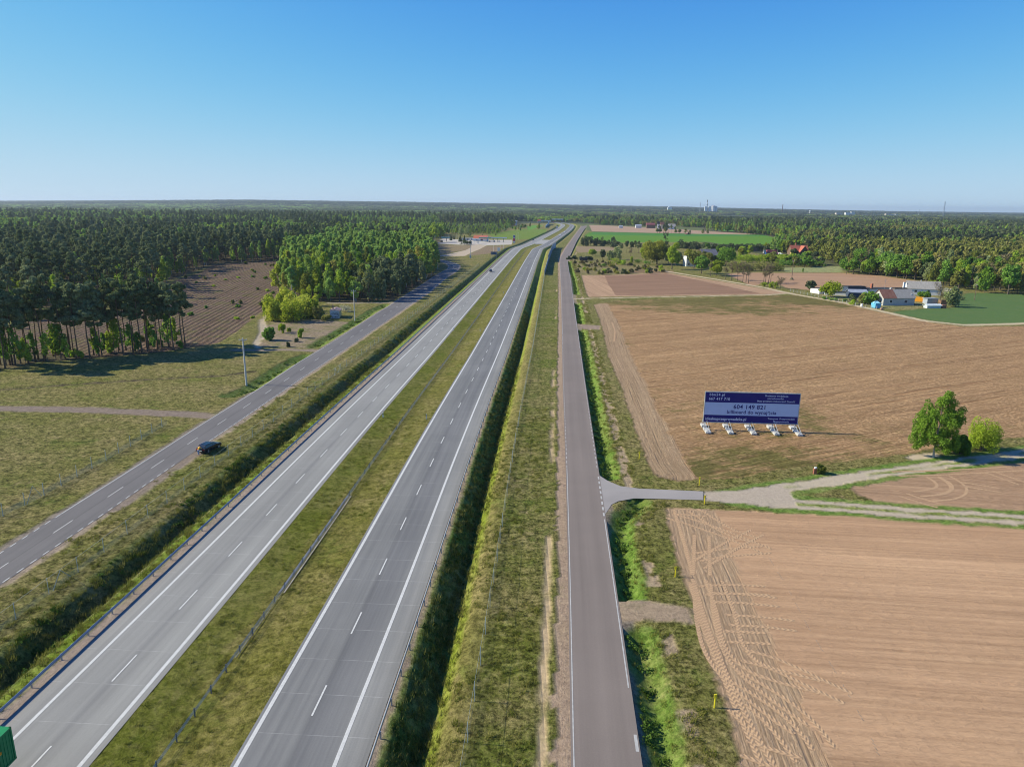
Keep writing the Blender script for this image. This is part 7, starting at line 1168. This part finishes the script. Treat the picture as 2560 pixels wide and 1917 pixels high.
# ------------------------------------------------ buildings
M_WIN=M('window_glass',(.04,.05,.07),rough=.1,spec=.7,var=.02)
def house(name,label,cx,cy,L,Wd,rot,eave,ridge,wm,rm,wins=(),chim=(),cat='house',over=.35,rm2=None,split=.4,flat=False,group=None):
    """L along local x, gables at both x ends; wins: (side,'x' pos,z,w,h) side in S,N,E,W"""
    t=thing(name,(cx,cy,0),label,cat,group,rz=rot); h=L/2;k=Wd/2
    b=MB(); b.box(-h,h,-k,k,-.2,eave)
    if not flat: b.add([(-h,-k,eave),(-h,k,eave),(-h,0,ridge-.06),(h,-k,eave),(h,k,eave),(h,0,ridge-.06)],[],[(1,0,2),(3,4,5)])
    b.build('wall',wm,t)
    def slab(x0,x1,mat,nm='roof'):
        b=MB(); sl=(ridge-eave)/k; e=over
        for s in (-1,1):
            V=[(x0,0,ridge),(x1,0,ridge),(x1,s*(k+e),eave-sl*e),(x0,s*(k+e),eave-sl*e)]; V+=[(a,c,d-.14) for a,c,d in V]; q=[(0,1,2,3),(7,6,5,4),(0,4,5,1),(1,5,6,2),(2,6,7,3),(3,7,4,0)]
            b.add([(a,c,d+.10) for a,c,d in V],q)
        return b.build(nm,mat,t)
    if flat: rf=MB().add([(-h-over,-k-over,ridge),(h+over,-k-over,ridge),(h+over,k+over,eave+.02),(-h-over,k+over,eave+.02),(-h-over,-k-over,ridge-.2),(h+over,-k-over,ridge-.2),(h+over,k+over,eave-.16),(-h-over,k+over,eave-.16)],[(0,1,2,3),(7,6,5,4),(0,4,5,1),(1,5,6,2),(2,6,7,3),(3,7,4,0)]).build('roof',rm,t)
    elif rm2: rf=slab(-h-over,-h+L*split,rm2); slab(-h+L*split+.01,h+over,rm)
    else: rf=slab(-h-over,h+over,rm)
    for (x,y,z,w,mat) in chim: MB().box(x-w/2,x+w/2,y-w/2,y+w/2,eave,z).build('chimney',mat,rf)
    for (sd_,p,z,w,hh) in wins:
        e=.03
        if sd_=='S': a=(p-w/2,p+w/2,-k-e,-k+.05,z,z+hh)
        elif sd_=='N': a=(p-w/2,p+w/2,k-.05,k+e,z,z+hh)
        elif sd_=='W': a=(-h-e,-h+.05,p-w/2,p+w/2,z,z+hh)
        else: a=(h-.05,h+e,p-w/2,p+w/2,z,z+hh)
        f=MB(); x0,x1,y0,y1,z0,z1=a
        if sd_ in 'SN': f.box(x0-.1,x1+.1,y0-.02,y1+.02,z0-.1,z0); f.box(x0-.1,x1+.1,y0-.02,y1+.02,z1,z1+.1); f.box(x0-.1,x0,y0-.02,y1+.02,z0,z1); f.box(x1,x1+.1,y0-.02,y1+.02,z0,z1)
        else: f.box(x0-.02,x1+.02,y0-.1,y1+.1,z0-.1,z0); f.box(x0-.02,x1+.02,y0-.1,y1+.1,z1,z1+.1); f.box(x0-.02,x1+.02,y0-.1,y0,z0,z1); f.box(x0-.02,x1+.02,y1,y1+.1,z0,z1)
        fr=f.build('window',M_WHITE,t); MB().box(*a).build('pane',M_WIN,fr)
    return t
M_BLOCK=M('grey_block_wall',(.42,.42,.41),var=.12,scale=1.5); M_WW=M('whitewashed_wall',(.66,.66,.66),var=.08,scale=.5); M_ETER=M('grey_sheet_roof',(.27,.25,.23),col2=(.38,.36,.33),scale=1.0,stretch=(3,.5,1)); M_RUSTR=M('rust_red_roof',(.20,.085,.06),col2=(.27,.14,.10),scale=.7); M_REDT=M('red_tile_roof',(.42,.13,.08),var=.15,scale=.8); M_DARKR=M('dark_felt_roof',(.05,.045,.045),var=.2); M_BLUEW=M('dark_blue_boards',(.05,.07,.11),var=.2,scale=2); M_YW=M('yellow_wall',(.60,.42,.16),var=.08); M_BR=M('brown_wall',(.16,.11,.07),var=.2); M_BRICK=M('brick_red',(.36,.13,.08),var=.2,scale=3); M_ORG=M('orange_sheet',(.85,.36,.02),var=.05); M_TIN=M('silver_tin',(.42,.46,.52),metal=.3,rough=.5,var=.1)
house('farmhouse','grey block farmhouse with a rusty red and grey roof beside the field track',176.6,329.2,15.5,8.0,.13,3.5,6.9,M_BLOCK,M_ETER,[('W',0,3.9,1.2,1.2),('W',-2,1.1,1.0,1.2),('S',-4,1.2,1.2,1.3),('S',3.4,1.1,1.5,1.3)],[(-1.5,.8,7.5,.8,M_CONC)],rm2=M_RUSTR,split=.42)
house('farmhouse','white second farm building with a grey roof and blue gable',213.5,371.5,15.5,8,-.25,3.2,6.6,M_WW,M_ETER,[('S',-4,1.2,1.2,1.2),('S',2,1.2,1.2,1.2)],[(-1,0,7.2,.5,M_CONC)])
house('outbuilding','low white outbuilding with a flat dark roof behind the farmhouse',189.5,371,14,6,.3,2.9,3.2,M_WW,M_DARKR,flat=True,chim=[(-3.5,0,5.3,1.0,M_BRICK)],cat='outbuilding')
house('outbuilding','dark flat roofed link building left of the white second farm building',203,372,9,4,.0,3.0,3.3,M_BR,M_DARKR,flat=True,chim=[(1,0,6.0,.9,M_WW)],cat='outbuilding')
house('shed','small white and blue shed with a dark roof at the left end of the farm',159.6,371.5,5,6.5,.35,2.5,3.2,M_WW,M_DARKR,[('S',-.8,.9,.9,.8)],flat=True,cat='shed')
house('shed','long low white shed behind the bright round tree',166.5,363.5,13,3.5,-.32,1.7,2.2,M_WW,M_ETER,flat=True,cat='shed')
t=house('shed','blue grey shed with an orange door in the farm yard',172.8,357.5,8.5,5,-.1,2.4,3.6,M_BLUEW,M_TIN,cat='shed'); MB().box(2.1,3.2,-2.56,-2.5,0,2.0).build('door',M_ORG,t)
house('shed','dark boarded barn with a sloping roof behind the sheds',177,369.5,9.5,6,.05,3.9,4.3,M_BLUEW,M_DARKR,flat=True,cat='barn')
t=thing('tarpaulin_tent',(162.3,316.5,0),'light blue tarpaulin covered store beside the field track','tarpaulin'); MB().box(-1.5,1.5,-1.3,1.3,0,2.1,.3).build('cover',M('blue_tarp',(.12,.42,.62),var=.15,scale=3,bump=.3),t); MB().add([(-1.6,-1.1,2.1),(1.2,-1.6,2.1),(1.6,1.1,2.1),(-1.2,1.6,2.1),(-.6,-.1,3.0),(.6,.1,3.0)],[(0,1,5,4),(2,3,4,5)],[(1,2,5),(3,0,4)]).build('cover_top',M('pale_blue_tarp',(.25,.55,.68),var=.1,scale=3),t)
house('cold_frame','low white glazed frame on the bare ground in front of the wheat',188.4,318,6.6,2.6,.1,1.2,1.7,M('glazed_white',(.55,.60,.62),rough=.3,var=.15,scale=2),M('glazed_roof',(.62,.68,.68),rough=.3),cat='cold frame')
house('shed','silver tin shed in the farm yard with a low flat roof',196.5,334,5,3.5,.05,2.3,2.5,M_TIN,M_TIN,flat=True,cat='shed')
tag(MB().box(-2,2,-.06,.06,0,2.3,-.5,(194.2,339.5)).build('sheet_fence',M_ORG),'bright orange sheet fence beside the silver tin shed','fence')
tag(MB().box(-1.6,1.6,-1,1,0,1.9,.1,(200.8,331)).tube([(199.4,330,1.95),(202.4,330,1.95)],.2,6).build('wood_pile',M('stacked_wood',(.30,.17,.10),var=.4,scale=4)),'brown wood pile right of the silver tin shed','wood pile')
tag(MB().box(-.9,.9,-.7,.7,0,1.4,.1,(193.2,317.6)).box(-.95,.95,-.75,.75,1.4,1.5,.1,(193.2,317.6)).build('crate',M('brick_brown',(.30,.14,.09),var=.3,scale=3)),'reddish brown crate on the ground right of the glazed frame','crate')
tag(MB().tube([(157.5,319.6,0),(157.5,319.6,1.3)],[.55,.5],10).build('water_tank',M_WW),'small white water tank by the farm fence','tank')
tg=thing('log_pile',(161.9,309.2,0),'short pile of pinkish cut logs beside the field track','logs')
for i in range(5): MB().tube([(-1.0+.42*(i%3),-.7,.25+.42*(i//3)),(-.9+.42*(i%3),.7,.25+.42*(i//3))],.21,7).build('log',M('cut_log',(.36,.24,.18),var=.2),tg)
tag(MB().tube([(186.5,358,0),(186.8,358,9)],[.07,.04],5).box(186.2,187.4,357.97,358.03,8.2,8.3).box(186.4,187.2,357.97,358.03,7.6,7.7).build('antenna_mast',M_STEEL),'thin antenna mast rising behind the farmhouse','antenna')
tag(MB().tube([(P['p9'][0]-10,P['p9'][1]-26,0),(P['p9'][0]-10,P['p9'][1]-26,5.2)],.09,6).box(183.3,183.7,327.3,327.5,4.6,5.0).build('yard_pole',M_WW),'slim white pole in front of the farmhouse wall','pole')
# farm fence posts along the track
t=thing('garden_fence',(0,0,0),'thin wire fence of grey posts between the farm and the field track','fence'); Q,_s=resamp([(147,377),(152,350),(156.5,325),(160.5,312)],22)
for q in Q: MB().box(-.06,.06,-.06,.06,0,1.4,0,(float(q[0]),float(q[1]))).build('post',M_CONC,t)
a=np.arange(21); link('dense_mesh',mesh('garden_net',np.concatenate([np.column_stack([Q,np.full(22,.05)]),np.column_stack([Q,np.full(22,1.3)])]),np.stack([a,a+1,a+23,a+22],1),[M_NET2]),t)
# red roofed house
t=house('villa','large house with red tiled gables and a yellow ground floor wing',270.8,686,16.5,10,.08,3.4,9.2,M_BR,M_REDT,[('S',-5,1,1.4,1.3),('S',5.5,1,1.4,1.3)],[(-2.5,.5,11.2,1.0,M_BRICK)])
MB().add([(-1.5,-8,3.4),(6,-8,3.4),(2.2,-8,8.6),(-1.5,0,3.4),(6,0,3.4),(2.2,0,8.6)],[(0,1,4,3)],[(0,1,2)]).box(-1.2,5.7,-7.9,0,-.2,3.4).build('front_gable',M_BR,t)
b=MB(); 
for s,(xa) in ((-1,-2.4),(1,6.9)): b.add([(2.2,-8.6,8.9),(2.2,1.5,8.9),(xa,1.5,2.9),(xa,-8.6,2.9),(2.2,-8.6,8.7),(2.2,1.5,8.7),(xa,1.5,2.7),(xa,-8.6,2.7)],[(0,1,2,3),(7,6,5,4),(0,4,5,1),(1,5,6,2),(2,6,7,3),(3,7,4,0)])
b.build('front_roof',M_REDT,t); MB().box(1.3,3.1,-7.98,-7.9,4.4,6.4).build('window',M_WIN,t); MB().box(-9.5,-3,-8.5,-4.5,-.2,3.0).build('wing_wall',M_YW,t); MB().add([(-10,-9,3.0),(-2.6,-9,3.0),(-2.6,-4,4.6),(-10,-4,4.6),(-10,-9,2.8),(-2.6,-9,2.8),(-2.6,-4,4.4),(-10,-4,4.4)],[(0,1,2,3),(7,6,5,4),(0,4,5,1),(1,5,6,2),(3,7,4,0)]).build('wing_roof',M('salmon_roof',(.50,.22,.15),var=.1),t)
house('house','tall narrow white house half hidden by the trees',133,541,8.0,8,.1,7.6,8.2,M_WW,M_ETER,[('S',-2,1,1.2,1.6),('S',1.6,1,1.2,1.6),('S',-2,4.6,1.2,1.6),('S',1.6,4.6,1.2,1.6)],flat=True)
house('barn','old barn with a big faded purple grey roof behind the garden trees',165,612,15,12,.35,3.2,8.8,M_BR,M('faded_roof',(.24,.20,.20),col2=(.34,.30,.30),scale=.5),cat='barn')
house('outbuilding','long low grey building in front of the dark conifer belt',240,735,16,4,-.05,3.0,3.6,M_BR,M('pale_grey_roof',(.38,.36,.34),var=.1),flat=True,cat='outbuilding')
house('shed','open dark garden shed with a pale flat roof by the lane',57.5,588,6,4,0,2.5,2.8,M_DARKR,M('pale_felt',(.36,.35,.36),var=.1),flat=True,cat='shed')
for i,(dx,dy) in enumerate(((-9,8),(-4,10),(1,7),(6,5),(9,6.5))): place_tree('shrub','dark','shrub','shrub','dark evergreen shrub around the open garden shed','evergreens around the open garden shed',57.5+dx-2,588+dy+2,3.6 if i%2 else 3.0,4.8,1,.35,i%3)
cc=[(.05,.12,.35),(.6,.6,.62),(.06,.07,.1),(.5,.5,.5),(.2,.05,.1),(.55,.6,.65),(.08,.1,.2),(.03,.12,.4)]
for i,(a_,b_) in enumerate(((1335,345),(1372,330),(1420,345),(1452,352),(1500,340),(1545,345),(1430,395),(1490,385))):
    px,py=1700+a_/6.144,580+b_/6.144; d=cf+cr*(px-1280)/1774+cu*(958.5-py)/1774; k=-CAMZ/d[2]; car(['blue car','white car','black car','grey car','dark red car','silver car','navy car','bright blue car'][i]+' parked '+['at the left end of','second in','in the middle of','right of the black one in','behind','at the right end of','in the front row of','beside the navy one in'][i]+' the yard by the red roofed house',float(d[0]*k),float(d[1]*k),.3+i,cc[i],'estate' if i%2 else 'hatch',detail=False,z=0)
truck('red and white lorry standing in the yard by the red roofed house',246,700,PI,(.55,.12,.14),(.5,.5,.52),L=9,H=3.6,z=0,ribs=False)
# tractor
x,y=P['trac'][:2]; t=thing('tractor',(x,y,0),'dark red tractor working at the edge of the bright green field','tractor'); M_TR=M('tractor_red',(.22,.04,.03)); MB().box(-.5,2.6,-.6,.6,1.0,2.0).build('bonnet',M_TR,t); MB().box(-1.8,-.3,-.9,.9,1.2,3.3).build('cab',M_GLASS,t)
for s in (-1,1): MB().tube([(-1.2,s*.8,1.0),(-1.2,s*1.35,1.0)],1.0,14).build('wheel',M_TYRE,t); MB().tube([(1.9,s*.7,.65),(1.9,s*1.15,.65)],.65,12).build('wheel',M_TYRE,t)
MB().box(-5.5,-2,-2.4,2.4,.4,1.3).build('harrow',M_TR,t)
# ------------------------------------------------ filling station
M_CANG=M('canopy_green',(.04,.25,.13),rough=.5); M_CANB=M('canopy_grey_blue',(.36,.43,.52),rough=.5,var=.05)
t=thing('station_canopy',(-18,880,0),'long green and grey fuel station canopy on slim pillars','canopy'); MB().box(-24,4,-3,5,4.6,5.5).build('fascia',M_CANG,t); MB().box(4.02,10,-4,5,4.5,5.6).build('fascia',M_CANB,t); MB().box(-9,9.9,-3.4,-3.05,4.7,5.4).build('fascia_trim',M_CANB,t); MB().box(-23.9,9.9,-2.9,4.9,5.5,5.56).build('deck',M_CANB,t)
for a in (-14,-6.5,-1,6): MB().tube([(a,0,0),(a,0,4.6)],.28,8).build('pillar',M('pillar_green',(.05,.16,.12)),t)
for a in (-6.5,-1): t2=thing('fuel_pump',(-18+a+1.6,880,0),['fuel pump at the left station pillar','fuel pump at the right station pillar'][a>-5],'fuel pump'); MB().box(-.5,.5,-.35,.35,0,2.0).build('cabinet',M('pump_grey',(.4,.42,.45)),t2); MB().box(-.3,.3,-.38,-.352,1.2,1.7).build('display',M_BLK,t2)
house('station_shop','station shop under a hipped red tiled roof',-40.5,903,17,13,-.12,3.4,7.2,M_WW,M_REDT,[('S',-4,.8,3,1.8),('S',2,.8,3,1.8)],[(1.5,2,8.0,.9,M_DARKR)],cat='shop')
house('station_annex','low white annex with dark windows left of the red roofed shop',-57.5,918,15,8,-.02,3.0,3.3,M_WW,M_TIN,[('S',-5,.8,2,1.4),('S',0,.8,2,1.4),('S',5,.8,2,1.4)],flat=True,cat='annex')
t=thing('station_canopy',(-43,846,0),'small pale blue canopy on two pillars in front of the shop','canopy'); MB().box(-5,4.5,-2.5,2.5,4.3,5.0).build('fascia',M('sky_blue_fascia',(.45,.62,.75),var=.03),t)
for a in (-2.5,.7,2.4): MB().tube([(a,0,0),(a,0,4.3)],.3,8).build('pillar',M_WW,t)
t=thing('station_canopy',(-81,878,0),'separate blue green canopy on one pillar left of the annex','canopy'); MB().box(-6.5,4,-3,3,4.6,5.4).build('fascia',M('teal_fascia',(.16,.34,.38),var=.05),t); MB().tube([(0,0,0),(0,0,4.6)],.35,8).build('pillar',M_DARKR,t)
tag(car('dark car under the green canopy',-29,882,PI/2,(.03,.03,.05),detail=False),None)
tag(MB().box(-2.2,2.2,-1.6,1.6,2.2,2.6,0,(-50,842)).box(-1.8,1.8,-1.3,1.3,0,2.2,0,(-50,842)).build('car_wash_kiosk',M_WW),'small white kiosk with a flat top left of the pale blue canopy','kiosk')
x,y=P['pyl'][:2]; t=thing('price_pylon',(x,y,0),'tall white and red price sign of the fuel station','sign'); MB().box(-1.3,1.3,-.3,.3,.1,9.2).build('body',M_WW,t); MB().box(-1.1,1.1,-.33,-.302,2.2,5.6).build('price_panel',M('price_red',(.5,.03,.06)),t); MB().box(-.9,.9,-.33,-.302,6.4,8.8).build('logo_panel',M('panel_navy',(.08,.1,.25)),t); MB().box(1.31,1.5,-.3,.3,.1,9.2).build('side',M('panel_green',(.1,.35,.25)),t)
x,y=P['kiosk'][:2]; house('kiosk','tiny dark kiosk with a pale gabled roof on the brown ground',x+1,y+2,4.2,3.2,0,1.7,2.8,M_BR,M('pale_tin',(.55,.58,.62)),cat='kiosk')
tag(MB().box(-6,6,-.2,.2,0,2.6,-.9,(-88,868)).build('timber_wall',M_DARKR),'dark timber screen wall below the yellow green maple','wall')
# ------------------------------------------------ far settlement and skyline
def at(px,py,Yd): return solve(px,py,Yd)
def simple_house(label,px,py,Yd,wpx,hpx,wm,rm,gable=True,cat='house',group=None):
    x,z=at(px,py,Yd); s=Yd*1.02/1774; w=wpx*s;h=hpx*s; t=thing('house',(x,Yd,z),label,cat,group); b=MB().box(-w/2,w/2,-w*.25,w*.25,-8,h*.55)
    b.build('wall',wm,t); MB().add([(-w*.52,-w*.3,h*.5),(w*.52,-w*.3,h*.5),(w*.52,w*.3,h*.5),(-w*.52,w*.3,h*.5),(-w*.5,0,h),(w*.5,0,h)],[(0,1,5,4),(2,3,4,5)],[(1,2,5),(3,0,4)]).build('roof',rm,t)
simple_house('white house with a grey gable roof at the far side of the brown field',1679,572.5,1480,17,12,M_WW,M_ETER)
simple_house('low dark red roofed farm building among trees beyond the brown field',1626,567,1550,20,9,M_BR,M('dull_red_roof',(.22,.07,.08),var=.1))
simple_house('cream house wall catching the sun beyond the brown field',1655,569,1500,9,13,M('cream_wall',(.66,.56,.40),var=.05),M_RUSTR)
simple_house('narrow white house left of the cream one',1646,567,1520,6,12,M_WW,M_DARKR)
simple_house('whitish shed and machines at the left end of the far farm',1596,567.5,1560,14,6,M_WW,M_TIN,cat='shed')
simple_house('small white trailer beside the far brown field',1552,568,1540,9,4,M_WW,M_TIN,cat='trailer')
simple_house('grey roofed hall half hidden in the far right trees',2340,568,1750,30,10,M('beige_wall',(.46,.40,.34)),M_ETER)
simple_house('bright blue and white hall in the far right trees',2386,571,1700,24,9,M_WW,M('bright_roof',(.55,.62,.78)),cat='hall')
simple_house('blue roofed hall beside the bright one',2398,572,1690,12,6,M_WW,M('blue_roof',(.07,.18,.55)),cat='hall')
simple_house('pale low hall at the far right edge',2540,571,1700,24,6,M('beige_wall2',(.50,.42,.36)),M_ETER,cat='hall')
simple_house('dull roofed hall left of the pale one at the far right',2498,570,1750,22,7,M_BR,M_ETER,cat='hall')
simple_house('whitish low hall in the trees left of the bright hall',2294,571,1700,15,4,M_WW,M_TIN,cat='hall')
simple_house('grey hall with a flat roof left of the whitish one',2275,563,1900,24,6,M_TIN,M_TIN,cat='hall')
simple_house('turquoise roofed hall among the far trees',2268,567,1850,14,4,M_WW,M('turq_roof',(.2,.45,.5)),cat='hall')
hs_=[(2096,538,14,7),(2120,538,12,8),(2133,537,8,9),(2160,540,18,4),(2180,541,16,4),(2200,541,14,4),(2228,542,12,9),(2238,543,14,8),(2252,542,7,8),(2270,542,9,5),(2285,542,10,4),(2480,548,14,5),(2498,550,12,4),(2522,548,12,6),(2548,551,14,4),(2440,547,8,4)]
for i,(a,b_,w,h) in enumerate(hs_):
    x,z=at(a,b_,4300); s=4300*1.02/1774; t=thing('town_block',(x,4300+i*7,z),'pale building in the town strip below the right horizon','building','pale town buildings below the right horizon'); MB().box(-w*s/2,w*s/2,-10,10,-25,h*s*.7).build('wall',M_WW if i%3 else M('town_beige',(.55,.48,.42)),t); MB().box(-w*s/2-.5,w*s/2+.5,-10.5,10.5,h*s*.7,h*s*.7+1).build('roof',M_ETER,t)
def stack(name,label,px,py0,py1,Yd,wpx,mat,cat,bands=False):
    x,z0=at(px,py0,Yd); _,z1=at(px,py1,Yd); r_=wpx*Yd*1.02/1774/2; t=thing(name,(x,Yd,0),label,cat); n=6 if bands else 1
    for i in range(n):
        a=z0-30+(z1-z0+30)*i/n; b_=z0-30+(z1-z0+30)*(i+1)/n; MB().tube([(0,0,a),(0,0,b_)],[r_*(1.15-.3*i/n),r_*(1.15-.3*(i+1)/n)],10).build('shaft',(M_DARKR if i%2 else M_WW) if bands else mat,t)
stack('power_chimney','tall banded chimney of the power plant on the horizon',1767.5,519,500,5200,2.2,M_WW,'chimney',True)
stack('mast','thin grey mast left of the power plant chimney',1750.5,519,506,5200,1.1,M_STEEL,'mast')
stack('brick_chimney','dark brick chimney alone on the right horizon',1955.5,529,511,5200,1.8,M('sooty_brick',(.10,.06,.05)),'chimney')
stack('mast','very thin mast at the left horizon',804.5,508,499,7000,.8,M_STEEL,'mast')
stack('mast','slim mast left of the lattice tower over the town',2296,541,524,4200,.9,M_STEEL,'mast')
x,z0=at(2359,531,3600);_,z1=at(2362,504,3600); t=thing('lattice_tower',(x,3600,0),'tall lattice transmission tower standing over the right horizon','lattice tower'); Hh=z1-z0+30; zz=z0-30
for a,b_ in ((-1,-1),(1,-1),(1,1),(-1,1)): MB().tube([(a*4,b_*4,zz),(a*1.2,b_*1.2,z1)],.45,4).build('leg',M_STEEL,t)
for i in range(9):
    f0=i/9;f1=(i+1)/9; w0=4-2.8*f0;w1=4-2.8*f1; m_=MB().tube([(-w0,-w0,zz+Hh*f0),(w1,-w1,zz+Hh*f1)],.25,4); m_.tube([(w0,-w0,zz+Hh*f0),(-w1,-w1,zz+Hh*f1)],.25,4); m_.build('bracing',M_STEEL,t)
x,z0=at(1783,519,5200); s=5200*1.02/1774; t=thing('power_plant',(x,5200,z0),'white domed hall of the power plant on the horizon','power plant')
MB().tube([(0,0,-40),(0,0,2.6*s)],5.8*s,20).build('drum',M_WW,t); MB().tube([(0,0,2.6*s),(0,0,4.2*s),(0,0,5.6*s)],[6*s,4.2*s,.3*s],20).build('dome',M('dome_grey',(.42,.42,.44)),t); MB().box(-11*s,-6*s,-8,8,-40,2.2*s).build('annex',M_WW,t); MB().box(-20*s,-14*s,-8,8,-40,2.2*s).build('turbine_hall',M_WW,t); MB().box(6*s,9*s,-8,8,-40,3.2*s).build('annex',M_WW,t)
x,z0=at(1674,519,5600); t=thing('hall',(x,5600,z0),'small white industrial hall on the horizon left of the power plant','hall'); MB().box(-16,16,-10,10,-40,1).build('wall',M_WW,t); MB().box(-8,6,-8,8,1,6).build('upper_block',M_WW,t)
x,z0=at(2025,529,5200); t=thing('water_tower',(x,5200,z0),'white water tower knob on the right horizon','water tower'); MB().tube([(0,0,-30),(0,0,2)],3,8).build('shaft',M_WW,t); MB().tube([(0,0,0),(0,0,5),(0,0,9)],[4.5,5,1],12).build('tank',M_WW,t)
# scattered far village left of the bridge
simple_house('red roofed house left of the far bridge',1348,557,1950,8,8,M('pinkish_wall',(.50,.38,.36)),M_REDT)
simple_house('grey shed roof among trees left of the far bridge',1290,556,1700,6,4,M_TIN,M_TIN,cat='shed')
# ------------------------------------------------ air
hz=MB().box(-14000,14000,-40,15500,-4,110).build('haze',None)
hz.data.materials.clear(); hm=bpy.data.materials.new('haze'); hm.use_nodes=True; hn=hm.node_tree; hn.nodes.clear()
pv=hn.nodes.new('ShaderNodeVolumePrincipled'); pv.inputs['Color'].default_value=(.72,.84,1,1); pv.inputs['Density'].default_value=HAZE; pv.inputs['Anisotropy'].default_value=.25
ho=hn.nodes.new('ShaderNodeOutputMaterial'); hn.links.new(pv.outputs[0],ho.inputs['Volume']); hz.data.materials.append(hm); tag(hz,'pale blue haze thickening towards the horizon','haze',kind='stuff')
